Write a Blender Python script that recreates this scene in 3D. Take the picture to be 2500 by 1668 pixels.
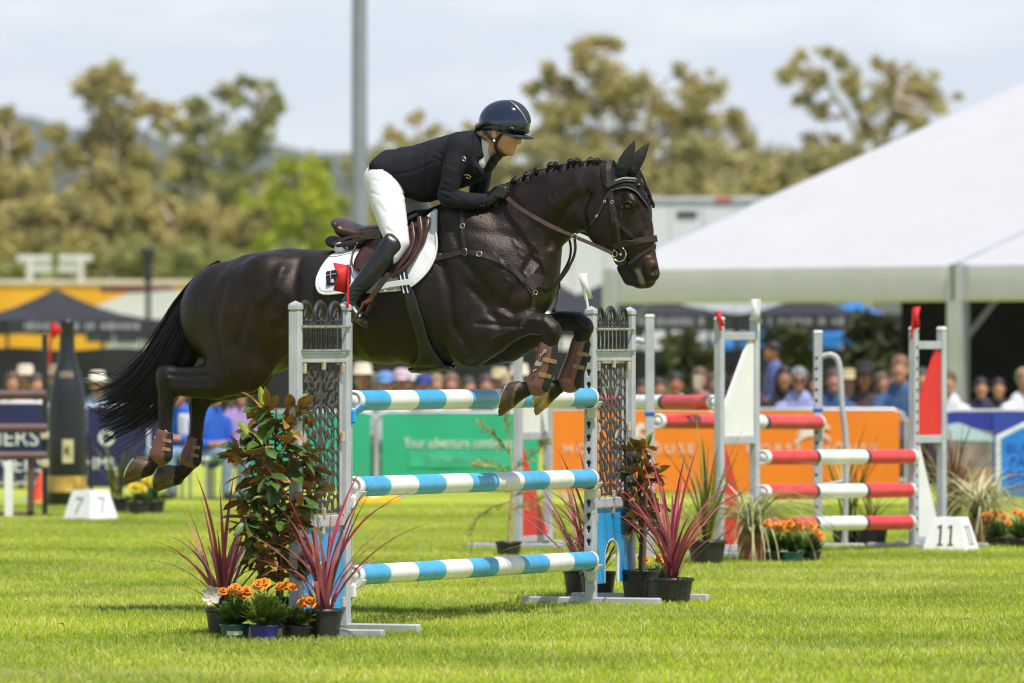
import bpy, bmesh, math, random
import numpy as np
from mathutils import Vector, Matrix, Quaternion, noise as mnoise
from mathutils.bvhtree import BVHTree
from mathutils.geometry import delaunay_2d_cdt
sc = bpy.context.scene
for _o in list(bpy.data.objects): bpy.data.objects.remove(_o)
COL = sc.collection
R = math.radians
# ------------------------------------------------------------------ camera
F, CX, HY, CH = 16236.0, 1250.0, 851.0, 1.417      # focal length in photo pixels, centre column, horizon row, eye height
cd = bpy.data.cameras.new('camera'); cam = bpy.data.objects.new('camera', cd); COL.objects.link(cam)
cd.sensor_width = 36.0; cd.lens = 36.0*F/2500.0
cd.clip_start = 1.0; cd.clip_end = 12000.0
cam.location = (0, 0, CH); cam.rotation_euler = (R(90)+math.atan((HY-834.0)/F), 0, 0)
cd.dof.use_dof = True; cd.dof.focus_distance = 34.3; cd.dof.aperture_fstop = 3.7; cd.dof.aperture_blades = 0
sc.camera = cam
# ------------------------------------------------------------------ sky and sun
SUN = Vector((0.46, -0.66, 1.7)).normalized()
w = bpy.data.worlds.new('World'); sc.world = w; w.use_nodes = True
nt = w.node_tree; nt.nodes.clear()
def N(t, **kw):
    n = nt.nodes.new(t)
    for k, v in kw.items(): setattr(n, k, v)
    return n
sky = N('ShaderNodeTexSky', sky_type='NISHITA'); sky.sun_disc = False
sky.sun_elevation = math.asin(SUN.z); sky.sun_rotation = math.atan2(SUN.x, SUN.y)
sky.air_density = 1.0; sky.dust_density = 0.0; sky.ozone_density = 2.0
bg = N('ShaderNodeBackground'); bg.inputs[1].default_value = 0.1
tc = N('ShaderNodeTexCoord')
mp = N('ShaderNodeMapping'); mp.inputs['Scale'].default_value = (16.0, 16.0, 60.0)
nz = N('ShaderNodeTexNoise'); nz.inputs['Scale'].default_value = 1.0; nz.inputs['Detail'].default_value = 7.0; nz.inputs['Roughness'].default_value = 0.55
cr = N('ShaderNodeValToRGB'); cr.color_ramp.elements[0].position = 0.44; cr.color_ramp.elements[1].position = 0.66
mx = N('ShaderNodeMixRGB'); mx.inputs[2].default_value = (9.6, 9.7, 9.9, 1)
sc1 = N('ShaderNodeMath', operation='MULTIPLY'); sc1.inputs[1].default_value = 0.8
ad1 = N('ShaderNodeMath', operation='ADD'); ad1.inputs[1].default_value = 0.0; ad1.use_clamp = True
wo = N('ShaderNodeOutputWorld')
L = nt.links.new
L(tc.outputs['Generated'], mp.inputs[0]); L(mp.outputs[0], nz.inputs['Vector']); L(nz.outputs['Fac'], cr.inputs[0])
L(cr.outputs[0], sc1.inputs[0]); L(sc1.outputs[0], ad1.inputs[0]); L(ad1.outputs[0], mx.inputs[0])
tn = N('ShaderNodeMixRGB', blend_type='MULTIPLY'); tn.inputs[0].default_value = 1.0; tn.inputs[2].default_value = (1.0, 1.0, 1.0, 1)
# pale air low over the horizon, all the way round
sx = N('ShaderNodeSeparateXYZ'); hr = N('ShaderNodeMapRange', interpolation_type='SMOOTHSTEP'); hr.inputs[1].default_value = 0.0; hr.inputs[2].default_value = 0.26; hr.inputs[3].default_value = 0.92; hr.inputs[4].default_value = 0.0
hm_ = N('ShaderNodeMixRGB'); hm_.inputs[2].default_value = (7.3, 7.9, 8.9, 1)
L(tc.outputs['Generated'], sx.inputs[0]); L(sx.outputs['Z'], hr.inputs[0]); L(hr.outputs[0], hm_.inputs[0]); L(sky.outputs[0], hm_.inputs[1])
L(hm_.outputs[0], mx.inputs[1]); L(mx.outputs[0], tn.inputs[1]); L(tn.outputs[0], bg.inputs[0]); L(bg.outputs[0], wo.inputs[0])
sl = bpy.data.lights.new('sun', 'SUN'); sl.energy = 5.0; sl.angle = R(0.53); sl.color = (1.0, 0.95, 0.87)
so = bpy.data.objects.new('sun', sl); COL.objects.link(so); so.location = (5, -8, 20)
so.rotation_euler = (-SUN).to_track_quat('-Z', 'Y').to_euler()
vs = sc.view_settings
vs.view_transform = 'Standard'; vs.look = 'None'; vs.exposure = 0.24; vs.gamma = 1.0; vs.use_curve_mapping = False
sc.cycles.use_denoising = True
try: sc.cycles.denoiser = 'OPENIMAGEDENOISE'
except Exception: pass
sc.cycles.filter_width = 1.15; sc.cycles.max_bounces = 6; sc.cycles.transparent_max_bounces = 6
sc.cycles.sample_clamp_indirect = 6.0
# ------------------------------------------------------------------ helpers
def P(px, py, d): return Vector(((px-CX)/F*d, d, CH+(HY-py)/F*d))      # pixel at a known distance
def G(px, py, z=0.0):                                                   # pixel on the ground
    d = F*(CH-z)/(py-HY); return Vector(((px-CX)/F*d, d, z))
def K(x): return x*2500.0/2350.0
def rgb(h):
    h = h.lstrip('#'); v = [int(h[i:i+2], 16)/255 for i in (0, 2, 4)]
    return tuple((c/12.92 if c <= .04045 else ((c+.055)/1.055)**2.4) for c in v)
MATS = {}
def mat(name, col, rough=0.6, metal=0.0, var=0.12, scale=8.0, bump=0.0, bscale=60.0, spec=0.5, trans=0.0, col2=None, coat=0.0, obj_rand=0.0, sheen=0.0, coords='Object', attr=None, rvar=0.0):
    if name in MATS: return MATS[name]
    m = bpy.data.materials.new(name); m.use_nodes = True
    t = m.node_tree; b = t.nodes['Principled BSDF']; l = t.links.new
    def n(ty, **k):
        x = t.nodes.new(ty)
        for a, v in k.items(): setattr(x, a, v)
        return x
    b.inputs['Roughness'].default_value = rough; b.inputs['Metallic'].default_value = metal
    b.inputs['Specular IOR Level'].default_value = spec
    if coat: b.inputs['Coat Weight'].default_value = coat; b.inputs['Coat Roughness'].default_value = 0.08
    if sheen: b.inputs['Sheen Weight'].default_value = sheen; b.inputs['Sheen Roughness'].default_value = 0.4
    tc = n('ShaderNodeTexCoord')
    src = tc.outputs['Object']
    if coords == 'World':
        g = n('ShaderNodeNewGeometry'); src = g.outputs['Position']
    nz = n('ShaderNodeTexNoise'); nz.inputs['Scale'].default_value = scale; nz.inputs['Detail'].default_value = 5.0
    l(src, nz.inputs['Vector'])
    c2 = col2 if col2 else tuple(c*(1-2*var) for c in col)
    c1 = col if col2 else tuple(min(1, c*(1+var*.6)) for c in col)
    rp = n('ShaderNodeValToRGB'); rp.color_ramp.elements[0].position = 0.32; rp.color_ramp.elements[1].position = 0.68
    rp.color_ramp.elements[0].color = (*c2, 1); rp.color_ramp.elements[1].color = (*c1, 1)
    l(nz.outputs['Fac'], rp.inputs[0]); out = rp.outputs[0]
    if attr:
        at = n('ShaderNodeVertexColor', layer_name=attr); mm = n('ShaderNodeMixRGB', blend_type='MULTIPLY'); mm.inputs[0].default_value = 1.0
        l(at.outputs['Color'], mm.inputs[1]); l(out, mm.inputs[2]); out = mm.outputs[0]
    if obj_rand:
        oi = n('ShaderNodeObjectInfo'); hs = n('ShaderNodeHueSaturation')
        mr = n('ShaderNodeMapRange'); mr.inputs[3].default_value = 1-obj_rand; mr.inputs[4].default_value = 1+obj_rand
        l(oi.outputs['Random'], mr.inputs[0]); l(mr.outputs[0], hs.inputs['Value']); l(out, hs.inputs['Color']); out = hs.outputs[0]
    l(out, b.inputs['Base Color'])
    if rvar:
        mr2 = n('ShaderNodeMapRange'); mr2.inputs[3].default_value = max(.02, rough-rvar); mr2.inputs[4].default_value = min(1, rough+rvar)
        l(nz.outputs['Fac'], mr2.inputs[0]); l(mr2.outputs[0], b.inputs['Roughness'])
    if bump:
        n2 = n('ShaderNodeTexNoise'); n2.inputs['Scale'].default_value = bscale; n2.inputs['Detail'].default_value = 4.0
        l(src, n2.inputs['Vector'])
        bp = n('ShaderNodeBump'); bp.inputs['Strength'].default_value = bump; bp.inputs['Distance'].default_value = 0.01
        l(n2.outputs['Fac'], bp.inputs['Height']); l(bp.outputs[0], b.inputs['Normal'])
    if trans:
        o = t.nodes['Material Output']; tr = n('ShaderNodeBsdfTranslucent'); ms = n('ShaderNodeMixShader'); ms.inputs[0].default_value = trans
        l(out, tr.inputs[0]); l(b.outputs[0], ms.inputs[1]); l(tr.outputs[0], ms.inputs[2]); l(ms.outputs[0], o.inputs['Surface'])
    MATS[name] = m; return m
def wear(m, colr, scale=(30, 30, 30), lo=.60, hi=.72, amt=.6):
    """scuffs and dirt with a shape of their own over a paint"""
    t = m.node_tree; b = t.nodes['Principled BSDF']; src = b.inputs['Base Color'].links[0].from_socket; l = t.links.new
    tc_ = t.nodes.new('ShaderNodeTexCoord'); mp_ = t.nodes.new('ShaderNodeMapping'); mp_.inputs['Scale'].default_value = scale; nz_ = t.nodes.new('ShaderNodeTexNoise'); nz_.inputs['Scale'].default_value = 1.0; nz_.inputs['Detail'].default_value = 8.0; nz_.inputs['Roughness'].default_value = .7
    rp_ = t.nodes.new('ShaderNodeValToRGB'); rp_.color_ramp.elements[0].position = lo; rp_.color_ramp.elements[1].position = hi; rp_.color_ramp.elements[1].color = (amt, amt, amt, 1); mx_ = t.nodes.new('ShaderNodeMixRGB'); mx_.inputs[2].default_value = (*colr, 1)
    l(tc_.outputs['Object'], mp_.inputs[0]); l(mp_.outputs[0], nz_.inputs['Vector']); l(nz_.outputs['Fac'], rp_.inputs[0]); l(rp_.outputs[0], mx_.inputs[0]); l(src, mx_.inputs[1]); l(mx_.outputs[0], b.inputs['Base Color']); return m
def link(o, parent=None):
    COL.objects.link(o)
    if parent is not None: o.parent = parent
    return o
def tag(o, label, cat, group=None):
    o['label'] = label; o['category'] = cat
    if group: o['group'] = group
    return o
def thing(name, label, cat, loc=(0, 0, 0), rz=0.0, group=None):
    o = bpy.data.objects.new(name, None); o.empty_display_size = 0.1; link(o)
    o.location = loc; o.rotation_euler = (0, 0, rz)
    return tag(o, label, cat, group)
def struct(o): o['kind'] = 'structure'; return o
class MB:
    """collects shapes, then build() links them as one mesh object"""
    def __init__(s): s.v = []; s.f = []; s.m = []; s.sm = []
    def add(s, vs, fs, mi=0, smooth=False):
        o = len(s.v); s.v += [tuple(x) for x in vs]
        for f in fs: s.f.append([i+o for i in f]); s.m.append(mi); s.sm.append(smooth)
    def box(s, c, size, mi=0, rz=0.0, M=None):
        c = Vector(c); hx, hy, hz = size[0]/2, size[1]/2, size[2]/2
        vs = [Vector((x, y, z)) for z in (-hz, hz) for y in (-hy, hy) for x in (-hx, hx)]
        if M is not None: vs = [M @ v for v in vs]
        elif rz: q = Matrix.Rotation(rz, 3, 'Z'); vs = [q @ v for v in vs]
        s.add([v+c for v in vs], [(0, 2, 3, 1), (4, 5, 7, 6), (0, 1, 5, 4), (2, 6, 7, 3), (0, 4, 6, 2), (1, 3, 7, 5)], mi)
    def bevbox(s, c, size, b=0.006, mi=0, rz=0.0):
        hx, hy, hz = size[0]/2, size[1]/2, size[2]/2
        prof = [(hx-b, -hy), (hx, -hy+b), (hx, hy-b), (hx-b, hy), (-hx+b, hy), (-hx, hy-b), (-hx, -hy+b), (-hx+b, -hy)]
        rows = [(-hz, b), (-hz+b, 0), (hz-b, 0), (hz, b)]
        vs = []
        for z, k in rows:
            for x, y in prof: vs.append(Vector((x-math.copysign(min(k, abs(x)), x), y-math.copysign(min(k, abs(y)), y), z)))
        q = Matrix.Rotation(rz, 3, 'Z'); vs = [q @ v+Vector(c) for v in vs]
        fs = [tuple(range(7, -1, -1)), tuple(24+i for i in range(8))]
        for r_ in range(3):
            for i in range(8): fs.append((r_*8+i, r_*8+(i+1) % 8, (r_+1)*8+(i+1) % 8, (r_+1)*8+i))
        s.add(vs, fs, mi)
    def beam(s, a, b, w, h, mi=0, up=(0, 0, 1)):
        a, b = Vector(a), Vector(b); d = (b-a).normalized(); u = Vector(up)
        if abs(d.dot(u)) > .98: u = Vector((0, 1, 0))
        x = d.cross(u).normalized()*(w/2); y = x.cross(d).normalized()*(h/2)
        vs = [a-x-y, a+x-y, a+x+y, a-x+y, b-x-y, b+x-y, b+x+y, b-x+y]
        s.add(vs, [(0, 1, 2, 3), (7, 6, 5, 4), (0, 4, 5, 1), (1, 5, 6, 2), (2, 6, 7, 3), (3, 7, 4, 0)], mi)
    def tube(s, pts, r, n=8, mi=0, caps=True, smooth=True, flat=1.0, up=None):
        pts = [Vector(p) for p in pts]; m = len(pts)
        rs = list(r) if hasattr(r, '__len__') else [r]*m
        vs = []; px = None
        for i, p in enumerate(pts):
            d = (pts[min(i+1, m-1)]-pts[max(i-1, 0)]).normalized()
            if px is None:
                u = Vector(up) if up else (Vector((0, 0, 1)) if abs(d.z) < .9 else Vector((1, 0, 0)))
                px = d.cross(u).normalized()
            else: px = (px-d*px.dot(d)).normalized()
            py = d.cross(px)
            for k in range(n):
                a = 2*math.pi*k/n; vs.append(p+px*(math.cos(a)*rs[i])+py*(math.sin(a)*rs[i]*flat))
        fs = [(i*n+k, i*n+(k+1) % n, (i+1)*n+(k+1) % n, (i+1)*n+k) for i in range(m-1) for k in range(n)]
        s.add(vs, fs, mi, smooth)
        if caps: s.add(vs[:n], [tuple(range(n-1, -1, -1))], mi); s.add(vs[-n:], [tuple(range(n))], mi)
    def lathe(s, prof, n=20, c=(0, 0, 0), mi=0, smooth=True, cap0=True, cap1=True, rot=None):
        c = Vector(c); vs = []
        for r, z in prof:
            for k in range(n):
                a = 2*math.pi*k/n; v = Vector((math.cos(a)*r, math.sin(a)*r, z))
                vs.append((rot @ v if rot is not None else v)+c)
        fs = [(i*n+k, i*n+(k+1) % n, (i+1)*n+(k+1) % n, (i+1)*n+k) for i in range(len(prof)-1) for k in range(n)]
        s.add(vs, fs, mi, smooth)
        if cap0: s.add(vs[:n], [tuple(range(n-1, -1, -1))], mi)
        if cap1: s.add(vs[-n:], [tuple(range(n))], mi)
    def ball(s, c, r, n=10, mi=0, M=None):
        c = Vector(c); r = Vector(r) if hasattr(r, '__len__') else Vector((r, r, r)); vs = []; h = max(4, n//2+1)
        for i in range(h+1):
            t = math.pi*i/h
            for k in range(n):
                a = 2*math.pi*k/n; v = Vector((math.sin(t)*math.cos(a)*r.x, math.sin(t)*math.sin(a)*r.y, math.cos(t)*r.z))
                vs.append((M @ v if M is not None else v)+c)
        s.add(vs, [((i+1)*n+k, (i+1)*n+(k+1) % n, i*n+(k+1) % n, i*n+k) for i in range(h) for k in range(n)], mi, True)
    def prism(s, poly, t, M=None, mi=0, c=(0, 0, 0)):
        """polygon in local x,z; thickness t along local y"""
        c = Vector(c); n = len(poly); vs = []
        for y in (-t/2, t/2):
            for x, z in poly:
                v = Vector((x, y, z)); vs.append((M @ v if M is not None else v)+c)
        fs = [tuple(range(n)), tuple(range(2*n-1, n-1, -1))]+[((i+1) % n, i, n+i, n+(i+1) % n) for i in range(n)]
        s.add(vs, fs, mi)
    def quad(s, a, b, c, d, mi=0): s.add([a, b, c, d], [(0, 1, 2, 3)], mi)
    def mesh(s, name, mats):
        me = bpy.data.meshes.new(name); me.from_pydata(s.v, [], s.f)
        for m in (mats if isinstance(mats, (list, tuple)) else [mats]): me.materials.append(m)
        me.polygons.foreach_set('material_index', s.m); me.polygons.foreach_set('use_smooth', s.sm); me.update()
        return me
    def build(s, name, mats, parent=None):
        return link(bpy.data.objects.new(name, s.mesh(name, mats)), parent)
def copy_tree(o, parent=None, loc=None, rz=None):
    c = o.copy(); COL.objects.link(c); c.parent = parent
    if loc is not None: c.location = loc
    if rz is not None: c.rotation_euler = (0, 0, rz)
    for ch in o.children: copy_tree(ch, c)
    return c
def textmesh(body, size, depth=0.002, align='CENTER', shear=0.0, space=1.0):
    cu = bpy.data.curves.new('lettering', 'FONT'); cu.body = body; cu.size = size; cu.extrude = depth; cu.align_x = align; cu.align_y = 'CENTER'; cu.shear = shear; cu.space_character = space
    cu.resolution_u = 3
    o = bpy.data.objects.new('lettering', cu); COL.objects.link(o); bpy.context.view_layer.update()
    me = bpy.data.meshes.new_from_object(o.evaluated_get(bpy.context.evaluated_depsgraph_get()))
    bpy.data.objects.remove(o); return me
def text(body, size, M, mt, parent=None, name='lettering', **k):
    """M maps text x,y,z (z = out of the sheet) to the parent's space"""
    me = textmesh(body, size, **k); me.transform(M); me.materials.clear(); me.materials.append(mt)
    if size >= .15:                                             # big capitals: one object for each letter
        bm = bmesh.new(); bm.from_mesh(me); left = set(bm.verts); out = None
        while left:
            st = [left.pop()]; isl = set(st)
            while st:
                v = st.pop()
                for e in v.link_edges:
                    o_ = e.other_vert(v)
                    if o_ not in isl: isl.add(o_); left.discard(o_); st.append(o_)
            idx = {v: i for i, v in enumerate(isl)}; m2 = bpy.data.meshes.new('letter'); m2.from_pydata([v.co[:] for v in isl], [], [[idx[v] for v in f.verts] for f in {f for v in isl for f in v.link_faces}]); m2.materials.append(mt)
            out = link(bpy.data.objects.new('letter', m2), parent)
        bm.free(); return out
    return link(bpy.data.objects.new(name, me), parent)
# ------------------------------------------------------------------ smooth-blended solids (field + surface nets)
class Field:
    def __init__(s, lo, hi, h):
        s.lo = np.array(lo, float); s.h = h
        s.n = np.ceil((np.array(hi)-s.lo)/h).astype(int)+1
        s.f = np.full(tuple(s.n), 0.3, np.float32)
        s.ax = [(s.lo[i]+h*np.arange(s.n[i])).astype(np.float32) for i in range(3)]
    def _box(s, lo, hi, pad):
        a = np.clip(np.floor((lo-pad-s.lo)/s.h).astype(int), 0, s.n); b = np.clip(np.ceil((hi+pad-s.lo)/s.h).astype(int)+1, 0, s.n)
        return tuple(slice(a[i], b[i]) for i in range(3))
    def chain(s, secs, k=0.02, flat0=False, flat1=False, op='u', e=2.0):
        """secs: (x, y, z, r, w): r = half thickness in the x-z plane, w = half width along y"""
        S = np.array(secs, float)
        mr = max(S[:, 3].max(), S[:, 4].max()); sl = s._box(S[:, :3].min(0), S[:, :3].max(0), mr+max(0.03, 2*k))
        X = s.ax[0][sl[0]][:, None, None]; Y = s.ax[1][sl[1]][None, :, None]; Z = s.ax[2][sl[2]][None, None, :]
        if min(X.size, Y.size, Z.size) == 0: return
        D = None
        for i in range(len(S)-1) if len(S) > 1 else [0]:
            a = S[i]; b = S[i+1] if len(S) > 1 else S[i]
            d = b[:3]-a[:3]; L2 = float(d@d) or 1e-9
            t = np.clip(((X-a[0])*d[0]+(Y-a[1])*d[1]+(Z-a[2])*d[2])/L2, 0, 1).astype(np.float32)
            r = a[3]+(b[3]-a[3])*t; w_ = a[4]+(b[4]-a[4])*t
            dx = X-(a[0]+d[0]*t); dy = Y-(a[1]+d[1]*t); dz = Z-(a[2]+d[2]*t)
            if e == 2.0: q = np.sqrt((dx*dx+dz*dz)/(r*r)+dy*dy/(w_*w_))
            else: q = ((np.sqrt(dx*dx+dz*dz)/r)**e+(np.abs(dy)/w_)**e)**(1/e)
            q = (q-1)*np.minimum(r, w_)
            D = q if D is None else np.minimum(D, q)
        if flat0:
            d = S[1, :3]-S[0, :3]; d /= np.linalg.norm(d); D = np.maximum(D, -((X-S[0, 0])*d[0]+(Y-S[0, 1])*d[1]+(Z-S[0, 2])*d[2]))
        if flat1:
            d = S[-1, :3]-S[-2, :3]; d /= np.linalg.norm(d); D = np.maximum(D, (X-S[-1, 0])*d[0]+(Y-S[-1, 1])*d[1]+(Z-S[-1, 2])*d[2])
        s._op(sl, D, k, op)
    def ell(s, c, r, k=0.02, op='u', rot=None):
        """ellipsoid; rot = angle in the x-z plane"""
        c = np.array(c, float); r = np.array(r, float); sl = s._box(c, c, r.max()+max(.03, 2*k))
        X = s.ax[0][sl[0]][:, None, None]-c[0]; Y = s.ax[1][sl[1]][None, :, None]-c[1]; Z = s.ax[2][sl[2]][None, None, :]-c[2]
        if min(X.size, Y.size, Z.size) == 0: return
        if rot: ca, sa = math.cos(rot), math.sin(rot); X, Z = X*ca+Z*sa, -X*sa+Z*ca
        q = np.sqrt((X/r[0])**2+(Y/r[1])**2+(Z/r[2])**2); s._op(sl, ((q-1)*r.min()).astype(np.float32), k, op)
    def _op(s, sl, D, k, op):
        A = s.f[sl]; D = np.broadcast_to(D, A.shape)
        if op == 'u': h = np.clip(.5+.5*(A-D)/k, 0, 1); s.f[sl] = A+(D-A)*h-k*h*(1-h)
        elif op == 's': D = -D; h = np.clip(.5-.5*(A-D)/k, 0, 1); s.f[sl] = A+(D-A)*h+k*h*(1-h)
    def cut(s, point, normal):
        p = np.array(point, float); n = np.array(normal, float); n /= np.linalg.norm(n)
        s.f = np.maximum(s.f, ((s.ax[0]-p[0])*n[0])[:, None, None]+((s.ax[1]-p[1])*n[1])[None, :, None]+((s.ax[2]-p[2])*n[2])[None, None, :]).astype(np.float32)
    def nets(s):
        f = s.f; ins = f < 0; nx, ny, nz = f.shape
        c = np.zeros((nx-1, ny-1, nz-1), np.uint8)
        for i in (0, 1):
            for j in (0, 1):
                for k in (0, 1): c += ins[i:nx-1+i, j:ny-1+j, k:nz-1+k]
        act = (c > 0) & (c < 8); idx = np.argwhere(act); ids = np.full(act.shape, -1, np.int32); ids[act] = np.arange(len(idx))
        cor = [(i, j, k) for i in (0, 1) for j in (0, 1) for k in (0, 1)]
        val = {q: f[idx[:, 0]+q[0], idx[:, 1]+q[1], idx[:, 2]+q[2]] for q in cor}
        acc = np.zeros((len(idx), 3)); cnt = np.zeros(len(idx))
        for q in cor:
            for ax in range(3):
                if q[ax]: continue
                p = list(q); p[ax] = 1; p = tuple(p); a, b = val[q], val[p]; m = (a < 0) != (b < 0)
                t = np.where(m, a/np.where(m, a-b, 1), 0); pt = np.array(q, float)[None].repeat(len(idx), 0); pt[:, ax] += t
                acc += pt*m[:, None]; cnt += m
        V = s.lo+s.h*(idx+acc/cnt[:, None])
        Q = []
        for ax in range(3):
            o1, o2 = [(1, 2), (2, 0), (0, 1)][ax]
            n_ = [nx, ny, nz]; a = [slice(1, -1)]*3; a[ax] = slice(0, -1); b = [slice(1, -1)]*3; b[ax] = slice(1, None)
            A = ins[tuple(a)]; B = ins[tuple(b)]; ch = A != B; e = np.argwhere(ch); flip = A[ch]
            off = np.array([1, 1, 1]); off[ax] = 0; e = e+off
            def g(d1, d2):
                x = e.copy(); x[:, o1] += d1; x[:, o2] += d2; return ids[x[:, 0], x[:, 1], x[:, 2]]
            q = np.stack([g(-1, -1), g(0, -1), g(0, 0), g(-1, 0)], 1)
            q[~flip] = q[~flip][:, ::-1]; Q.append(q)
        return V, np.concatenate(Q)
def npmesh(name, V, Q, mats, cols=None, smooth=True):
    me = bpy.data.meshes.new(name); k = Q.shape[1]
    me.vertices.add(len(V)); me.vertices.foreach_set('co', np.asarray(V, np.float32).ravel())
    me.loops.add(Q.size); me.loops.foreach_set('vertex_index', Q.astype(np.int32).ravel())
    me.polygons.add(len(Q)); me.polygons.foreach_set('loop_start', np.arange(0, Q.size, k, dtype=np.int32))
    me.polygons.foreach_set('use_smooth', np.full(len(Q), smooth))
    for m in (mats if isinstance(mats, (list, tuple)) else [mats]): me.materials.append(m)
    if cols is not None:
        ca = me.color_attributes.new('coat', 'FLOAT_COLOR', 'POINT'); c4 = np.ones((len(V), 4), np.float32); c4[:, :3] = cols; ca.data.foreach_set('color', c4.ravel())
    me.update(calc_edges=True); me.validate(); return me
def vnormals(V, Q):
    n = np.cross(V[Q[:, 2]]-V[Q[:, 0]], V[Q[:, 3]]-V[Q[:, 1]]); o = np.zeros_like(V)
    for i in range(4): np.add.at(o, Q[:, i], n)
    return o/np.maximum(np.linalg.norm(o, axis=1), 1e-9)[:, None]
def vsmooth(V, Q, it=1, lam=0.5):
    E = np.concatenate([Q[:, [0, 1]], Q[:, [1, 2]], Q[:, [2, 3]], Q[:, [3, 0]]]); E = np.concatenate([E, E[:, ::-1]])
    cnt = np.bincount(E[:, 0], minlength=len(V))[:, None]
    for _ in range(it):
        a = np.stack([np.bincount(E[:, 0], weights=V[E[:, 1], i], minlength=len(V)) for i in range(3)], 1)/np.maximum(cnt, 1)
        V = V+(a-V)*lam
    return V
def seg_dist(p, poly):
    """distance of 2-D points p to a polyline"""
    best = np.full(len(p), 1e9)
    for a, b in zip(poly[:-1], poly[1:]):
        a = np.array(a); b = np.array(b); d = b-a; t = np.clip(((p-a)@d)/max(d@d, 1e-12), 0, 1)
        best = np.minimum(best, np.linalg.norm(p-(a+t[:, None]*d), axis=1))
    return best
def cr_(pts, t):
    """Catmull-Rom point at t in 0..1"""
    n_ = len(pts)-1; x = min(max(t, 0), .9999)*n_; i = int(x); u = x-i; g = lambda j: pts[min(max(j, 0), n_)]
    a, b, c, d = g(i-1), g(i), g(i+1), g(i+2)
    return .5*((2*b)+(c-a)*u+(2*a-5*b+4*c-d)*u*u+(3*b-a-3*c+d)*u**3)
# fence line of the jump and the horse's own frame
FA = Vector(((846-CX)/F*33.0, 33.0, 0)); FB = Vector(((1439-CX)/F*36.4, 36.4, 0))
FD = (FB-FA).normalized(); FH = Vector((FD.y, -FD.x, 0)); FM = (FA+FB)/2     # along the rails, horse's heading, middle of the jump
HZ = math.atan2(FH.y, FH.x)
# ------------------------------------------------------------------ ground, grass, hills
GR1, GR2 = (.38, .43, .034), (.25, .31, .022)
def grass_mat(name, attr=None, trans=0.0, rough=.7):
    m = mat(name, (1, 1, 1) if attr else GR1, rough=rough, scale=.55, coords='World', col2=(.50, .60, .50) if attr else GR2, attr=attr, trans=trans, spec=.25, bump=0 if attr else .6, bscale=45)
    t = m.node_tree; b = t.nodes['Principled BSDF']; lk = b.inputs['Base Color'].links[0]; src = lk.from_socket
    ge = t.nodes.new('ShaderNodeNewGeometry'); mp_ = t.nodes.new('ShaderNodeMapping'); mp_.inputs['Scale'].default_value = (.30, 1.1, 1); nz_ = t.nodes.new('ShaderNodeTexNoise'); nz_.inputs['Scale'].default_value = 1.0; nz_.inputs['Detail'].default_value = 6.0; nz_.inputs['Roughness'].default_value = .65
    rp_ = t.nodes.new('ShaderNodeValToRGB'); rp_.color_ramp.elements[0].position = .50; rp_.color_ramp.elements[1].position = .72; rp_.color_ramp.elements[1].color = (.45, .45, .45, 1)
    mx_ = t.nodes.new('ShaderNodeMixRGB'); mx_.inputs[2].default_value = (.60, .54, .26, 1)
    l_ = t.links.new; l_(ge.outputs['Position'], mp_.inputs[0]); l_(mp_.outputs[0], nz_.inputs['Vector']); l_(nz_.outputs['Fac'], rp_.inputs[0]); l_(rp_.outputs[0], mx_.inputs[0]); l_(src, mx_.inputs[1]); l_(mx_.outputs[0], b.inputs['Base Color'])
    for n_ in t.nodes:
        if n_.bl_idname == 'ShaderNodeBsdfTranslucent': l_(mx_.outputs[0], n_.inputs[0])
    return m
mb = MB(); mb.quad((-3500, -60, 0), (3500, -60, 0), (3500, 5950, 0), (-3500, 5950, 0)); struct(mb.build('ground', grass_mat('lawn')))
rg = random.Random(3)
tiles = bpy.data.collections.new('grass_tiles')
GMAT = grass_mat('grass_blades', attr='coat', trans=.45, rough=.5)
for v in range(3):
    nb = 3600; vs = []; fs = []; cs_ = []
    for i in range(nb):
        x, y = rg.uniform(-.52, .52), rg.uniform(-.52, .52); a = rg.uniform(0, 6.283); h = rg.uniform(.016, .042)*(1.3 if rg.random() < .1 else 1); lean = rg.uniform(.4, 1.7)*h; wd = rg.uniform(.0016, .0034)
        dx, dy = math.cos(a), math.sin(a); o = len(vs)
        vs += [(x-dy*wd, y+dx*wd, 0), (x+dy*wd, y-dx*wd, 0), (x+dx*lean*.4+dy*wd*.8, y+dy*lean*.4-dx*wd*.8, h*.6), (x+dx*lean*.4-dy*wd*.8, y+dy*lean*.4+dx*wd*.8, h*.6), (x+dx*lean, y+dy*lean, h)]
        fs += [(o, o+1, o+2, o+3), (o+3, o+2, o+4)]
        q = rg.random(); c = (.45, .52, .040) if q < .45 else (.30, .40, .030) if q < .77 else (.62, .62, .075) if q < .92 else (.76, .66, .36)
        k = rg.uniform(.8, 1.2); cs_ += [(c[0]*k, c[1]*k, c[2]*k, 1)]*5
    me = bpy.data.meshes.new('grass_tile'); me.from_pydata(vs, [], fs); ca = me.color_attributes.new('coat', 'FLOAT_COLOR', 'POINT'); ca.data.foreach_set('color', np.array(cs_, np.float32).ravel()); me.materials.append(GMAT)
    tiles.objects.link(bpy.data.objects.new('grass_tile', me))
pts = [(x, y, .001) for y in range(24, 60) for x in range(-9, 10) if abs(x) < .085*y+3.2]
me = bpy.data.meshes.new('grass'); me.from_pydata(pts, [], []); gobj = link(bpy.data.objects.new('grass', me)); gobj['kind'] = 'stuff'; tag(gobj, 'short mown green grass covering the show ring', 'grass')
ng = bpy.data.node_groups.new('grass_scatter', 'GeometryNodeTree'); ng.interface.new_socket('Geometry', in_out='INPUT', socket_type='NodeSocketGeometry'); ng.interface.new_socket('Geometry', in_out='OUTPUT', socket_type='NodeSocketGeometry')
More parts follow.
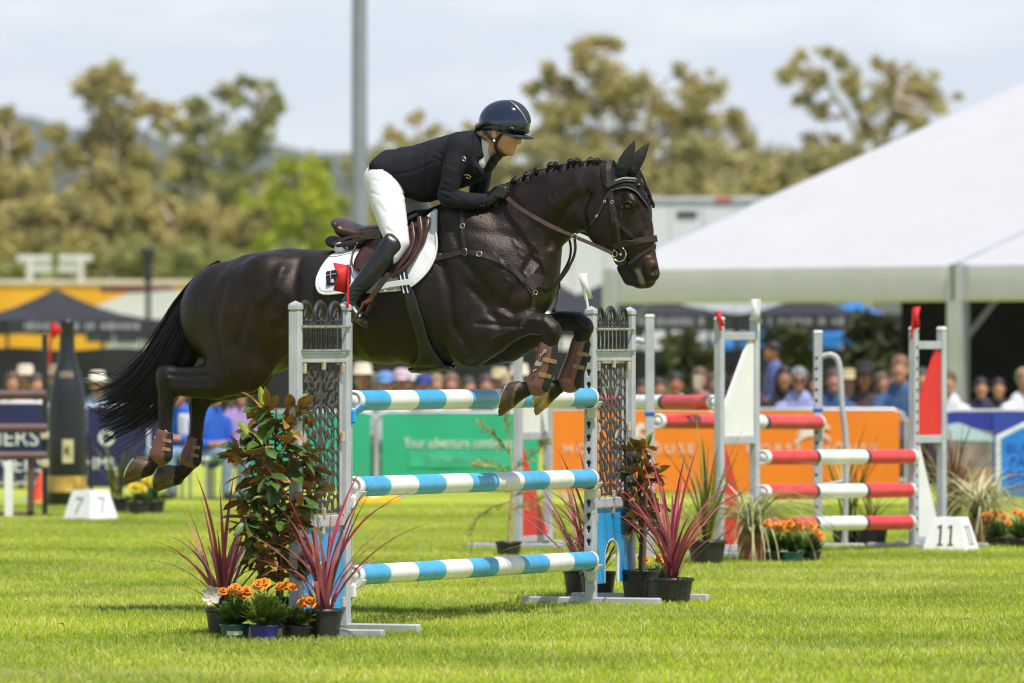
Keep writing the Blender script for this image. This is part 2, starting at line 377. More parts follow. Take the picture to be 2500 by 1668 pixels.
gi = ng.nodes.new('NodeGroupInput'); go = ng.nodes.new('NodeGroupOutput'); ci = ng.nodes.new('GeometryNodeCollectionInfo'); ip = ng.nodes.new('GeometryNodeInstanceOnPoints')
ci.inputs['Collection'].default_value = tiles; ci.inputs['Separate Children'].default_value = True; ci.inputs['Reset Children'].default_value = True
ip.inputs['Pick Instance'].default_value = True
rv = ng.nodes.new('FunctionNodeRandomValue'); rv.data_type = 'INT'; rv.inputs['Min'].default_value = 0; rv.inputs['Max'].default_value = 3
mu = ng.nodes.new('ShaderNodeMath'); mu.operation = 'MULTIPLY'; mu.inputs[1].default_value = math.pi/2
cxyz = ng.nodes.new('ShaderNodeCombineXYZ')
ri = ng.nodes.new('FunctionNodeRandomValue'); ri.data_type = 'INT'; ri.inputs['Min'].default_value = 0; ri.inputs['Max'].default_value = 2; ri.inputs['Seed'].default_value = 5
isock = lambda n: [s for s in n.outputs if s.enabled][0]
def setint(n, a, b):
    for s in n.inputs:
        if s.enabled and s.name == 'Min': s.default_value = a
        if s.enabled and s.name == 'Max': s.default_value = b
setint(rv, 0, 3); setint(ri, 0, 2)
ng.links.new(gi.outputs[0], ip.inputs['Points']); ng.links.new(ci.outputs[0], ip.inputs['Instance']); ng.links.new(isock(ri), ip.inputs['Instance Index'])
ng.links.new(isock(rv), mu.inputs[0]); ng.links.new(mu.outputs[0], cxyz.inputs[2]); ng.links.new(cxyz.outputs[0], ip.inputs['Rotation']); ng.links.new(ip.outputs[0], go.inputs[0])
md = gobj.modifiers.new('scatter', 'NODES'); md.node_group = ng
# fallen leaves and straw bits lying on the lawn
LEAFD = mat('dead_leaf', (.16, .08, .035), rough=.8, var=.4, scale=3, coords='World')
for i, (px, py) in enumerate([(64, 1484), (38, 1468), (68, 1398), (448, 1605), (770, 1592), (2360, 1528), (1790, 1560), (2490, 1415), (150, 1540), (1520, 1652)]):
    c = G(px, py); a = rg.uniform(0, 6.28); l_ = rg.uniform(.02, .04); mb = MB(); q = Matrix.Rotation(a, 3, 'Z')
    mb.add([q @ Vector(v)+c+Vector((0, 0, .028)) for v in ((-l_, 0, 0), (-l_*.2, -l_*.4, .006), (l_, 0, .012), (-l_*.1, l_*.45, .01))], [(0, 1, 2), (0, 2, 3)])
    o = mb.build('fallen_leaf', LEAFD); tag(o, 'small curled dead leaf lying on the mown grass', 'leaf', 'dead leaves on the lawn')
# far hills
def hill(name, d, prof, colr, col2):
    mb = MB(); n = 90; vs = []
    for k, (dd, hh) in enumerate(((0, 0), (.06, .55), (.12, 1.0), (.3, .8))):
        for i in range(n+1):
            px = -2500+7500*i/n; py = np.interp(px, *zip(*prof)); h = (HY-py)/F*d*1.12+CH; h *= 1+.05*mnoise.noise(Vector((i*.7, k*3.1, d*.001)))+.03*mnoise.noise(Vector((i*2.1, k, 5)))
            D = d*(1+dd); vs.append(((px-CX)/F*D, D, max(0, h*hh)))
    mb.add(vs, [(k*(n+1)+i, k*(n+1)+i+1, (k+1)*(n+1)+i+1, (k+1)*(n+1)+i) for k in range(3) for i in range(n)], 0, True)
    struct(mb.build(name, mat(name, colr, rough=.95, scale=.012, coords='World', col2=col2, spec=.1)))
hill('far_hills', 4300, [(-2500, 330), (-300, 300), (60, 285), (180, 300), (420, 340), (700, 350), (800, 372), (1200, 410), (1700, 430), (2300, 400), (5000, 330)], (.07, .085, .05), (.04, .055, .04))
hill('near_hills', 2100, [(-2500, 420), (0, 400), (300, 410), (600, 420), (750, 415), (900, 430), (1500, 460), (2500, 430), (5000, 400)], (.10, .095, .05), (.05, .06, .035))
# ------------------------------------------------------------------ trees
rt = random.Random(11)
BARK = mat('gum_bark', (.50, .39, .31), rough=.85, scale=1.2, coords='World', col2=(.28, .22, .18), bump=.5, bscale=6)
def leafmat(name, c1, c2): return mat(name, c1, rough=.6, scale=.9, coords='World', col2=c2, trans=.3, spec=.3)
LM = {'gum': leafmat('gum_leaves', (.57, .47, .17), (.28, .26, .10)), 'olive': leafmat('olive_leaves', (.42, .41, .13), (.20, .22, .075)), 'green': leafmat('bright_leaves', (.46, .48, .035), (.24, .31, .03)), 'dark': leafmat('dark_leaves', (.10, .11, .03), (.04, .05, .018)), 'grey': leafmat('greygreen_leaves', (.48, .42, .17), (.27, .25, .11))}
def tree(label, base_px, d, clumps, kind, stems, name='gum_tree', group=None, dens=1.0):
    """clumps: (x, y, r) in view pixels of the 2350-wide picture; stems: polylines in the same pixels"""
    s = d/F; b = P(K(base_px), HY, d); b.z = 0
    t = thing(name, label, 'tree', loc=b, group=group)
    mb = MB(); cen = []
    for x, y, r_ in clumps:
        c = P(K(x), K(y), d)-b; r = K(r_)*s*1.22; c.y += rt.uniform(-1, 1)*max(1.2, r); cen.append((c, r))
        cen.append((c+Vector((rt.uniform(-.8, .8)*r, rt.uniform(-1, 1)*r, rt.uniform(-.7, .25)*r)), r*.68))
    tr = []
    for st in stems:
        pts = [P(K(x), K(y), d)-b for x, y in st[0]]
        for i, p in enumerate(pts): p.y += .4*math.sin(i*2.1+st[0][0][0])-.2
        pts = [cr_(pts, i/11) for i in range(12)]; r0 = K(st[1])*s
        mb2 = MB(); mb2.tube(pts, [r0*(1-.65*i/11) for i in range(12)], 7); mb2.build('trunk' if not tr else 'limb', BARK, t); tr.append(pts)
    for c, r in cen:                                           # a limb from the nearest stem point to each clump
        best = min((q for pts in tr for q in pts[2:]), key=lambda q: (q-c).length+max(0, q.z-c.z)*2)
        if (best-c).length > .3:
            m_ = (best+c)/2+Vector((rt.uniform(-.3, .3), rt.uniform(-.3, .3), -.15*(best-c).length)); mb.tube([best, m_, c], [.10, .07, .03], 5, caps=False)
    if mb.v: mb.build('branches', BARK, t)['kind'] = 'stuff'
    vs = []; fs = []
    for c, r in cen:
        n = int(min(1100, 260*dens*(r/.6)**1.6))+40
        subs = [Vector((rt.gauss(0, .55), rt.gauss(0, .55), rt.gauss(0, .38)))*r for _ in range(7)]
        for i in range(n):
            sb = rt.choice(subs); dv = Vector((rt.gauss(0, 1), rt.gauss(0, 1), rt.gauss(0, .8))).normalized()*(r*.52*rt.random()**.45)
            p = c+sb+dv; l_ = rt.uniform(.13, .27)*(1+.15*r); q = Vector((rt.gauss(0, 1), rt.gauss(0, 1), rt.gauss(-.5, .8))).normalized(); w_ = q.orthogonal().normalized(); w_.rotate(Quaternion(q, rt.uniform(0, 6.28))); w_ *= l_*.28
            o = len(vs); vs += [p, p+q*l_*.45+w_, p+q*l_, p+q*l_*.45-w_]; fs.append((o, o+1, o+2, o+3))
    me = bpy.data.meshes.new('crown'); me.from_pydata([tuple(v) for v in vs], [], fs); me.materials.append(LM[kind]); link(bpy.data.objects.new('crown', me), t)
    return t
tree('tall gum with a domed top crown and pale forked trunks behind the yellow truck', 236, 255, [(240, 168, 34), (212, 186, 26), (275, 190, 26), (190, 202, 14), (302, 214, 14), (250, 212, 26), (262, 250, 22), (330, 244, 22), (372, 252, 24), (392, 282, 20), (300, 262, 22), (232, 318, 40), (290, 330, 44), (180, 350, 36), (250, 395, 44), (140, 305, 26), (150, 342, 26), (330, 372, 44), (200, 440, 36), (310, 440, 40), (225, 280, 26), (160, 470, 40), (280, 500, 44), (340, 470, 44), (190, 540, 46), (260, 560, 50)], 'gum',
     [([(236, 800), (238, 600), (240, 540), (222, 470), (206, 400), (215, 330)], 11), ([(238, 560), (250, 470), (262, 400), (268, 320), (258, 250), (245, 180)], 9), ([(240, 545), (268, 500), (298, 450), (320, 380), (345, 290), (370, 255)], 7)])
tree('tall open gum with flat-topped tufts behind the bay horse', 520, 262, [(560, 186, 16), (604, 190, 18), (512, 208, 20), (450, 246, 26), (626, 224, 14), (640, 246, 10), (540, 226, 20), (604, 262, 26), (480, 268, 30), (570, 290, 34), (430, 318, 36), (510, 335, 42), (586, 340, 32), (460, 398, 44), (545, 410, 40), (405, 390, 36), (600, 400, 24), (430, 460, 44), (500, 480, 46), (570, 480, 34), (380, 500, 44), (460, 550, 50), (540, 560, 46), (400, 580, 50)], 'olive',
     [([(520, 800), (518, 600), (505, 480), (490, 400), (470, 310), (450, 255)], 10), ([(512, 560), (530, 430), (556, 330), (585, 260), (602, 200)], 8), ([(510, 500), (540, 400), (545, 300), (515, 215)], 6)])
tree('gum with rounded ochre crown at the field edge behind the dark gazebo', 12, 248, [(6, 262, 24), (26, 308, 34), (0, 360, 44), (52, 330, 22), (48, 420, 40), (10, 450, 50), (90, 400, 24), (95, 470, 40), (40, 540, 56), (120, 560, 50), (-60, 400, 60), (-80, 500, 60)], 'gum', [([(12, 800), (14, 560), (20, 430), (15, 330), (8, 270)], 10)])
tree('bushy bright green tree beside the tall grey pole', 700, 235, [(690, 392, 36), (650, 440, 44), (735, 430, 40), (700, 480, 56), (620, 500, 44), (765, 470, 30), (785, 520, 30), (655, 550, 50), (750, 560, 50), (700, 600, 50), (600, 560, 40), (720, 380, 24), (780, 580, 30)], 'green', [([(700, 800), (700, 600), (695, 480), (690, 400)], 9)], name='broadleaf_tree')
tree('huge spreading gum with many ochre tufts behind the horse head', 1420, 258, [(1350, 104, 30), (1398, 96, 24), (1416, 100, 14), (1330, 142, 24), (1262, 168, 26), (1228, 196, 16), (1290, 196, 30), (1378, 170, 38), (1446, 184, 36), (1500, 214, 36), (1440, 248, 46), (1340, 240, 46), (1272, 262, 34), (1562, 152, 14), (1590, 184, 26), (1634, 204, 26), (1600, 244, 40), (1540, 272, 42), (1682, 252, 22), (1700, 296, 26), (1626, 310, 42), (1480, 328, 48), (1384, 330, 48), (1300, 340, 42), (1244, 322, 34), (1560, 368, 50), (1652, 364, 40), (1716, 336, 16), (1330, 400, 46), (1430, 400, 48), (1500, 420, 48), (1240, 400, 40), (1600, 430, 50), (1690, 420, 40)], 'gum',
     [([(1420, 800), (1425, 560), (1430, 440), (1440, 330), (1410, 220), (1360, 120)], 14), ([(1428, 470), (1380, 350), (1330, 270), (1275, 190)], 10), ([(1430, 450), (1500, 340), (1560, 260), (1620, 200)], 10), ([(1430, 430), (1480, 300), (1500, 210)], 8)])
tree('airy gum with separate leaf tufts rising behind the white marquee', 1990, 266, [(1905, 120, 14), (1848, 122, 14), (1826, 158, 20), (1796, 180, 16), (1870, 182, 26), (1932, 140, 16), (1964, 180, 28), (2024, 146, 20), (2062, 160, 20), (2100, 190, 30), (2140, 212, 26), (2054, 222, 34), (1980, 238, 28), (2092, 268, 34), (1848, 226, 16), (1880, 250, 16), (2004, 292, 28), (1862, 318, 20), (1922, 318, 16), (2154, 244, 18), (1960, 360, 34), (2040, 340, 36), (1900, 380, 30), (2196, 222, 5)], 'gum',
     [([(1990, 800), (1985, 500), (1975, 380), (1950, 280), (1900, 200), (1850, 130)], 9), ([(1980, 400), (2020, 300), (2060, 220), (2062, 165)], 7), ([(1975, 380), (1970, 280), (1960, 190), (1905, 125)], 6)])
tree('slender gum with a small flat tuft far behind the rider', 952, 300, [(960, 262, 13), (945, 272, 8), (905, 306, 16), (890, 310, 12), (1000, 300, 14), (1040, 306, 18), (1090, 312, 22), (920, 330, 16), (1150, 320, 22), (1190, 340, 24)], 'gum', [([(952, 800), (955, 420), (955, 320), (960, 265)], 5), ([(955, 380), (920, 330), (900, 308)], 3)])
def bushes(label, xs, y0, r0, d, kind, group, nm='shrub'):
    for i, x in enumerate(xs):
        cl = [(x+rt.uniform(-30, 30), y0+rt.uniform(-14, 40)+j*18, r0*rt.uniform(.6, 1.0)) for j in range(5)]+[(x+rt.uniform(-50, 50), y0+90+j*40, r0*1.1) for j in range(3)]
        tree(label, x, d, cl, kind, [([(x, 800), (x, y0+140), (x+4, y0+40)], 5)], name=nm, group=group, dens=.9)
bushes('olive shrub in the low belt under the gums', [30, 130, 330, 430, 560, 640, 780], 575, 34, 225, 'olive', 'olive shrubs under the gums')
bushes('ochre gum sapling in the thicket between the tall gums', [20, 110, 200, 300, 390, 470, 570, 650], 470, 42, 243, 'gum', 'gum saplings between the tall gums', 'gum_sapling')
bushes('grey-green wattle in the belt behind the white truck', [880, 970, 1060, 1150, 1250, 1360, 1470, 1580, 1690, 1790, 1880, 1960], 352, 42, 236, 'grey', 'wattles behind the white truck', 'wattle_tree')
bushes('ochre shrub in the low hedge behind the white truck', [900, 1010, 1120, 1220, 1300, 1420, 1530, 1640, 1740, 1850], 425, 38, 215, 'gum', 'ochre shrubs behind the white truck')
# young trees in leaf behind the spectators
tree('small dark leafy tree standing behind the seated man in white shirt', 1570, 92, [(1575, 800, 26), (1555, 820, 30), (1590, 830, 30), (1570, 850, 30), (1600, 860, 24)], 'dark', [([(1570, 905), (1572, 860), (1574, 800)], 5)], name='young_tree', dens=3)
tree('leafy young tree inside the blue tents beside the marquee leg', 2010, 88, [(1990, 742, 26), (2015, 770, 30), (1985, 800, 28), (2030, 810, 24), (2010, 840, 26), (1800, 770, 24), (1830, 790, 26), (1810, 820, 24)], 'dark', [([(2010, 905), (2012, 840), (2005, 760)], 5), ([(1815, 905), (1815, 840), (1812, 780)], 4)], name='young_tree', dens=3)
# ------------------------------------------------------------------ backdrop: pole, vehicles, tents, fences, banners
GALV = mat('galvanised', (.46, .48, .49), rough=.45, metal=.35, scale=3, var=.14, bump=.1, bscale=30)
WSHEET = mat('white_sheet', (.50, .50, .52), rough=.55, var=.02, scale=1.5, trans=.06)
WBODY = mat('white_body', (.60, .60, .62), rough=.35, var=.05, scale=1.0); YEL = mat('yellow_body', (.72, .36, .012), rough=.4, var=.08, scale=.8)
BLKM = mat('black_mesh_cloth', (.010, .011, .013), rough=.85, var=.2, scale=2); GLASS = mat('vehicle_glass', (.015, .03, .04), rough=.08, var=.1); DARKP = mat('dark_plastic', (.02, .02, .022), rough=.5); RUBB = mat('tyre_rubber', (.015, .015, .015), rough=.8)
GAZ = mat('gazebo_cloth', (.016, .016, .022), rough=.75, var=.12, scale=2); BLUEC = mat('blue_tent_cloth', (.012, .16, .50), rough=.7, var=.1, scale=2); GREYL = mat('grey_lettering', (.24, .24, .27), rough=.7)
p = P(K(825), HY, 118); p.z = 0
t = thing('light_pole', 'tall grey steel floodlight pole rising behind the rider', 'pole', loc=p)
mb = MB(); mb.lathe([(.155, .02), (.15, 3), (.125, 10), (.10, 22)], 16); mb.build('mast', mat('mast_grey', (.23, .26, .30), rough=.5, var=.08, scale=1.5), t)
mb = MB(); mb.box((0, 0, 22.1), (1.6, .12, .12)); mb.build('crossarm', GALV, t)
for x in (-.6, .6): mb = MB(); mb.bevbox((x, -.12, 22.35), (.5, .25, .4)); mb.build('floodlight', DARKP, t)
mb = MB(); mb.lathe([(.3, 0), (.3, .03), (.17, .05), (.165, .25)], 16); mb.build('base_flange', GALV, t)
def wheel(mb_parent, c, r):
    q = Matrix.Rotation(R(90), 3, 'X'); mb = MB(); mb.lathe([(r*.6, -.12), (r*.95, -.12), (r, -.08), (r, .08), (r*.95, .12), (r*.6, .12)], 20, c, rot=q); w_ = mb.build('wheel', RUBB, mb_parent)
    mb = MB(); mb.lathe([(.02, -.125), (r*.58, -.125), (r*.6, -.08)], 20, c, rot=q); mb.build('rim', GALV, w_)
# yellow semi trailer truck
d = 140.0; x0, x1 = P(K(-140), 0, d).x, P(K(470), 0, d).x; zt = P(0, K(644), d).z
t = thing('yellow_truck', 'long yellow box truck parked behind the dark gazebo', 'truck', loc=((x0+x1)/2, d, 0)); L_ = x1-x0
mb = MB(); mb.bevbox((0, 0, (zt+.9)/2), (L_, 2.5, zt-.9), .08); mb.build('box_body', YEL, t)
mb = MB(); mb.bevbox((0, -1.27, zt-.05), (L_, .05, .10), .01); mb.build('roof_rail', mat('truck_trim', (.62, .55, .45), rough=.5), t)
mb = MB(); mb.bevbox((0, 0, .75), (L_, 2.2, .28), .03); mb.build('chassis', DARKP, t)
mb = MB(); mb.bevbox((-L_/2-1.0, 0, 1.5), (1.8, 2.4, 2.2), .15); mb.build('cab', YEL, t)
for x in (-L_/2-.8, -L_/2+1.0, L_/2-1.0): wheel(t, (x, -1.1, .5), .5); wheel(t, (x, 1.1, .5), .5)
# white motorhome in front of it
d = 128.0; xa, xb = P(K(196), 0, d).x, P(K(520), 0, d).x
t = thing('motorhome', 'white motorhome with rounded roof and dark side windows beside the gazebo', 'motorhome', loc=((xa+xb)/2, d, 0)); L_ = xb-xa; zt = P(0, K(668), d).z
h0 = -L_/2; prof = [(h0+.2, .45), (L_/2, .45), (L_/2, zt-.35), (L_/2-.4, zt-.05), (L_/2-1, zt), (h0+1.6, zt), (h0+.9, zt-.06), (h0+.3, zt-.28), (h0, zt-.55), (h0+.05, zt-.85), (h0+.5, zt-1.0), (h0+.1, zt-1.5)]
mb = MB(); mb.prism(prof, 2.2); mb.build('coachwork', WBODY, t)
zw0, zw1 = P(0, K(786), d).z, P(0, K(757), d).z
for a, b in ((205, 268), (272, 326), (340, 400)):
    mb = MB(); mb.bevbox(((P(K((a+b)/2), 0, d).x-(xa+xb)/2), -1.115, (zw0+zw1)/2), (P(K(b), 0, d).x-P(K(a), 0, d).x, .04, zw1-zw0), .015); mb.build('window', GLASS, t)
mb = MB(); mb.bevbox((P(K(318), 0, d).x-(xa+xb)/2, -.3, zt+.03), (1.4, .9, .13), .03); mb.build('roof_vent', mat('vent_red', (.10, .02, .02), rough=.4), t)
mb = MB(); mb.bevbox((0, -1.113, .75), (L_-.3, .03, .10), .01); mb.build('trim_strip', GLASS, t)
for x in (-L_/2+1.0, L_/2-1.1): wheel(t, (x, -1.0, .36), .36); wheel(t, (x, 1.0, .36), .36)
# white gantry sign boards
d = 150.0; c = P(K(126), 0, d); t = thing('gantry_frame', 'pair of white boards on white posts standing above the yellow truck', 'sign frame', loc=(c.x, d, 0))
zz = lambda y: P(0, K(y), d).z; xx = lambda x: P(K(x), 0, d).x-c.x
for a, b in ((70, 118), (132, 182)): mb = MB(); mb.bevbox(((xx(a)+xx(b))/2, 0, (zz(602)+zz(627))/2), (xx(b)-xx(a), .06, zz(602)-zz(627)), .02); mb.build('board', mat('board_grey', (.55, .57, .55), rough=.6), t)
for a in (68, 185): mb = MB(); mb.bevbox((xx(a), 0, zz(590)/2), (.14, .14, zz(590)), .02); mb.build('post', WBODY, t)
for a, b in ((38, 118), (134, 212)): mb = MB(); mb.bevbox(((xx(a)+xx(b))/2, 0, zz(594)), (xx(b)-xx(a), .12, .14), .02); mb.build('crossbeam', WBODY, t)
# loudspeaker on a pole
d = 126.0; c = P(K(340), 0, d); t = thing('loudspeaker_pole', 'black horn loudspeaker on a thin pole above the motorhome', 'loudspeaker', loc=(c.x, d, 0))
mb = MB(); mb.tube([(0, 0, 0), (0, 0, P(0, K(600), d).z)], .05, 8); mb.build('pole', DARKP, t)
mb = MB(); zc = P(0, K(585), d).z; mb.lathe([(.06, -.55), (.09, -.2), (.13, 0), (.15, .12), (.13, .14), (.0, .1)], 12, (0, 0, zc), cap1=False); mb.build('speaker_horn', DARKP, t)
mb = MB(); mb.bevbox((0, -.02, zc-.35), (.16, .16, .3), .02); mb.build('driver_box', DARKP, t)
# white horse truck behind the right-hand gazebos
d = 118.0; xa, xb = P(K(1238), 0, d).x, P(K(1830), 0, d).x; zt = P(0, K(466), d).z
t = thing('horse_truck', 'tall white horse truck with a grey roof edge behind the marquee', 'truck', loc=((xa+xb)/2, d, 0)); L_ = xb-xa
mb = MB(); mb.bevbox((0, 0, (zt+.7)/2), (L_, 2.5, zt-.7), .06); mb.build('box_body', WBODY, t)
mb = MB(); mb.bevbox((0, 0, zt+.02), (L_+.06, 2.56, .12), .02); mb.build('roof_edge', mat('roof_grey', (.38, .40, .43), rough=.5), t)
mb = MB(); mb.bevbox((P(K(1655), 0, d).x-(xa+xb)/2, -1.285, zt+.03), (.3, .02, .07), .005); mb.build('marker_light', mat('marker_red', (.5, .03, .03), rough=.3), t)
mb = MB(); mb.bevbox((P(K(1572), 0, d).x-(xa+xb)/2, -1.262, P(0, K(495), d).z), (.36, .04, .10), .01); mb.build('vent', DARKP, t)
for i in range(1, 8): mb = MB(); mb.box((-L_/2+L_*i/8, -1.2565, (zt+.8)/2), (.02, .012, zt-.9)); mb.build('panel_joint', mat('panel_joint', (.45, .45, .47), rough=.6), t)
mb = MB(); mb.bevbox((0, 0, .6), (L_-.4, 2.1, .3), .03); mb.build('chassis', DARKP, t)
for x in (-L_/2+.9, L_/2-1.6, L_/2-.7): wheel(t, (x, -1.1, .48), .48); wheel(t, (x, 1.1, .48), .48)
# gazebos
def gazebo(label, px, d, half, z_eave, z_apex, rz, cloth, name='gazebo', marks=(), val=.26, drop=0.0):
    c = P(K(px), HY, d); t = thing(name, label, 'gazebo', loc=(c.x, d, 0), rz=rz)
    co = [(-half, -half), (half, -half), (half, half), (-half, half)]; mb = MB()
    ap = [Vector((0, 0, z_apex))]; vs = [Vector((x, y, z_eave)) for x, y in co]
    for i in range(4):
        a, b = vs[i], vs[(i+1) % 4]; n = 6; row = [[a.lerp(b, k/n)+(ap[0]-a.lerp(b, k/n))*(j/5)+Vector((0, 0, -.10*math.sin(math.pi*j/5))) for k in range(n+1)] for j in range(6)]
        mb.add([p_ for r_ in row for p_ in r_], [(j*(n+1)+k, j*(n+1)+k+1, (j+1)*(n+1)+k+1, (j+1)*(n+1)+k) for j in range(5) for k in range(n)], 0, True)
    mb.build('canopy', cloth, t)
    for i in range(4):
        a, b = vs[i], vs[(i+1) % 4]; mb = MB(); n = 8
        out = ((a+b)/2-Vector((0, 0, z_eave))).normalized()*.012
        q = [a.lerp(b, k/n)+out for k in range(n+1)]+[a.lerp(b, k/n)+out*2+Vector((0, 0, -val-.03*math.sin(math.pi*k/n*2)**2)) for k in range(n+1)]
        mb.add(q, [(k, k+1, n+2+k, n+1+k) for k in range(n)], 0, True); v_ = mb.build('valance', cloth, t)
        if i in marks:
            mb = MB(); dr = (b-a).normalized(); x = .28
            while x < (b-a).length-.3:
                wq = rt.uniform(.04, .10); hq = rt.uniform(.08, .13); c_ = a+dr*(x+wq/2)+out*2.6+Vector((0, 0, -val*.48)); mb.beam(c_-dr*wq/2, c_+dr*wq/2, .012, hq, up=(0, 0, 1)); x += wq+rt.choice((.02, .02, .03, .10))
            mb.build('lettering', GREYL, v_)['kind'] = 'stuff'
    for x, y in co: mb = MB(); mb.beam((x*.97, y*.97, 0), (x*.97, y*.97, z_eave), .04, .04); mb.build('leg', DARKP, t)
    return t
gazebo('dark grey pop-up gazebo with pale lettering beside the bottle-shaped wing', 128, 100, 1.24, P(0, K(738), 100).z+.02, P(0, K(662), 100).z, R(24), GAZ, marks=(0, 1), val=.20)
gazebo('dark gazebo peeping over behind the tail of the horse', 560, 112, 1.5, P(0, K(742), 112).z, P(0, K(668), 112).z+.05, R(15), GAZ, marks=(0,))
gazebo('dark gazebo with white print behind the right blue jump wing', 1410, 104, 1.5, P(0, K(722), 104).z, P(0, K(640), 104).z, R(20), GAZ, marks=(0, 1), val=.24)
gazebo('dark gazebo behind the leaping horse chest', 1265, 110, 1.3, P(0, K(735), 110).z, P(0, K(640), 110).z, R(10), GAZ, marks=(0,))
gazebo('wide dark gazebo under the marquee edge behind the white triangle wing', 1845, 96, 1.22, P(0, K(722), 96).z, P(0, K(676), 96).z, R(8), GAZ, marks=(0,), val=.22)
gazebo('blue gazebo behind the dark one under the marquee', 1960, 112, 1.6, P(0, K(770), 112).z, P(0, K(690), 112).z, R(-14), BLUEC, val=.35)
gazebo('blue gazebo with lower roof behind the man in a blue shirt', 1800, 114, 1.4, P(0, K(790), 114).z, P(0, K(728), 114).z, R(12), BLUEC, val=.4)
# black shade-cloth fence behind the spectators
for i, (a, b) in enumerate([(-150, 345), (345, 700), (700, 1060), (1060, 1450), (1450, 1780), (1780, 2080)]):
    d = 92.0; xa, xb = P(K(a), 0, d).x, P(K(b), 0, d).x; t = thing('screen_fence', 'black shade-cloth screen on thin posts %s' % ('behind the bottle wing', 'behind the horse haunches', 'behind the spectators at the left blue wing', 'behind the spectators at the raised forelegs', 'behind the phone-holding woman', 'behind the denim jackets')[i], 'fence', loc=((xa+xb)/2, d, 0))
    mb = MB(); n = 16; vs = []
    for j in range(3):
        for k in range(n+1): vs.append((-(xb-xa)/2+(xb-xa)*k/n, .05*math.sin(k*1.3+j), .05+j*.68-.02*math.sin(k*.8)*(j == 2)))
    mb.add(vs, [(j*(n+1)+k, j*(n+1)+k+1, (j+1)*(n+1)+k+1, (j+1)*(n+1)+k) for j in range(2) for k in range(n)], 0, True); mb.build('cloth', BLKM, t)
    for x in (-(xb-xa)/2+.03, 0): mb = MB(); mb.tube([(x, .07, 0), (x, .07, 1.46)], .025, 8); mb.build('post', GALV, t)
# marquee
RL = P(K(2196), HY, 76.0); RL.z = 0; LC = P(K(1404), HY, 80.5); LC.z = 0
me_ = (LC-RL); bay = me_.length; me_.normalize(); mr_ = Vector((-me_.y, me_.x, 0)); mr_ = mr_ if mr_.y > 0 else -mr_
t = thing('marquee', 'large white frame marquee with a sloping roof over shaded spectators', 'marquee', loc=RL)
ZE, ZV, SL, DEP = 2.385, 1.955, .345, 10.0
def roof(a, b, nm):
    mb = MB(); n, m = 14, 10; vs = []
    for j in range(m+1):
        for k in range(n+1):
            p_ = a.lerp(b, k/n)+mr_*(DEP*j/m); s_ = .05*math.sin(math.pi*k/n)*math.sin(math.pi*j/m); vs.append((p_.x-RL.x, p_.y-RL.y, ZE+SL*DEP*j/m-s_))
    mb.add(vs, [(j*(n+1)+k, j*(n+1)+k+1, (j+1)*(n+1)+k+1, (j+1)*(n+1)+k) for j in range(m) for k in range(n)], 0, True); mb.build(nm, WSHEET, t)
    mb = MB(); vs = []                                     # far slope
    for p_ in (a, b):
        q = p_+mr_*DEP; vs.append((q.x-RL.x, q.y-RL.y, ZE+SL*DEP)); q = p_+mr_*2*DEP; vs.append((q.x-RL.x, q.y-RL.y, ZE))
    mb.add(vs, [(0, 1, 3, 2)]); mb.build(nm, WSHEET, t)
def valance(a, b):
    mb = MB(); n = 30; vs = []
    for j, (o_, z) in enumerate(((-.004, ZE+.004), (-.012, ZE-.03), (-.014, ZE-.22), (-.014, ZV+.06), (-.010, ZV))):
        for k in range(n+1): p_ = a.lerp(b, k/n)+mr_*(o_+.006*math.sin(k*2.2)*(j > 1)); vs.append((p_.x-RL.x, p_.y-RL.y, z))
    mb.add(vs, [(j*(n+1)+k, j*(n+1)+k+1, (j+1)*(n+1)+k+1, (j+1)*(n+1)+k) for j in range(4) for k in range(n)], 0, True); o = mb.build('valance', mat('valance_sheet', (.60, .575, .63), rough=.6, var=.02, scale=1.5), t); md = o.modifiers.new('t', 'SOLIDIFY'); md.thickness = .01
END = RL-me_*bay; g_ = me_*.06
roof(RL+g_*.3, LC, 'roof_sheet'); roof(END, RL-g_*.3, 'roof_sheet'); valance(RL+g_, LC); valance(END, RL-g_)
ALU = mat('marquee_aluminium', (.56, .57, .60), rough=.4, metal=.5, var=.08, scale=2)
def mpt(v, z): return (v.x-RL.x, v.y-RL.y, z)
for c_ in (RL, LC, END):
    for off in (0.0, 2*DEP):
        q = c_+mr_*(off+.02); mb = MB(); mb.beam(mpt(q, 0), mpt(q, ZE-.01), .17, .2, up=(me_.x, me_.y, 0)); mb.build('leg', ALU, t)
    q = c_+mr_*.05; mb = MB(); mb.beam(mpt(q, ZE-.05), mpt(c_+mr_*DEP, ZE+SL*DEP-.1), .10, .14); mb.build('rafter', ALU, t)
    mb = MB(); mb.beam(mpt(c_+mr_*2*DEP, ZE-.05), mpt(c_+mr_*DEP, ZE+SL*DEP-.1), .10, .14); mb.build('rafter', ALU, t)
    mb = MB(); mb.beam(mpt(q, 1.45), mpt(c_+mr_*1.3, ZE+.2), .05, .05); mb.build('brace', ALU, t)
mb = MB(); mb.bevbox((0, -.03, (ZE+ZV)/2), (.13, .05, ZE-ZV), .01); mb.build('dark_gap', DARKP, t)  # dark strip drawn as the black gap between the two valances
for a, b in ((RL, LC), (END, RL)): mb = MB(); mb.beam(mpt(a+mr_*.03, ZE-.08), mpt(b+mr_*.03, ZE-.08), .08, .12); mb.build('eave_beam', ALU, t)
SHADEM = mat('painted_shade', (.012, .011, .011), rough=.9, var=.2, scale=1)  # near-black sheets: the shade inside the marquee put into their colour
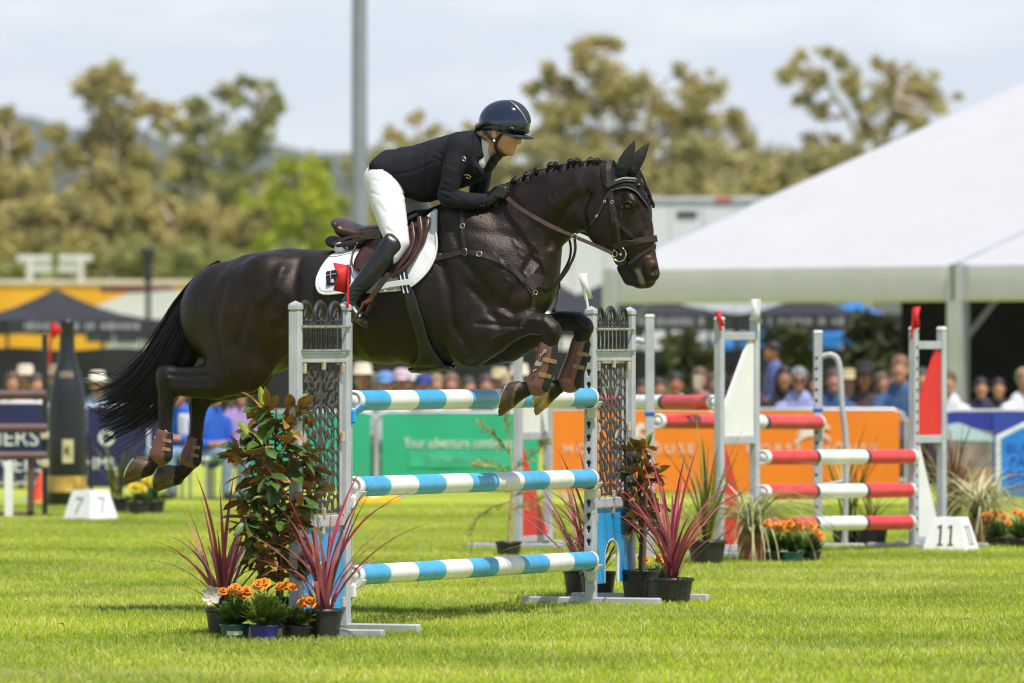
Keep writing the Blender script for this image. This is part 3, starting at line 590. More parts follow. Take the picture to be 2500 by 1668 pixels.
for a, b, o_ in ((END, RL+me_*1.0, 5.0), (END, RL+me_*.6, 2*DEP-.2)):
    mb = MB(); q0, q1 = a+mr_*o_, b+mr_*o_; mb.beam(mpt(q0, 1.35), mpt(q1, 1.35), .04, 2.7); mb.build('shade_sheet', SHADEM, t)
for dd, pa, pb in ((80.5, 2068, 2760), (86.0, 2085, 2700)): mb = MB(); q0, q1 = P(K(pa), HY, dd), P(K(pb), HY, dd); mb.beam(mpt(q0, 1.25), mpt(q1, 1.25), .04, 2.5); mb.build('shade_sheet', SHADEM, t)
q0, q1 = END+mr_*.6, END+mr_*12; mb = MB(); mb.beam(mpt(q0, 1.2), mpt(q1, 1.2), .04, 2.4); mb.build('shade_sheet', SHADEM, t)
# crowd barriers with printed banners
def barrier(label, a, b, yt, yb, colr, d=63.5, name='crowd_barrier', pipe=True, group=None):
    xa, xb = P(K(a), 0, d).x, P(K(b), 0, d).x; zt, zb = P(0, K(yt), d).z, P(0, K(yb), d).z
    t = thing(name, label, 'banner', loc=((xa+xb)/2, d, 0), group=group); W_ = xb-xa; mb = MB(); n = 14; vs = []
    for j in range(4):
        for k in range(n+1): vs.append((-W_/2+W_*k/n, -.035+.006*math.sin(k*1.1+j*2), zb+(zt-zb)*j/3))
    mb.add(vs, [(j*(n+1)+k, j*(n+1)+k+1, (j+1)*(n+1)+k+1, (j+1)*(n+1)+k) for j in range(3) for k in range(n)], 0, True); sh = mb.build('banner_sheet', mat('banner_%s' % name+str(int(a)), colr, rough=.5, var=.03, scale=.8), t)
    mb = MB(); r_ = .12
    pts = [(-W_/2-.06, 0, .02), (-W_/2-.06, 0, zt-r_), (-W_/2-.03, 0, zt-.03), (-W_/2+r_-.06, 0, zt+.01), (W_/2-r_+.06, 0, zt+.01), (W_/2+.03, 0, zt-.03), (W_/2+.06, 0, zt-r_), (W_/2+.06, 0, .02)]
    mb.tube(pts, .02, 8); mb.build('tube_frame', GALV, t)
    mb = MB(); mb.tube([(-W_/2-.06, 0, .16), (W_/2+.06, 0, .16)], .015, 8); mb.build('lower_rail', GALV, t)
    for x in (-W_/2+.2, W_/2-.2): mb = MB(); mb.box((x, 0, .01), (.06, .5, .02)); mb.build('foot', GALV, t)
    for i in range(1, 12): mb = MB(); x = -W_/2+W_*i/12; mb.tube([(x, .012, .16), (x, .012, zt)], .006, 5); mb.build('bar', GALV, t)
    return t, sh, W_, zt, zb
TX = lambda x, z, y=-.047: Matrix.Translation((x, y, z)) @ Matrix.Rotation(R(90), 4, 'X')
LWHT = mat('letter_white', (.70, .74, .72), rough=.6); GRN = (.018, .36, .20); LGRN = mat('letter_green', (.16, .50, .36), rough=.6)
barrier('narrow end of a green banner between the left wing and a bent steel pipe', 560, 851, 948, 1118, GRN)
t, sh, W_, zt, zb = barrier('green banner with white wording behind the blue and white rails', 876, 1236, 950, 1120, GRN)
xo = lambda px, a, b: P(K(px-(a+b)/2)+CX, 0, 63.5).x
text('Your adventure continues', .149, TX(xo(1052, 876, 1236), P(0, K(1017), 63.5).z) @ Matrix.Diagonal((.66, 1, 1, 1)), LWHT, sh)
mb = MB(); mb.bevbox((xo(1062, 876, 1236), -.043, P(0, K(1053), 63.5).z), (1.05, .006, .16), .002); mb.build('web_box', mat('pale_green', (.03, .40, .235), rough=.6), sh)
text('Discovermore.com.au', .10, TX(xo(1062, 876, 1236), P(0, K(1053), 63.5).z, -.052) @ Matrix.Diagonal((.8, 1, 1, 1)), LGRN, sh)
ORG = (.74, .19, .004); LPNK = mat('letter_pink', (.72, .60, .55), rough=.6)
def jumpinghorse(parent, x, z, s):
    """small white galloping-horse mark on the sheet"""
    mb = MB(); poly = [(-.5, .02), (-.34, .16), (-.2, .2), (.1, .17), (.3, .34), (.42, .4), (.5, .3), (.58, .24), (.54, .18), (.42, .22), (.34, .06), (.5, -.02), (.62, -.16), (.56, -.2), (.4, -.08), (.26, -.04), (.36, -.2), (.28, -.24), (.14, -.06), (-.1, -.04), (-.3, -.12), (-.5, -.28), (-.56, -.22), (-.4, -.06), (-.36, .06), (-.52, -.06)]
    mb.prism([(px*s, pz*s) for px, pz in poly], .004, c=(x, -.048, z)); mb.build('horse_mark', LPNK, parent)
for a, b in ((1246, 1640), (1662, 2064)):
    t, sh, W_, zt, zb = barrier('orange banner with a white horse mark %s' % ('between the right blue wing and the triangle wing' if a < 1300 else 'beside the red triangle wing'), a, b, 943, 1128, ORG)
    xm = W_*0.0; jumpinghorse(sh, xm, P(0, K(998), 63.5).z, .30)
    text('HORSE  HÔUSE', .13, TX(xm, P(0, K(1031), 63.5).z), LPNK, sh, space=1.5)
# navy banners on the far left
NVY = (.012, .014, .075)
t, sh, W_, zt, zb = barrier('navy banner with large white capitals behind the brown rails', -190, 106, 928, 1090, NVY, d=62.0)
text('PARTNERS', .22, TX(.02, P(0, K(1006), 62).z), LWHT, sh); text('RIVERS', .20, TX(.3, P(0, K(1068), 62).z), LWHT, sh)
t, sh, W_, zt, zb = barrier('navy banner with a round white emblem beside the dark bottle', 200, 372, 936, 1118, NVY, d=62.5)
mb = MB(); mb.lathe([(.045, -.003), (.075, -.003), (.075, .003), (.045, .003)], 24, (P(K(245-286)+CX, 0, 62.5).x, -.046, P(0, K(1005), 62.5).z), rot=Matrix.Rotation(R(90), 3, 'X'), cap0=False, cap1=False, smooth=False); mb.build('emblem', LWHT, sh)
text('MML', .16, TX(P(K(230-286)+CX, 0, 62.5).x, P(0, K(1065), 62.5).z), LWHT, sh); text('I', .26, TX(P(K(342-286)+CX, 0, 62.5).x, P(0, K(1010), 62.5).z), LWHT, sh)
# blue banner with a shed picture and hexagon
d = 61.0; t, sh, W_, zt, zb = barrier('blue banner with a white hexagon outline under the marquee leg', 2172, 2560, 946, 1142, (.020, .028, .30), d=d)
hx = lambda px: P(K(px-2366)+CX, 0, d).x; hzz = lambda py: P(0, K(py), d).z
def slab(pts, mt, y, nm): mb = MB(); mb.prism([(hx(a), hzz(b)) for a, b in pts], .004, c=(0, y, 0)); return mb.build(nm, mt, sh)
slab([(2174, 975), (2290, 992), (2290, 1140), (2174, 1140)], mat('print_stone', (.25, .22, .20), rough=.7, var=.3, scale=6), -.046, 'picture')
slab([(2174, 1072), (2284, 1076), (2284, 1138), (2174, 1138)], mat('print_sand', (.46, .30, .18), rough=.7, var=.3, scale=5), -.0505, 'picture_ground')
slab([(2174, 974), (2200, 970), (2282, 1002), (2282, 1014), (2174, 1010)], mat('print_roof', (.42, .55, .62), rough=.7, var=.05), -.0515, 'picture_roof')
slab([(2278, 948), (2560, 948), (2560, 1141), (2278, 1141)], mat('print_blue', (.020, .055, .36), rough=.5, var=.1, scale=2), -.0525, 'blue_field')
slab([(2284, 1000), (2350, 968), (2420, 1000), (2420, 1140), (2284, 1140)], LWHT, -.058, 'hexagon')
slab([(2296, 1006), (2350, 979), (2408, 1006), (2408, 1140), (2296, 1140)], mat('print_cyan', (.010, .20, .66), rough=.5, var=.1), -.063, 'hexagon')
for i, s_ in enumerate(('BUILD', 'PAVE', 'BARO', 'PERM')): text(s_, .13, TX(hx(2352), hzz(1030+i*30), -.068), mat('print_deep', (.012, .05, .40), rough=.5), sh)
# yellow drum foot under the green banner
mb = MB(); mb.lathe([(.30, 0), (.30, .02), (.26, .10), (.10, .12)], 20, G(K(845), K(1152))); o = mb.build('yellow_base', mat('yellow_plastic', (.75, .42, .01), rough=.4)); o.name = 'yellow_weight'; tag(o, 'yellow plastic ballast weight on the grass below the green banner', 'ballast')
mb = MB(); mb.lathe([(.12, 0), (.10, .02), (.07, .14), (.03, .25), (.02, .26)], 16, G(K(96), K(1150))); o = mb.build('orange_cone', mat('orange_plastic', (.75, .07, .01), rough=.45)); tag(o, 'small orange cone on the grass beside the dark bottle', 'cone')
# ------------------------------------------------------------------ the blue and white jump
JGREY = mat('jump_grey_paint', (.44, .46, .50), rough=.5, scale=5, var=.10, bump=.08, bscale=40); JLITE = mat('jump_bare_alloy', (.48, .50, .53), rough=.42, metal=.25, scale=9, var=.12, bump=.05)
IRON = mat('black_cast', (.022, .022, .026), rough=.5, var=.2, scale=30); FRET = mat('fret_rubber', (.062, .055, .053), rough=.75, var=.2, scale=20, bump=.3, bscale=120)
JBLUE = mat('jump_blue', (.012, .33, .74), rough=.42, var=.08, scale=4, bump=.06, bscale=30); WOODC = mat('clip_wood', (.50, .40, .28), rough=.7, var=.2, scale=20); WPLAS = mat('white_plastic', (.74, .74, .70), rough=.4, var=.05, scale=8); RUST = mat('rod_steel', (.45, .42, .36), rough=.4, metal=.6, var=.25, scale=25)
RW = Matrix(((FD.x, -FH.x, 0), (FD.y, -FH.y, 0), (0, 0, 1)))     # local x along the rails, local -y towards the landing side
RZ = math.atan2(FD.y, FD.x)
wear(JGREY, (.24, .24, .24), (18, 18, 9), .58, .75, .6); wear(JBLUE, (.20, .42, .60), (25, 25, 60), .62, .72, .5); wear(JLITE, (.20, .19, .17), (20, 20, 20), .6, .75, .6)
def standard(label, org, sgn, zt, W=.645):
    """one wing; org = foot of the inner post; sgn = -1: wing runs back along -x"""
    t = thing('jump_standard', label, 'jump wing', loc=org, rz=RZ)
    xi, xo = 0.0, sgn*W; lo, hi = min(xi, xo), max(xi, xo); px = .058; py = .052
    for x in (xi, xo):
        mb = MB(); mb.bevbox((x, 0, zt/2+.02), (px, py, zt-.04), .004); p_ = mb.build('post', JGREY, t)
        mb = MB(); mb.bevbox((x, 0, zt+.018), (px+.008, py+.008, .035), .008); mb.add([(x-.028, -.025, zt+.034), (x+.028, -.025, zt+.034), (x+.028, .025, zt+.034), (x-.028, .025, zt+.034), (x, 0, zt+.05)], [(0, 1, 4), (1, 2, 4), (2, 3, 4), (3, 0, 4)]); mb.build('post_cap', JLITE, p_)
        mb = MB(); mb.bevbox((x+.0, .0 if x == xi else -.06, .03), (.055, .80, .05), .006); mb.build('foot', JLITE, t)
    a, b = lo+px/2, hi-px/2; wd = b-a; cx = (a+b)/2
    for z, h in ((1.372, .05), (.568, .055)): mb = MB(); mb.bevbox((cx, 0, z), (wd-.002, .044, h), .004); mb.build('crossbar', JGREY, t)
    for z in (1.522, 1.405): mb = MB(); mb.tube([(a-.02, -.03, z), (b+.03, -.03, z+.002)], .007, 8); mb.build('rod', RUST, t)
    # cast cresting: bars with three looped tops
    g = Field((a-.01, -.03, 1.38), (b+.01, .03, 1.68), .005); n = 9
    for i in range(n):
        x = a+.03+(wd-.06)*i/(n-1); g.chain([(x, 0, 1.395, .011, .010), (x, 0, 1.535, .011, .010)], .003)
    g.chain([(a+.01, 0, 1.527, .009, .009), (b-.01, 0, 1.527, .009, .009)], .003)
    for i in range(3):
        c = a+wd*(i+.5)/3; hw = wd/6*.78
        arc = [(c+hw*math.cos(th), 0, 1.575+.068*math.sin(th), .012, .011) for th in np.linspace(-.25, math.pi+.25, 13)]
        g.chain([(c+hw, 0, 1.53, .012, .011)]+arc+[(c-hw, 0, 1.53, .012, .011)], .003)
        g.chain([(c, 0, 1.535, .008, .008), (c+.018, 0, 1.57, .008, .008), (c, 0, 1.605, .008, .008), (c-.018, 0, 1.57, .008, .008), (c, 0, 1.535, .008, .008)], .003); g.chain([(c, 0, 1.60, .007, .007), (c, 0, 1.64, .007, .007)], .003)
        g.chain([(c-hw, 0, 1.55, .006, .006), (c+hw, 0, 1.55, .006, .006)], .003)
    V, Q = g.nets(); link(bpy.data.objects.new('cresting', npmesh('cresting', V, Q, IRON)), t)
    # pierced scroll panel
    fa, fb, z0, z1 = a+.045, b-.045, .605, 1.335; g = Field((fa-.01, -.016, z0-.01), (fb+.01, .016, z1+.01), .0042); fw = fb-fa
    X = g.ax[0][:, None, None]; Y = g.ax[1][None, :, None]; Z = g.ax[2][None, None, :]
    g.f = np.maximum(np.maximum(np.abs(X-(fa+fb)/2)-fw/2, np.abs(Y)-.0045), np.abs(Z-(z0+z1)/2)-(z1-z0)/2).astype(np.float32)*np.ones(tuple(g.n), np.float32)
    rr = random.Random(5); m_ = 12
    def hole(x, z, rx, rz_, rot=0):
        sl = g._box(np.array((x, 0, z)), np.array((x, 0, z)), .05); X_ = g.ax[0][sl[0]][:, None, None]-x; Z_ = g.ax[2][sl[2]][None, None, :]-z; ca, sa = math.cos(rot), math.sin(rot); u, w_ = X_*ca+Z_*sa, -X_*sa+Z_*ca
        d_ = (1-np.sqrt((u/rx)**2+(w_/rz_)**2))*min(rx, rz_); g.f[sl] = np.maximum(g.f[sl], np.broadcast_to(d_, g.f[sl].shape))
    for i in range(m_):                                          # mirrored scrolls, each row different
        z = z0+.045+(z1-z0-.09)*i/(m_-1); c = (fa+fb)/2; big = i % 4 == 1
        j = lambda q: rr.uniform(1-q, 1+q)
        row = [(fw*.41, rr.uniform(-.006, .006), .026*j(.2), .027*j(.2), rr.uniform(-.6, .6)), (fw*.33, .034, .011*j(.3), .009*j(.3), 0)]
        if big: row += [(fw*.20, .004, .040*j(.15), .022*j(.2), rr.uniform(.3, 1.0)), (fw*.07, -.022, .013, .020, .4), (fw*.10, .030, .016, .011, -.5), (fw*.28, -.024, .012, .012, 0)]
        else: row += [(fw*.25, rr.uniform(-.012, .012), .026*j(.25), .015*j(.3), rr.uniform(-1.2, 1.2)), (fw*.15, .026, .017*j(.3), .010*j(.2), rr.uniform(-1, 1)), (fw*.07, -.008, .015*j(.3), .024*j(.25), rr.uniform(-.6, .6)), (fw*.17, -.022, .013*j(.3), .009*j(.2), rr.uniform(-1, 1)), (fw*.28, -.032, .010, .010, 0)]
        for x, dz, rx, rz_, ro in row:
            for s_ in (-1, 1): hole(c+s_*x, z+dz, rx*1.08, rz_*.86, ro*s_)
    V, Q = g.nets(); link(bpy.data.objects.new('scroll_panel', npmesh('scroll_panel', V, Q, FRET)), t)
    for s_ in (0, 1):
        mb = MB(); x = (a+.022) if s_ == 0 else (b-.022); mb.bevbox((x, .004, (z0+z1)/2), (.036, .02, z1-z0+.02), .003); mb.build('batten', JLITE, t)
    for x, z in ((fa-.006, 1.318), (fb+.006, 1.318), ((fa+fb)/2, 1.335), (fb+.006, .98), (fa-.006, .98), (fa-.004, .62), (fb+.004, .62), ((fa+fb)/2, .61)):
        mb = MB(); mb.bevbox((x, -.018, z), (.026, .018, .05), .003); mb.build('clip', WOODC, t)
    # blue arch panel
    z0, z1 = .125, .535; mb = MB(); ar = [(a+.01+wd*.0, z0), (cx-wd*.2, z0), (cx-wd*.2, .26)]
    ar += [(cx+wd*.2*math.cos(th), .26+.105*math.sin(th)) for th in np.linspace(math.pi, 0, 14)]
    ar += [(cx+wd*.2, .26), (cx+wd*.2, z0), (b-.01, z0), (b-.01, z1), (a+.01, z1)]
    clean = [ar[0]]
    for q in ar[1:]:
        if math.hypot(q[0]-clean[-1][0], q[1]-clean[-1][1]) > 1e-4: clean.append(q)
    mb.prism(clean, .018); pan = mb.build('arch_panel', JBLUE, t)
    mb = MB(); edge = [(cx-wd*.2, -.0, z0)]+[(cx+wd*.2*math.cos(th), 0, .26+.105*math.sin(th)) for th in np.linspace(math.pi, 0, 14)]+[(cx+wd*.2, 0, z0)]
    mb.tube(edge, .0105, 8, smooth=True); mb.build('arch_edge', WPLAS, pan)
    for x, z in ((cx, .53), (b-.015, .49), (b-.015, .16), (a+.015, .49)): mb = MB(); mb.bevbox((x, -.015, z), (.03, .015, .05), .003); mb.build('clip', WOODC, t)
    # keyhole track on the face towards the rails
    xf = -sgn*(px/2+.012); g = Field((-.008, -.036, .15), (.008, .036, 1.56), .0038)
    X = g.ax[0][:, None, None]; Y = g.ax[1][None, :, None]; Z = g.ax[2][None, None, :]
    g.f = (np.maximum(np.maximum(np.abs(X)-.004, np.abs(Y)-.027), np.abs(Z-.855)-.69)*np.ones(tuple(g.n))).astype(np.float32)
    z = .22
    while z < 1.5:
        for cz, rr_ in ((z, .0125), (z-.014, .0065), (z-.022, .006)):
            d_ = rr_-np.sqrt(Y**2+(Z-cz)**2); g.f = np.maximum(g.f, np.broadcast_to(d_, g.f.shape)).astype(np.float32)
        z += .0715
    V, Q = g.nets(); V = V+np.array([xf, 0, 0]); link(bpy.data.objects.new('keyhole_track', npmesh('keyhole_track', V, Q, JLITE, smooth=False)), t)
    mb = MB(); mb.box((xf+sgn*.0085, 0, .855), (.006, .046, 1.36)); mb.build('track_back', mat('track_shadow', (.035, .035, .037), rough=.8), t)
    return t
SL_ = standard('grey jump wing with black scroll panel behind the potted shrub', FA-FD*.03, -1, 1.60)
SR_ = standard('grey jump wing with black scroll panel and keyhole track beside the white flag', FB+FD*.03, 1, 1.60)
RBLUE = mat('rail_blue', (.055, .36, .66), rough=.36, var=.10, scale=7, bump=.05, bscale=25); RWHT = mat('rail_white', (.76, .76, .74), rough=.38, var=.07, scale=6)
wear(RBLUE, (.50, .62, .70), (9, 60, 60), .63, .70, .7); wear(RWHT, (.42, .40, .34), (8, 40, 40), .60, .72, .6)
def rail(name, label, a, b, r, bands, mats, capm, group=None, belt=None):
    t = thing(name, label, 'rail', loc=a, group=group); d = b-a; L_ = d.length; q = d.to_track_quat('Z', 'Y').to_matrix(); mb = MB(); z = 0.0; n = 28
    prof = []
    for i, (fr, mi) in enumerate(bands):
        z1 = z+L_*fr; mb.lathe([(r, z), (r, z1)], n, (0, 0, 0), mi, True, False, False, rot=q); z = z1
    mb.build('pole', mats, t)
    for zz, s_ in ((0, -1), (L_, 1)):
        mb = MB(); pr = [(r*.0, zz+s_*.010), (r*.55, zz+s_*.010), (r*.58, zz+s_*.004), (r*.72, zz+s_*.004), (r*.75, zz+s_*.012), (r*.96, zz+s_*.012), (r*1.03, zz+s_*.004), (r*1.03, zz-s_*.03)]
        if s_ > 0: pr = pr[::-1]
        mb.lathe(pr, n, (0, 0, 0), 0, True, False, False, rot=q); mb.build('end_cap', capm, t)
    return t
zL = [1.158, .730, .290]; zR = [1.150, .706, .258]
for i, (lab) in enumerate(('top blue and white striped rail under the horse hooves', 'middle blue and white striped rail between the grey wings', 'lowest blue and white striped rail close above the grass')):
    a = FA+FD*.045; b = FB-FD*.045; a.z = zL[i]; b.z = zR[i]; a += FH*.02; b += FH*.02
    rail('jump_rail', lab, a, b, .0505, [(1/9, k % 2) for k in range(9)], [RBLUE, RWHT], WPLAS)
def cup(parent, x, s, z, m_):
    """plastic cup that carries a rail end; local x along the rails"""
    mb = MB(); ring_ = [(.056*math.sin(th), -.056*math.cos(th)) for th in np.linspace(-1.25, 1.25, 11)]; out = [(.066*math.sin(th), -.066*math.cos(th)) for th in np.linspace(1.25, -1.25, 11)]
    M_ = Matrix.Rotation(R(90), 3, 'Z'); mb.prism(ring_+out, .055, M=M_, c=(x+s*.03, -.02, z)); mb.build('cup', m_, parent)
    mb = MB(); mb.bevbox((x+s*.006, -.02, z-.075), (.03, .05, .07), .008); mb.build('cup_bracket', m_, parent)
for i in range(3):
    cup(SL_, .041, 1, zL[i]-.003, JBLUE if i == 0 else WPLAS); cup(SR_, -.041, -1, zR[i]-.003, mat('cup_cream', (.60, .60, .48), rough=.5, var=.06))
REDF = mat('red_flag_cloth', (.62, .016, .018), rough=.6, var=.06, trans=.25, scale=20); WHTF = mat('white_flag_cloth', (.78, .78, .78), rough=.6, var=.03, trans=.25)
def flag(label, base, tip, poly, d, m_, sm, nm='jump_flag'):
    b = P(*base, d); t = thing(nm, label, 'flag', loc=b); mb = MB(); mb.tube([(0, 0, 0), P(*tip, d)-b], .0065*d/33, 8); mb.build('stick', sm, t)
    mb = MB(); n = len(poly); q = [P(x, y, d)-b+Vector((0, .012*math.sin(i*1.7), 0)) for i, (x, y) in enumerate(poly)]
    c = sum(q, Vector())/n+Vector((0, -.012, 0)); mb.add(q+[c], [(i, (i+1) % n, n) for i in range(n)], 0, True); o = mb.build('cloth', m_, t); md = o.modifiers.new('t', 'SOLIDIFY'); md.thickness = .0025
flag('red flag with a notched edge on top of the left grey wing', (849, 752), (850, 646), [(850, 648), (832, 644), (813, 641), (818, 655), (824, 672), (818, 690), (813, 709), (830, 713), (848, 718), (849, 682)], 32.93, REDF, mat('red_stick', (.55, .02, .02), rough=.4))
flag('white flag on a bent stick on top of the right grey wing', (1436, 756), (1425, 690), [(1411, 669), (1432, 667), (1434, 690), (1448, 728), (1428, 733), (1420, 700)], 36.36, WHTF, WPLAS)
# ------------------------------------------------------------------ potted plants
rp = random.Random(23)
def potmat(n, c): return mat('pot_'+n, c, rough=.42, var=.12, scale=14, bump=.05, bscale=60)
PB, PG, PBL = potmat('black', (.018, .018, .020)), potmat('green', (.012, .10, .075)), potmat('blue', (.012, .016, .20)); SOIL = mat('soil', (.035, .022, .014), rough=.95, var=.4, scale=40, bump=1, bscale=60)
wear(PB, (.10, .085, .07), (18, 18, 14), .56, .74, .45); wear(PBL, (.10, .10, .16), (18, 18, 14), .58, .74, .4); wear(PG, (.10, .13, .11), (18, 18, 14), .58, .74, .4)
TERRA = mat('terracotta', (.42, .17, .08), rough=.8, var=.15, scale=10); TIMB = mat('timber_box', (.36, .17, .07), rough=.7, var=.25, scale=12)
def pot(t, r, h, m_, taper=.78, tilt=None):
    mb = MB(); q = Matrix.Rotation(tilt, 3, 'Y') if tilt else None
    mb.lathe([(r*taper, 0), (r*.97, h*.86), (r*.97, h*.87), (r*1.05, h*.88), (r*1.06, h), (r*.98, h), (r*.95, h*.9)], 22, mi=0, cap1=False, rot=q); mb.build('pot', m_, t)
    mb = MB(); mb.lathe([(0.001, h*.9), (r*.95, h*.9)], 22, cap0=False, cap1=False, rot=q, smooth=False); mb.build('soil', SOIL, t)
# strap-leaved cordylines: each leaf its own part, a few shared shapes
def straps(n_shape, lmin, lmax, wd, colr_mats, droop):
    out = []
    for k in range(n_shape):
        L_ = rp.uniform(lmin, lmax); mb = MB(); n = 9; vs = []; bend = rp.uniform(*droop)
        for i in range(n+1):
            s = i/n; ang = R(90)-bend*s*s*1.2; x = L_*s*math.sin(bend*s*.55); z = L_*s*math.cos(bend*s*.55)
            w_ = wd*(.55+.9*math.sin(math.pi*min(1, .12+s*.88))**.8)*(1-s**4)*.6+.0006
            vs += [(x, -w_, z+w_*.35), (x, 0, z), (x, w_, z+w_*.35)]
        mb.add(vs, [(i*3+j, i*3+j+1, (i+1)*3+j+1, (i+1)*3+j) for i in range(n) for j in range(2)], 0, True); out.append(mb.mesh('leaf', rp.choice(colr_mats)))
    return out
CRED = [mat('cordyline_red', (.40, .060, .10), rough=.35, var=.25, scale=6, trans=.25), mat('cordyline_plum', (.20, .035, .06), rough=.33, var=.25, scale=6, trans=.2), mat('cordyline_pink', (.55, .19, .22), rough=.38, var=.2, scale=6, trans=.3)]
RSH = straps(14, .55, .86, .0105, CRED, (.2, 1.4))
def cordyline(label, pos, r, h, n, scale=1.0, spread=.75, potm=PB, shapes=RSH, name='potted_cordyline', group=None, lean=0.0):
    t = thing(name, label, 'potted plant', loc=pos, group=group); pot(t, r, h, potm)
    for i in range(n):
        o = bpy.data.objects.new('leaf', rp.choice(shapes)); link(o, t); o.location = (rp.gauss(0, .012), rp.gauss(0, .012), h*.85)
        tilt = abs(rp.gauss(0, .34))*spread+.04; o.rotation_euler = (0, tilt, rp.uniform(0, 6.283)); s = scale*rp.uniform(.7, 1.1); o.scale = (s, s, s)
    return t
# magnolia shrub with two-faced leaves
def magleaf(top, back, l_, w_, curl):
    mb = MB(); n = 5; vs = []
    for sd in (0, 1):
        for i in range(n+1):
            s = i/n; ww = w_*math.sin(math.pi*(.06+.9*s))**.75*(1 if s < 1 else .1); z = -curl*l_*s*s
            vs += [(l_*s, -ww, z+ww*.28-sd*.0012), (l_*s, 0, z-sd*.0012), (l_*s, ww, z+ww*.28-sd*.0012)]
    off = 3*(n+1)
    for i in range(n):
        for j in range(2): q = (i*3+j, (i+1)*3+j, (i+1)*3+j+1, i*3+j+1); mb.add([vs[a] for a in q], [(0, 1, 2, 3)], 0, True); q = [a+off for a in q][::-1]; mb.add([vs[a] for a in q], [(0, 1, 2, 3)], 1, True)
    return mb.mesh('leaf', [top, back])
MGT = mat('magnolia_green', (.075, .14, .026), rough=.22, var=.25, scale=10, spec=.6); MGY = mat('magnolia_fresh', (.27, .38, .045), rough=.28, var=.2, scale=10, spec=.5, trans=.2); MRB = mat('magnolia_rust', (.34, .15, .035), rough=.6, var=.25, scale=12); MOR = mat('magnolia_orange', (.65, .24, .03), rough=.5, var=.2, scale=12, trans=.2)
TWIG = mat('twig', (.14, .085, .045), rough=.8, var=.2, scale=20); STAKE = mat('bamboo', (.50, .33, .18), rough=.6, var=.2, scale=14)
ML = [magleaf(MGT, MRB, .115, .027, .15), magleaf(MGT, MRB, .10, .026, .3), magleaf(MGY, MRB, .095, .022, .1), magleaf(MRB, MRB, .11, .026, .2), magleaf(MOR, MRB, .09, .019, .1)]
def magnolia(label, pos, h0, h1, rad, n, bronze=.3, r=.17, hp=.26, seed=1, stake=True, lean=0.0, extra=0):
    rr = random.Random(seed); t = thing('potted_magnolia', label, 'potted shrub', loc=pos); pot(t, r, hp, PB)
    mb = MB(); mb.tube([(0, 0, hp*.9), (.01, lean*.4, h0), (-.01, .01+lean, (h0+h1)/2), (.0, lean, h1)], [.011, .010, .008, .004], 7); mb.build('stem', TWIG, t)
    if stake: mb = MB(); mb.tube([(.02, -.02, hp*.8), (.035, lean-.03, h0+(h1-h0)*.45)], .010, 7); mb.build('stake', STAKE, t)
    nb = 30; tips = []
    for i in range(nb):
        f = (i+.5)/nb; z = h0+(h1-h0)*f; a = i*2.4+rr.uniform(-.4, .4); R_ = rad*(.35+.75*math.sin(math.pi*(.15+.72*f)))*rr.uniform(.6, 1.1); b0 = Vector((0, lean, z-.10)); b1 = Vector((math.cos(a)*R_, math.sin(a)*R_+lean, z+rr.uniform(-.02, .08)))
        mb = MB(); mb.tube([b0, (b0+b1)/2+Vector((0, 0, -.015)), b1], [.005, .004, .002], 5, caps=False); mb.build('twig', TWIG, t); tips.append((b0, b1))
    for i in range(n):
        b0, b1 = tips[i % nb]; f = 1.0 if i < nb*4 else rr.uniform(.25, 1.0); p_ = b0.lerp(b1, f); q = rr.random()
        young = rr.random() < (.5 if p_.z > h1-.22 else .12)
        if young: m_ = ML[rr.choice((2, 2, 4))]
        else: m_ = ML[3] if q < bronze else ML[rr.choice((0, 0, 1))]
        o = bpy.data.objects.new('leaf', m_); link(o, t); o.location = p_; up = rr.uniform(-1.25, -.5) if young else rr.uniform(-.35, .75)
        o.rotation_euler = (rr.uniform(-.9, .9), up, math.atan2(b1.y-lean, b1.x)+rr.uniform(-1.6, 1.6)); s = rr.uniform(.8, 1.3); o.scale = (s, s, s)
    vs = []; fs = []; mi = []                                  # the many leaves further in, joined
    for i in range(extra):
        b0, b1 = tips[rr.randrange(nb)]; p_ = b0.lerp(b1, rr.uniform(.1, 1.0))+Vector((rr.gauss(0, .02), rr.gauss(0, .02), rr.gauss(0, .02))); sm = ML[rr.choice((0, 0, 0, 1, 1, 2, 3, 3))]; s = rr.uniform(.6, 1.0)
        E = Matrix.LocRotScale(p_, Matrix.Rotation(rr.uniform(0, 6.28), 3, 'Z') @ Matrix.Rotation(rr.uniform(-.6, .7), 3, 'Y') @ Matrix.Rotation(rr.uniform(-.9, .9), 3, 'X'), Vector((s, s, s))); o0 = len(vs); vs += [tuple(E @ v.co) for v in sm.vertices]
        ms = [MGT, MRB, MGY].index(sm.materials[0]) if sm.materials[0] in (MGT, MRB, MGY) else 1
        for f in sm.polygons: fs.append([o0+k for k in f.vertices]); mi.append(ms if f.material_index == 0 else 1)
    if extra:
        me = bpy.data.meshes.new('inner_leaves'); me.from_pydata(vs, [], fs)
        for q in (MGT, MRB, MGY): me.materials.append(q)
        me.polygons.foreach_set('material_index', mi); me.polygons.foreach_set('use_smooth', [True]*len(fs)); o = link(bpy.data.objects.new('inner_leaves', me), t); o['kind'] = 'stuff'
    return t
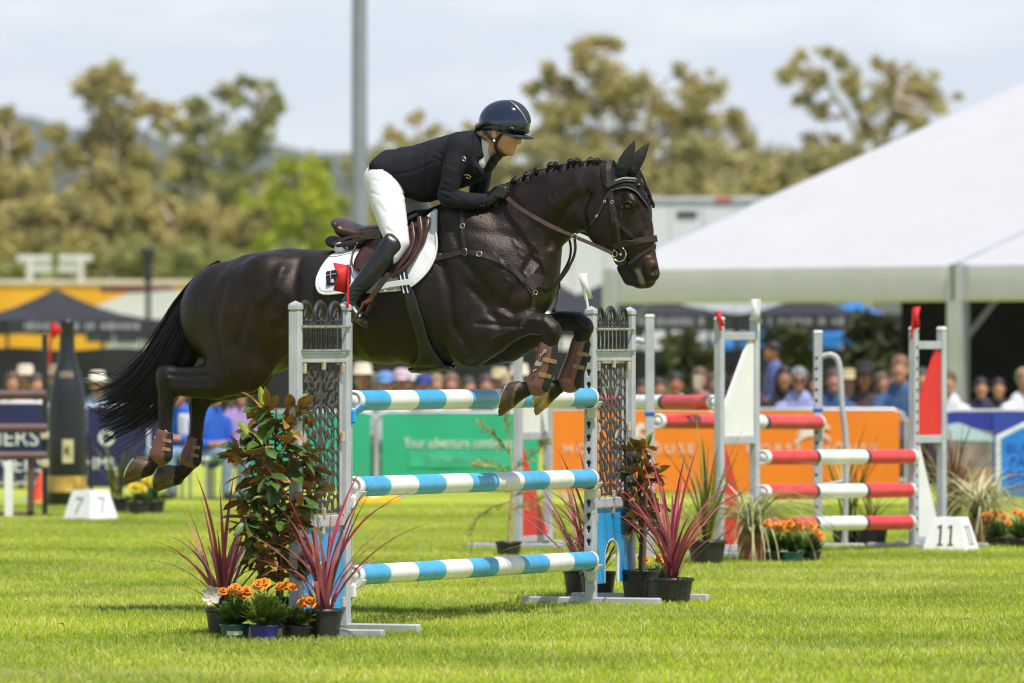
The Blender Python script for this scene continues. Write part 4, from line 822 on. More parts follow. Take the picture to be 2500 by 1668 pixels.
# marigolds
MGF = mat('marigold_green', (.10, .20, .03), rough=.55, var=.3, scale=12, trans=.2); MGL = mat('marigold_lime', (.24, .32, .04), rough=.55, var=.3, scale=12, trans=.25); ORF = mat('marigold_orange', (.92, .30, .006), rough=.6, var=.25, scale=40, trans=.15); YLF = mat('chrysanthemum_yellow', (.80, .62, .02), rough=.6, var=.15, scale=30, trans=.2)
def blossom(m_, s=1.0):
    mb = MB()
    for ring_, (r_, z, n, up) in enumerate([(.024, 0, 11, .1), (.019, .006, 10, .5), (.013, .011, 8, .9), (.006, .014, 5, 1.3)]):
        for k in range(n):
            a = 6.283*(k+.5*(ring_ % 2))/n+rp.uniform(-.1, .1); d_ = Vector((math.cos(a)*math.cos(up), math.sin(a)*math.cos(up), math.sin(up))); si = Vector((-math.sin(a), math.cos(a), 0)); b = Vector((0, 0, z)); l_ = r_*s*1.05
            mb.add([b-si*.003*s, b+d_*l_*.8-si*l_*.34, b+d_*l_+Vector((0, 0, -.002)), b+d_*l_*.8+si*l_*.34, b+si*.003*s], [(0, 1, 2, 3, 4)], 0)
    return mb.mesh('blossom', m_)
BLS = [blossom(ORF, 1.0), blossom(ORF, 1.15)]; BLY = [blossom(YLF, 1.6), blossom(YLF, 1.9)]
def marigold(label, pos, r, h, potm, flowers, top, n=170, mats=(MGF,), group=None, blooms=BLS, spreadr=1.25, tilt=None, name='potted_marigold'):
    t = thing(name, label, 'potted flower', loc=pos, group=group); pot(t, r, h, potm, tilt=tilt)
    for m_ in mats:
        mb = MB()
        for i in range(n//len(mats)):
            a = rp.uniform(0, 6.283); f = rp.random()**.6; b = Vector((math.cos(a)*r*.3*f, math.sin(a)*r*.3*f, h*.9)); e = Vector((math.cos(a)*r*spreadr*f, math.sin(a)*r*spreadr*f, h+(top-h)*rp.uniform(.25, 1.0)*(1-.45*f*f)))
            mb.tube([b, (b+e)/2+Vector((0, 0, .01)), e], [.0016, .0014, .001], 3, caps=False)
            dr = (e-b).normalized(); si = dr.cross(Vector((0, 0, 1))).normalized()
            for k in range(7):
                c = b.lerp(e, .4+.6*k/6)
                for s_ in (-1, 1):
                    d_ = (si*s_+dr*.8+Vector((0, 0, rp.uniform(-.4, .2)))).normalized(); l_ = rp.uniform(.018, .032); w_ = d_.cross(Vector((0, 0, 1))).normalized()*.0042
                    mb.add([c, c+d_*l_*.5+w_, c+d_*l_, c+d_*l_*.5-w_], [(0, 1, 2, 3)])
        o = mb.build('foliage', m_, t); o['kind'] = 'stuff'
    for (dx, dz) in flowers:
        o = bpy.data.objects.new('blossom', rp.choice(blooms)); link(o, t); o.location = (dx, rp.uniform(-.05, .01), dz); o.rotation_euler = (rp.uniform(.5, 1.1), rp.uniform(-.4, .4), 0); s = rp.uniform(1.0, 1.35); o.scale = (s, s, s)
        mb = MB(); mb.tube([(dx*.4, 0, h*.9), (dx*.9, o.location.y, dz-.004)], [.002, .0018], 4, caps=False); mb.build('flower_stalk', MGF, t)
    return t
g = lambda x, y: G(K(x), K(y))
# group in front of the left wing
cordyline('red cordyline with arching leaves in a black pot behind the green pot', g(512, 1466), .085, .15, 36, .98, .85)
cordyline('red cordyline in a black pot against the blue panel of the left wing', g(744, 1471), .088, .155, 38, 1.0, .85)
magnolia('tall potted magnolia with glossy green and rusty leaves in front of the left wing', g(636, 1466)+Vector((0, .06, 0)), .36, 1.13, .185, 298, .22, r=.10, hp=.20, seed=3, lean=-.17, extra=210)
marigold('orange marigold in a green pot with a pale label', g(540, 1474), .072, .088, PG, [(-.06, .245), (-.02, .25), (.02, .25), (.05, .24), (.0, .262), (.035, .232)], .225, n=230)
t = [o for o in bpy.data.objects if o.name.startswith('potted_marigold') and o.parent is None][-1]
mb = MB(); n_ = 8; vs = []
for z in (.036, .056):
    for k in range(n_+1): a = R(-125)+R(70)*k/n_; rr_ = .072*(.78+.19*z/.076)+.0012; vs.append((math.cos(a)*rr_, math.sin(a)*rr_, z))
mb.add(vs, [(k, k+1, n_+2+k, n_+1+k) for k in range(n_)], 0, True); mb.build('pot_label', mat('paper_label', (.70, .66, .42), rough=.7, var=.2, scale=20), t)
marigold('tangled marigold with leggy lime stems in a blue pot', g(607, 1476), .070, .088, PBL, [(-.002, .285), (-.028, .28), (.075, .27), (.105, .275), (.135, .265)], .25, n=230, mats=(MGL, MGF), spreadr=1.5)
marigold('marigold with two orange heads in a tilted black pot', g(677, 1473), .075, .082, PB, [(.055, .20), (.035, .185), (.07, .19)], .17, n=200, mats=(MGF, MGL), tilt=.10)
# white bloom lying against the red cordyline
t = thing('magnolia_bloom', 'large cream magnolia bloom resting beside the orange marigold', 'flower', loc=P(K(486), K(1366), 32.25)); MCR = mat('cream_petal', (.72, .66, .55), rough=.5, var=.1, scale=20, trans=.25)
for k in range(7):
    mb = MB(); a = 6.283*k/7; d_ = Vector((math.cos(a), -.3+.5*rp.random(), math.sin(a)*.9)).normalized(); si = d_.cross(Vector((0, 1, 0))).normalized(); vs = []
    for i in range(5): s = i/4; w_ = .022*math.sin(math.pi*(.1+.85*s)); c = d_*.05*s+Vector((0, -.018*s*s, 0)); vs += [c-si*w_, c+Vector((0, .006, 0)), c+si*w_]
    mb.add(vs, [(i*3+j, i*3+j+1, i*3+j+4, i*3+j+3) for i in range(4) for j in range(2)], 0, True); mb.build('petal', MCR, t)
# group at the right wing
magnolia('potted magnolia with bronze leaves in a big black pot behind the right wing', g(1469, 1386)+Vector((0, .05, 0)), .42, .86, .07, 110, .50, r=.105, hp=.19, seed=8, extra=20)
cordyline('red cordyline in a black pot at the end of the right wing foot', g(1543, 1391), .115, .155, 46, 1.06, .95)
cordyline('red cordyline seen through the arch of the right wing panel', g(1374, 1386)+Vector((0, .30, 0)), .10, .17, 40, 1.0, 1.0)
cordyline('plum cordyline leaning out behind the keyhole track', g(1335, 1382)+Vector((0, .45, 0)), .10, .17, 26, .95, 1.2)
marigold('orange marigold tucked between the two black pots of the right wing', g(1512, 1384)+Vector((0, .12, 0)), .08, .10, PBL, [(-.09, .245), (-.075, .235), (.005, .24), (.055, .235), (.09, .23)], .22, n=150)
# ------------------------------------------------------------------ red and white oxer, other wings, number boxes
RRED = mat('rail_red', (.68, .055, .055), rough=.33, var=.10, scale=6); RBLK = mat('rail_black_band', (.03, .035, .04), rough=.5); TRED = mat('panel_red', (.66, .012, .014), rough=.4, var=.06, scale=3); TWHT = mat('panel_white', (.76, .76, .75), rough=.45, var=.04, scale=3)
wear(RRED, (.62, .50, .46), (8, 50, 50), .62, .70, .6); wear(TWHT, (.50, .47, .40), (5, 5, 9), .58, .75, .5)
HOLE = mat('hole_dark', (.02, .02, .02), rough=.9)
def wing(label, a, b, d0, d1, ztop, uppers, lowers, holes=None, zc=(1.46, .80), feet=True, cat='jump wing'):
    """two posts at pixel columns a, b (2350-wide) and distances d0, d1; triangles as (colour, side that is tall)"""
    A = P(K(a), HY, d0); B = P(K(b), HY, d1); A.z = B.z = 0; d = B-A; W = d.length; t = thing('jump_wing', label, cat, loc=A, rz=math.atan2(d.y, d.x))
    for x in (0, W):
        mb = MB(); mb.bevbox((x, 0, ztop/2), (.055, .055, ztop), .005); p_ = mb.build('post', JGREY, t)
        mb = MB(); mb.bevbox((x, 0, ztop+.015), (.062, .062, .03), .010); mb.build('post_cap', WPLAS, p_)
        if feet: mb = MB(); mb.bevbox((x, .0, .026), (.05, .75, .05), .005); mb.build('foot', JGREY, t)
    for z in zc: mb = MB(); mb.bevbox((W/2, 0, z), (W-.057, .045, .055), .004); mb.build('crossbar', JGREY, t)
    mb = MB(); mb.bevbox((W/2, 0, .075), (W-.057, .04, .045), .004); mb.build('crossbar', JGREY, t)
    x0, x1 = .03, W-.03
    if uppers:
        m_, tall = uppers; z0, z1 = zc[1]+.03, zc[0]-.03; q = [(x0, z0), (x1, z0), (x1, z1), (x1-.06, z1)] if tall == 'r' else [(x0, z0), (x1, z0), (x0+.06, z1), (x0, z1)]
        if tall == 'r': q.append((x0, z0+.16))
        mb = MB(); mb.prism(q, .02); mb.build('triangle_panel', m_, t)
    if lowers:
        m_, tall = lowers; z0, z1 = .10, zc[1]-.03; q = [(x0, z0), (x1-.0, z0), (x0+.03, z1), (x0, z1)] if tall == 'l' else [(x0, z0), (x1, z0), (x1, z1), (x1-.03, z1)]
        mb = MB(); mb.prism(q, .02); mb.build('triangle_panel', m_, t)
    if holes is not None:
        x = 0 if holes == 'a' else W
        mb = MB(); z = .15
        while z < ztop-.1: mb.lathe([(.001, 0), (.012, 0)], 10, (x, -.0285, z), rot=Matrix.Rotation(R(90), 3, 'X'), cap0=False, cap1=False, smooth=False); z += .075
        o = mb.build('pin_holes', HOLE, t); o['kind'] = 'stuff'
    return t, A, B
def rrail(label, a, ya, da, b, yb, db, bands, r=.05):
    A = P(K(a), K(ya), da); B = P(K(b), K(yb), db); return rail('striped_rail', label, A, B, r, bands, [RRED, RWHT, RBLK], WPLAS)
BD = [(.245, 0), (.015, 2), (.225, 1), (.015, 2), (.245, 0), (.015, 2), (.225, 1), (.015, 2)]; tot = sum(x for x, _ in BD); BD3 = [(.32, 0), (.02, 2), (.32, 1), (.02, 2), (.32, 0)]
wing('grey wing with a white triangle above a red one beside the tussock box', 1651, 1732, 44.6, 45.0, 1.60, (TWHT, 'r'), (TRED, 'l'), zc=(1.50, .80))
wing('grey wing with a red triangle above a white one beside the number eleven box', 2097, 2161, 46.6, 46.9, 1.54, (TRED, 'r'), (TWHT, 'l'), holes='a', zc=(1.44, .78))
wing('grey wing with a white panel above a red triangle behind the feathery sapling', 1189, 1258, 46.6, 47.2, 1.58, (TWHT, 'r'), (TRED, 'l'), zc=(1.46, .80))
def bent(label, px, d, zt, side, holes=True):
    A = P(K(px), HY, d); A.z = 0; t = thing('jump_upright', label, 'jump upright', loc=A)
    mb = MB(); mb.bevbox((0, 0, zt/2), (.06, .06, zt), .005); mb.build('post', JGREY, t); mb = MB(); mb.bevbox((0, 0, zt+.012), (.066, .066, .024), .008); mb.build('post_cap', WPLAS, t)
    s = side; q = [Vector((s*.03, 0, zt-.16)), Vector((s*.10, 0, zt-.15)), Vector((s*.15, 0, zt-.22)), Vector((s*.17, 0, zt-.5)), Vector((s*.20, 0, .7)), Vector((s*.19, 0, .03))]
    mb = MB(); mb.tube([cr_(q, i/30) for i in range(31)], .022, 10); mb.build('bent_tube', JGREY, t)
    mb = MB(); mb.tube([(s*.03, 0, .45), (s*.19, 0, .48)], .012, 8); mb.build('tie_bar', JGREY, t); mb = MB(); mb.bevbox((s*.08, 0, .02), (.5, .05, .04), .005); mb.build('foot', JGREY, t)
    mb = MB(); mb.bevbox((0, -.0, .98), (.066, .066, .03), .004); mb.build('band', mat('band_blue', (.01, .10, .45), rough=.5), t)
    if holes:
        mb = MB(); z = .15
        while z < zt-.1: mb.lathe([(.001, 0), (.011, 0)], 10, (-s*.012, -.0315, z), rot=Matrix.Rotation(R(90), 3, 'X'), cap0=False, cap1=False, smooth=False); z += .075
        mb.build('pin_holes', HOLE, t)['kind'] = 'stuff'
bent('grey upright with a bent tube beside the right blue wing', 1491, 44.4, 1.62, -1, False); bent('grey upright with pin holes and a bent tube behind the striped rails', 1877, 47.0, 1.52, 1)
rrail('red and white rail on the front of the oxer at the top', 1752, 1050, 45.0, 2094, 1048, 46.55, BD3); rrail('red and white rail in the middle of the oxer front', 1752, 1130, 45.0, 2090, 1125, 46.55, BD3); rrail('red and white rail nearest the grass on the oxer front', 1752, 1204, 45.0, 2089, 1199, 46.55, BD3)
rrail('red and white rail resting on the bent-tube uprights', 1510, 967, 44.5, 1880, 970, 46.95, [(.34, 0), (.02, 2), (.27, 1), (.02, 2), (.35, 0)])
rrail('white and red rail running behind the right blue wing', 1265, 922, 47.0, 1640, 924, 44.75, [(.18, 1), (.02, 2), (.24, 0), (.02, 2), (.24, 1), (.02, 2), (.28, 0)])
def cupb(x, y, d):
    pass
flag('red flag on the grey wing above the white triangle', (K(1656), K(760)), (K(1644), K(714)), [(K(x), K(y)) for x, y in ((1641, 716), (1655, 713), (1656, 730), (1664, 748), (1650, 750), (1645, 733))], 44.55, REDF, REDF)
flag('white flag on the grey wing beside the seated crowd', (K(1741), K(760)), (K(1741), K(688)), [(K(x), K(y)) for x, y in ((1724, 687), (1745, 687), (1744, 715), (1744, 740), (1719, 736), (1727, 712))], 44.95, WHTF, WPLAS)
flag('red flag on the holed post of the red triangle wing', (K(2092), K(778)), (K(2096), K(706)), [(K(x), K(y)) for x, y in ((2094, 706), (2113, 703), (2108, 726), (2112, 752), (2093, 758), (2094, 730))], 46.5, REDF, REDF)
flag('red flag on the post in front of the gazebo', (K(112), K(840)), (K(120), K(738)), [(K(x), K(y)) for x, y in ((119, 738), (128, 742), (144, 760), (132, 768), (122, 780))], 58.0, REDF, REDF)
flag('small white flag behind the horse chest', (K(1252), K(730)), (K(1250), K(716)), [(K(x), K(y)) for x, y in ((1240, 716), (1262, 716), (1262, 740), (1246, 738))], 47.0, WHTF, WPLAS)
def numbox(label, px, py, wt, wb, h, dep, num, rz, ink, tsz):
    c = G(K(px), K(py)); t = thing('number_box', label, 'number marker', loc=c, rz=rz); mb = MB(); a, b = wb/2, wt/2; db, dt = dep/2, dep*.32
    vs = [(-a, -db, 0), (a, -db, 0), (a, db, 0), (-a, db, 0), (-b, -dt, h), (b, -dt, h), (b, dt, h), (-b, dt, h)]; mb.add(vs, [(0, 1, 5, 4), (1, 2, 6, 5), (2, 3, 7, 6), (3, 0, 4, 7), (4, 5, 6, 7), (3, 2, 1, 0)])
    bx_ = mb.build('box', mat('box_white', (.78, .78, .78), rough=.45, var=.03), t); 
    def face(i0, i1, i2, i3):
        A, B, C_, D_ = [Vector(vs[i]) for i in (i0, i1, i2, i3)]; x = (B-A).normalized(); m_ = (A+B+C_+D_)/4; n_ = (B-A).cross(D_-A).normalized(); y = n_.cross(x)
        M_ = Matrix((x, y, n_)).transposed().to_4x4(); M_.translation = m_+n_*.0025; return M_
    ONE = [(-.10, -.36), (.13, -.36), (.13, -.325), (.05, -.315), (.05, .36), (.01, .36), (-.12, .28), (-.12, .25), (-.02, .275), (-.02, -.315), (-.10, -.325)]
    for f in ((0, 1, 5, 4), (1, 2, 6, 5)):
        if num == '11':
            for dx in (-.19, .19):
                mb = MB(); mb.prism([((x+dx)*tsz*(1 if f[0] == 0 else .8), z*tsz) for x, z in ONE], .002); M_ = face(*f) @ Matrix.Rotation(R(-90), 4, 'X'); me = mb.mesh('numeral', ink); me.transform(M_); link(bpy.data.objects.new('numeral', me), t)
        else: text(num, tsz, face(*f), ink, t, name='numeral', depth=.001)
INK = mat('numeral_ink', (.010, .018, .035), rough=.5); GINK = mat('numeral_grey', (.36, .36, .38), rough=.6)
numbox('white number box reading 11 in front of the red triangle wing', 2182, 1268, .19, .33, .245, .30, '11', R(-22), INK, .20)
numbox('white number box reading 7 in front of the dark bottle', 208, 1197, .20, .32, .255, .34, '7', R(-40), GINK, .20)
# brown rustic rails on the far left
BRN = mat('brown_paint', (.115, .062, .058), rough=.55, var=.15, scale=4)
A = G(K(44), K(1192)); t = thing('brown_jump', 'dusky brown plank jump with three rails in front of the navy banner', 'jump', loc=A); d = A.y
xz = lambda x, y: (P(K(x), 0, d).x-A.x, 0, P(0, K(y), d).z)
for y0, y1, l in ((907, 15, 106), (984, 15, 108), (1047, 13, 108)):
    mb = MB(); mb.tube([xz(-260, y0), xz(l, y0-1)], K(y1*.72)*d/F, 12); mb.build('rail', BRN, t)
for x, ww in ((70, .055), (-120, .055)): mb = MB(); q = xz(x, 1050); mb.bevbox((q[0], .03, q[2]/2), (ww, .05, q[2]), .005); mb.build('post', BRN, t)
mb = MB(); q0, q1 = xz(-260, 1186), xz(80, 1186); mb.beam((q0[0], .03, .03), (q1[0], .03, .03), .05, .06); mb.build('ground_rail', BRN, t)
mb = MB(); q = xz(20, 1056); mb.bevbox((q[0], -.02, q[2]/2), (.07, .03, q[2]-.02), .004); mb.build('white_board', TWHT, t)
A = G(K(103), K(1190)); t = thing('black_post', 'thin black upright with cream cups in front of the bottle wing', 'jump upright', loc=A); zt = P(0, K(770), A.y).z
mb = MB(); mb.bevbox((0, 0, zt/2), (.045, .045, zt), .004); mb.build('post', DARKP, t); mb = MB(); mb.bevbox((.1, 0, .02), (.4, .05, .04), .004); mb.build('foot', DARKP, t)
for y in (985, 1050): mb = MB(); mb.bevbox((-.0, -.04, P(0, K(y)+14, A.y).z), (.07, .05, .07), .012); mb.build('cup', mat('cup_cream2', (.62, .52, .38), rough=.5), t)
# bottle-shaped wing
A = G(K(154), K(1166)); t = thing('bottle_wing', 'black bottle-shaped jump wing with cream and gold labels', 'jump wing', loc=A); d = A.y; s = d/F
BOTM = mat('bottle_black', (.016, .017, .020), rough=.40, var=.2, scale=3); bz = lambda y: P(0, K(y), d).z
pr = [(.085, .02), (.16, .025), (.175, .06), (.175, bz(1010)), (.172, bz(950)), (.155, bz(900)), (.12, bz(860)), (.085, bz(830)), (.07, bz(800)), (.063, bz(745)), (.068, bz(742)), (.068, bz(735)), (.0, bz(733))]
mb = MB(); mb.lathe(pr, 24, cap1=False); mb.build('bottle', BOTM, t)
def wrap(z0, z1, r_, a0, a1, m_, nm):
    mb = MB(); n = 16; vs = []
    for z in (z0, z1):
        for k in range(n+1): a = a0+(a1-a0)*k/n; vs.append((math.cos(a)*r_, math.sin(a)*r_, z))
    mb.add(vs, [(k, k+1, n+2+k, n+1+k) for k in range(n)], 0, True); return mb.build(nm, m_, t)
wrap(bz(1062), bz(1008), .179, R(-100), R(-68), mat('label_cream', (.55, .50, .26), rough=.6, var=.1, scale=20), 'label'); wrap(bz(1129), bz(1092), .179, R(-165), R(-15), mat('label_gold', (.60, .38, .08), rough=.4, var=.3, scale=9), 'gold_band')
wrap(bz(868), bz(852), .125, R(-120), R(-60), mat('label_print', (.30, .24, .16), rough=.6, var=.3, scale=40), 'neck_label')
text('K', .10, Matrix.Translation((.018, -.186, bz(1034))) @ Matrix.Rotation(R(90), 4, 'X'), BOTM, t, name='label_mark')
for x in (-.20, .21): mb = MB(); mb.bevbox((x, .06, bz(1000)/2), (.03, .03, bz(1000)), .003); mb.build('frame_post', DARKP, t)
mb = MB(); mb.bevbox((0, .06, .03), (.45, .04, .05), .004); mb.build('frame_base', DARKP, t)
# ------------------------------------------------------------------ plants further back
FLX = [mat('flax_green', (.13, .16, .03), rough=.5, var=.3, scale=6, trans=.25), mat('flax_bronze', (.14, .10, .04), rough=.5, var=.3, scale=6, trans=.25), mat('flax_lime', (.30, .30, .03), rough=.5, var=.2, scale=6, trans=.3)]
PAL = [mat('tussock_pale', (.62, .58, .34), rough=.6, var=.2, scale=6, trans=.3), mat('tussock_green', (.34, .36, .13), rough=.6, var=.2, scale=6, trans=.3)]
PUR = [mat('fountain_purple', (.16, .06, .06), rough=.6, var=.25, scale=6, trans=.2), mat('fountain_tan', (.30, .17, .09), rough=.6, var=.25, scale=6, trans=.2)]
FSH = straps(8, .6, .92, .0125, FLX, (.1, .8)); TSH = straps(10, .40, .62, .0065, PAL, (1.4, 3.0)); USH = straps(8, .5, .75, .006, PUR, (.2, .9))
cordyline('tall bronze flax in a black pot behind the red cordyline', g(1622, 1300), .125, .17, 30, .92, .95, shapes=FSH, name='potted_flax')
def boxplant(label, pos, boxf, shapes, n, sc, spread, h, name):
    t = thing(name, label, 'potted plant', loc=pos); boxf(t)
    for i in range(n):
        o = bpy.data.objects.new('leaf', rp.choice(shapes)); link(o, t); o.location = (rp.gauss(0, .025), rp.gauss(0, .025), h); o.rotation_euler = (0, abs(rp.gauss(0, .35))*spread+.04, rp.uniform(0, 6.283)); s = sc*rp.uniform(.7, 1.1); o.scale = (s, s, s)
def tb(t):
    for i, (c_, sz) in enumerate((((0, -.085, .10), (.19, .018, .20)), ((0, .085, .10), (.19, .018, .20)), ((-.086, 0, .10), (.018, .15, .20)), ((.086, 0, .10), (.018, .15, .20)))): mb = MB(); mb.bevbox(c_, sz, .003); mb.build('board', TIMB, t)
    mb = MB(); mb.box((0, 0, .18), (.152, .152, .01)); mb.build('soil', SOIL, t)
boxplant('pale drooping tussock grass in a timber box beside the red triangle', g(1727, 1293), tb, TSH, 150, 1.35, 1.2, .19, 'potted_tussock')
boxplant('pale drooping tussock grass in a terracotta pot beside the number eleven box', g(2248, 1254), lambda t: pot(t, .105, .20, TERRA), TSH, 150, 1.4, 1.2, .19, 'potted_tussock')
boxplant('purple fountain grass standing up behind the white lower triangle', g(2190, 1240), lambda t: pot(t, .12, .17, PB), USH, 90, 1.15, .7, .16, 'potted_fountain_grass')
boxplant('bronze flax drooping in a black pot under the striped rails', g(2000, 1258), lambda t: pot(t, .12, .17, PB), FSH, 22, .62, 1.3, .16, 'potted_flax')
boxplant('green flax in a black pot below the bent tube', g(1945, 1256), lambda t: pot(t, .12, .17, PB), FSH, 26, .85, .6, .16, 'potted_flax')
marigold('orange marigold in a black pot beside the timber box', g(1778, 1296), .075, .085, PB, [(-.05, .27), (.0, .25), (.03, .26)], .25, n=120); marigold('orange marigold in a green pot under the striped rails', g(1820, 1297), .072, .085, PG, [(-.06, .26), (-.02, .27), (.02, .255), (.05, .25), (-.04, .24), (.0, .28)], .24, n=120); marigold('orange marigold in a black pot with heads drooping sideways', g(1860, 1295), .07, .085, PB, [(.0, .24), (.04, .21), (.03, .19), (.06, .18), (.02, .25)], .2, n=120)
marigold('orange marigold in a shallow black pot beside the terracotta pot', g(2292, 1258), .10, .08, PB, [(-.09, .235), (-.05, .24), (-.02, .235), (.01, .24), (.04, .22)], .2, n=120); marigold('orange marigold in a shallow black pot beneath the white hexagon', g(2342, 1262), .10, .08, PB, [(-.09, .19), (-.04, .26), (.0, .25), (.05, .26), (.03, .22)], .24, n=120)
marigold('yellow chrysanthemum in a black pot under the hind hooves', g(318, 1186), .10, .13, PB, [(-.03, .24), (.0, .25), (.03, .235)], .24, n=90, blooms=BLY, name='potted_chrysanthemum'); marigold('tall yellow chrysanthemum in a black pot beside the blue-shirted helpers', g(352, 1184), .10, .13, PB, [(-.05, .30), (-.01, .33), (.03, .30), (.0, .27), (.05, .27)], .28, n=90, blooms=BLY, name='potted_chrysanthemum')
boxplant('green flax in a black pot beside the number seven box', g(268, 1182), lambda t: pot(t, .11, .15, PB), FSH, 26, .75, .6, .14, 'potted_flax')
# feathery sapling
A = g(1167, 1282); t = thing('potted_sapling', 'feathery yellow-green sapling with a drooping branch in a black pot', 'potted plant', loc=A); pot(t, .088, .115, PB); FEA = mat('feathery_leaf', (.33, .31, .08), rough=.6, var=.25, scale=10, trans=.3)
d = A.y; q = lambda x, y: P(K(x), K(y), d)-A
mb = MB(); mb.tube([q(1167, 1260), q(1170, 1180), q(1178, 1100), q(1172, 1040), q(1165, 980)], [.012, .010, .008, .006, .003], 7); mb.build('stem', STAKE, t)
for br_ in ([(1172, 1045), (1140, 1005), (1105, 975)], [(1175, 1090), (1130, 1070), (1098, 1068)], [(1172, 1150), (1120, 1170), (1085, 1210), (1085, 1285)], [(1176, 1080), (1215, 1050), (1262, 1010)], [(1174, 1140), (1215, 1120), (1250, 1080)], [(1170, 1000), (1160, 960), (1162, 940)], [(1172, 1170), (1210, 1160), (1240, 1150)], [(1174, 1110), (1150, 1095), (1120, 1110)]):
    c = [q(*p_)+Vector((0, rp.uniform(-.05, .05), 0)) for p_ in br_]; pts = [cr_(c, i/14) for i in range(15)]; mb = MB(); mb.tube(pts, [.004]*10+[.002]*5, 4)
    for p_ in pts[2:]:
        for k in range(4):
            d_ = (pts[-1]-pts[0]).normalized()+Vector((rp.gauss(0, .7), rp.gauss(0, .7), rp.gauss(0, .7))); d_.normalize(); l_ = rp.uniform(.04, .08); w_ = d_.orthogonal().normalized()*.005; mb.add([p_, p_+d_*l_*.5+w_, p_+d_*l_, p_+d_*l_*.5-w_], [(0, 1, 2, 3)])
    mb.build('branch', FEA, t)
# ------------------------------------------------------------------ spectators
def vfield(ops, h=.018, it=1):
    lo = np.full(3, 1e9); hi = -lo
    for op in ops:
        if op[0] == 'c': S = np.array(op[1], float); r_ = np.maximum(S[:, 3], S[:, 4])[:, None]; lo = np.minimum(lo, (S[:, :3]-r_).min(0)); hi = np.maximum(hi, (S[:, :3]+r_).max(0))
        else: c = np.array(op[1], float); r_ = max(op[2]); lo = np.minimum(lo, c-r_); hi = np.maximum(hi, c+r_)
    g_ = Field(lo-.04, hi+.04, h)
    for op in ops: (g_.chain(op[1], op[2]) if op[0] == 'c' else g_.ell(op[1], op[2], op[3]))
    V, Q = g_.nets(); return vsmooth(V, Q, it, .5), Q
def headops(z, y=0.0):
    return [('e', (0, y+.01, z+.02), (.078, .098, .105), .02), ('e', (0, y-.03, z-.04), (.062, .066, .075), .02), ('e', (0, y-.098, z-.015), (.012, .018, .022), .01), ('e', (0, y-.075, z-.095), (.03, .025, .02), .015), ('e', (-.08, y+.01, z-.01), (.012, .02, .03), .008), ('e', (.08, y+.01, z-.01), (.012, .02, .03), .008), ('c', [(0, y+.02, z-.07, .05, .05), (0, y+.04, z-.22, .058, .058)], .02)]
def figure(kind):
    if kind.startswith('sit'):
        z = 1.17; pel = .50; tor = [(0, .05, z-.24, .14, .09), (0, .06, z-.34, .19, .11), (0, .06, z-.5, .165, .115), (0, .06, pel+.02, .17, .13)]
        thi = lambda s: [(s*.09, .02, pel, .085, .085), (s*.12, -.40, pel+.02, .06, .06)]; shi = lambda s: [(s*.12, -.41, pel, .055, .055), (s*.12, -.36, .10, .042, .042)]; foot = lambda s: [(s*.12, -.38, .05, .042, .042), (s*.13, -.52, .04, .036, .04)]
        if kind == 'sit': arm = lambda s: [(s*.19, .05, z-.30, .058, .058), (s*.25, .02, z-.55, .047, .047), (s*.12, -.24, pel+.12, .036, .036)]
        elif kind == 'sitphone': arm = lambda s: [(s*.19, .05, z-.30, .058, .058), (s*.23, -.14, z-.46, .047, .047), (s*.06, -.26, z-.16, .036, .036)]
        else: arm = lambda s: [(s*.19, .05, z-.30, .058, .058), (s*.26, -.08, z-.52, .047, .047), (s*.05, -.26, z-.48, .036, .036)]
    else:
        z = 1.60; pel = .92; tor = [(0, .03, z-.24, .14, .09), (0, .04, z-.34, .19, .11), (0, .03, z-.52, .165, .11), (0, .03, pel, .16, .12)]
        thi = lambda s: [(s*.085, .03, pel-.02, .085, .09), (s*.09, .01, .50, .06, .062)]; shi = lambda s: [(s*.09, .01, .50, .055, .058), (s*.09, .04, .10, .042, .042)]; foot = lambda s: [(s*.09, .03, .05, .042, .045), (s*.10, -.12, .035, .036, .04)]
        arm = lambda s: [(s*.19, .04, z-.30, .058, .058), (s*.25, .02, z-.58, .047, .047), (s*.12, -.22, z-.62, .036, .036)]
    hand = lambda s: [arm(s)[2], tuple(np.array(arm(s)[2])+np.array((-s*.05, -.05, .02, -.004, -.004)))]
    th_ = lambda S, k: [(a, b, c, r_*k, w_*k) for a, b, c, r_, w_ in S]; fat = lambda S, e: [(a, b, c, r_+e, w_+e) for a, b, c, r_, w_ in S]
    body = headops(z)+[('c', th_(tor, .85), .03)]+[('c', th_(f(s), .9), .02) for f in (arm, hand, thi, shi, foot) for s in (-1, 1)]
    shirt = [('c', fat(tor, .008), .03)]+[('c', fat(arm(s)[:2]+[tuple((np.array(arm(s)[1])+np.array(arm(s)[2]))/2)], .012), .03) for s in (-1, 1)]
    trou = [('c', fat(thi(s), .01), .03) for s in (-1, 1)]+[('c', fat(shi(s), .012), .02) for s in (-1, 1)]+[('c', [(-.07, .05, pel, .1, .12), (.07, .05, pel, .1, .12)], .04)]
    shoe = [('c', fat(foot(s), .006), .01) for s in (-1, 1)]
    return z, {'body': vfield(body, .014), 'shirt': vfield(shirt), 'trousers': vfield(trou), 'shoe': [vfield([q]) for q in shoe]}
WHITE1 = mat('blank', (1, 1, 1))
FIG = {}
for kk in ('sit', 'sitphone', 'sitfold', 'stand'):
    z, parts = figure(kk); FIG[kk] = (z, {n: ([npmesh(n, *q, WHITE1) for q in v] if isinstance(v, list) else npmesh(n, *v, WHITE1)) for n, v in parts.items()})
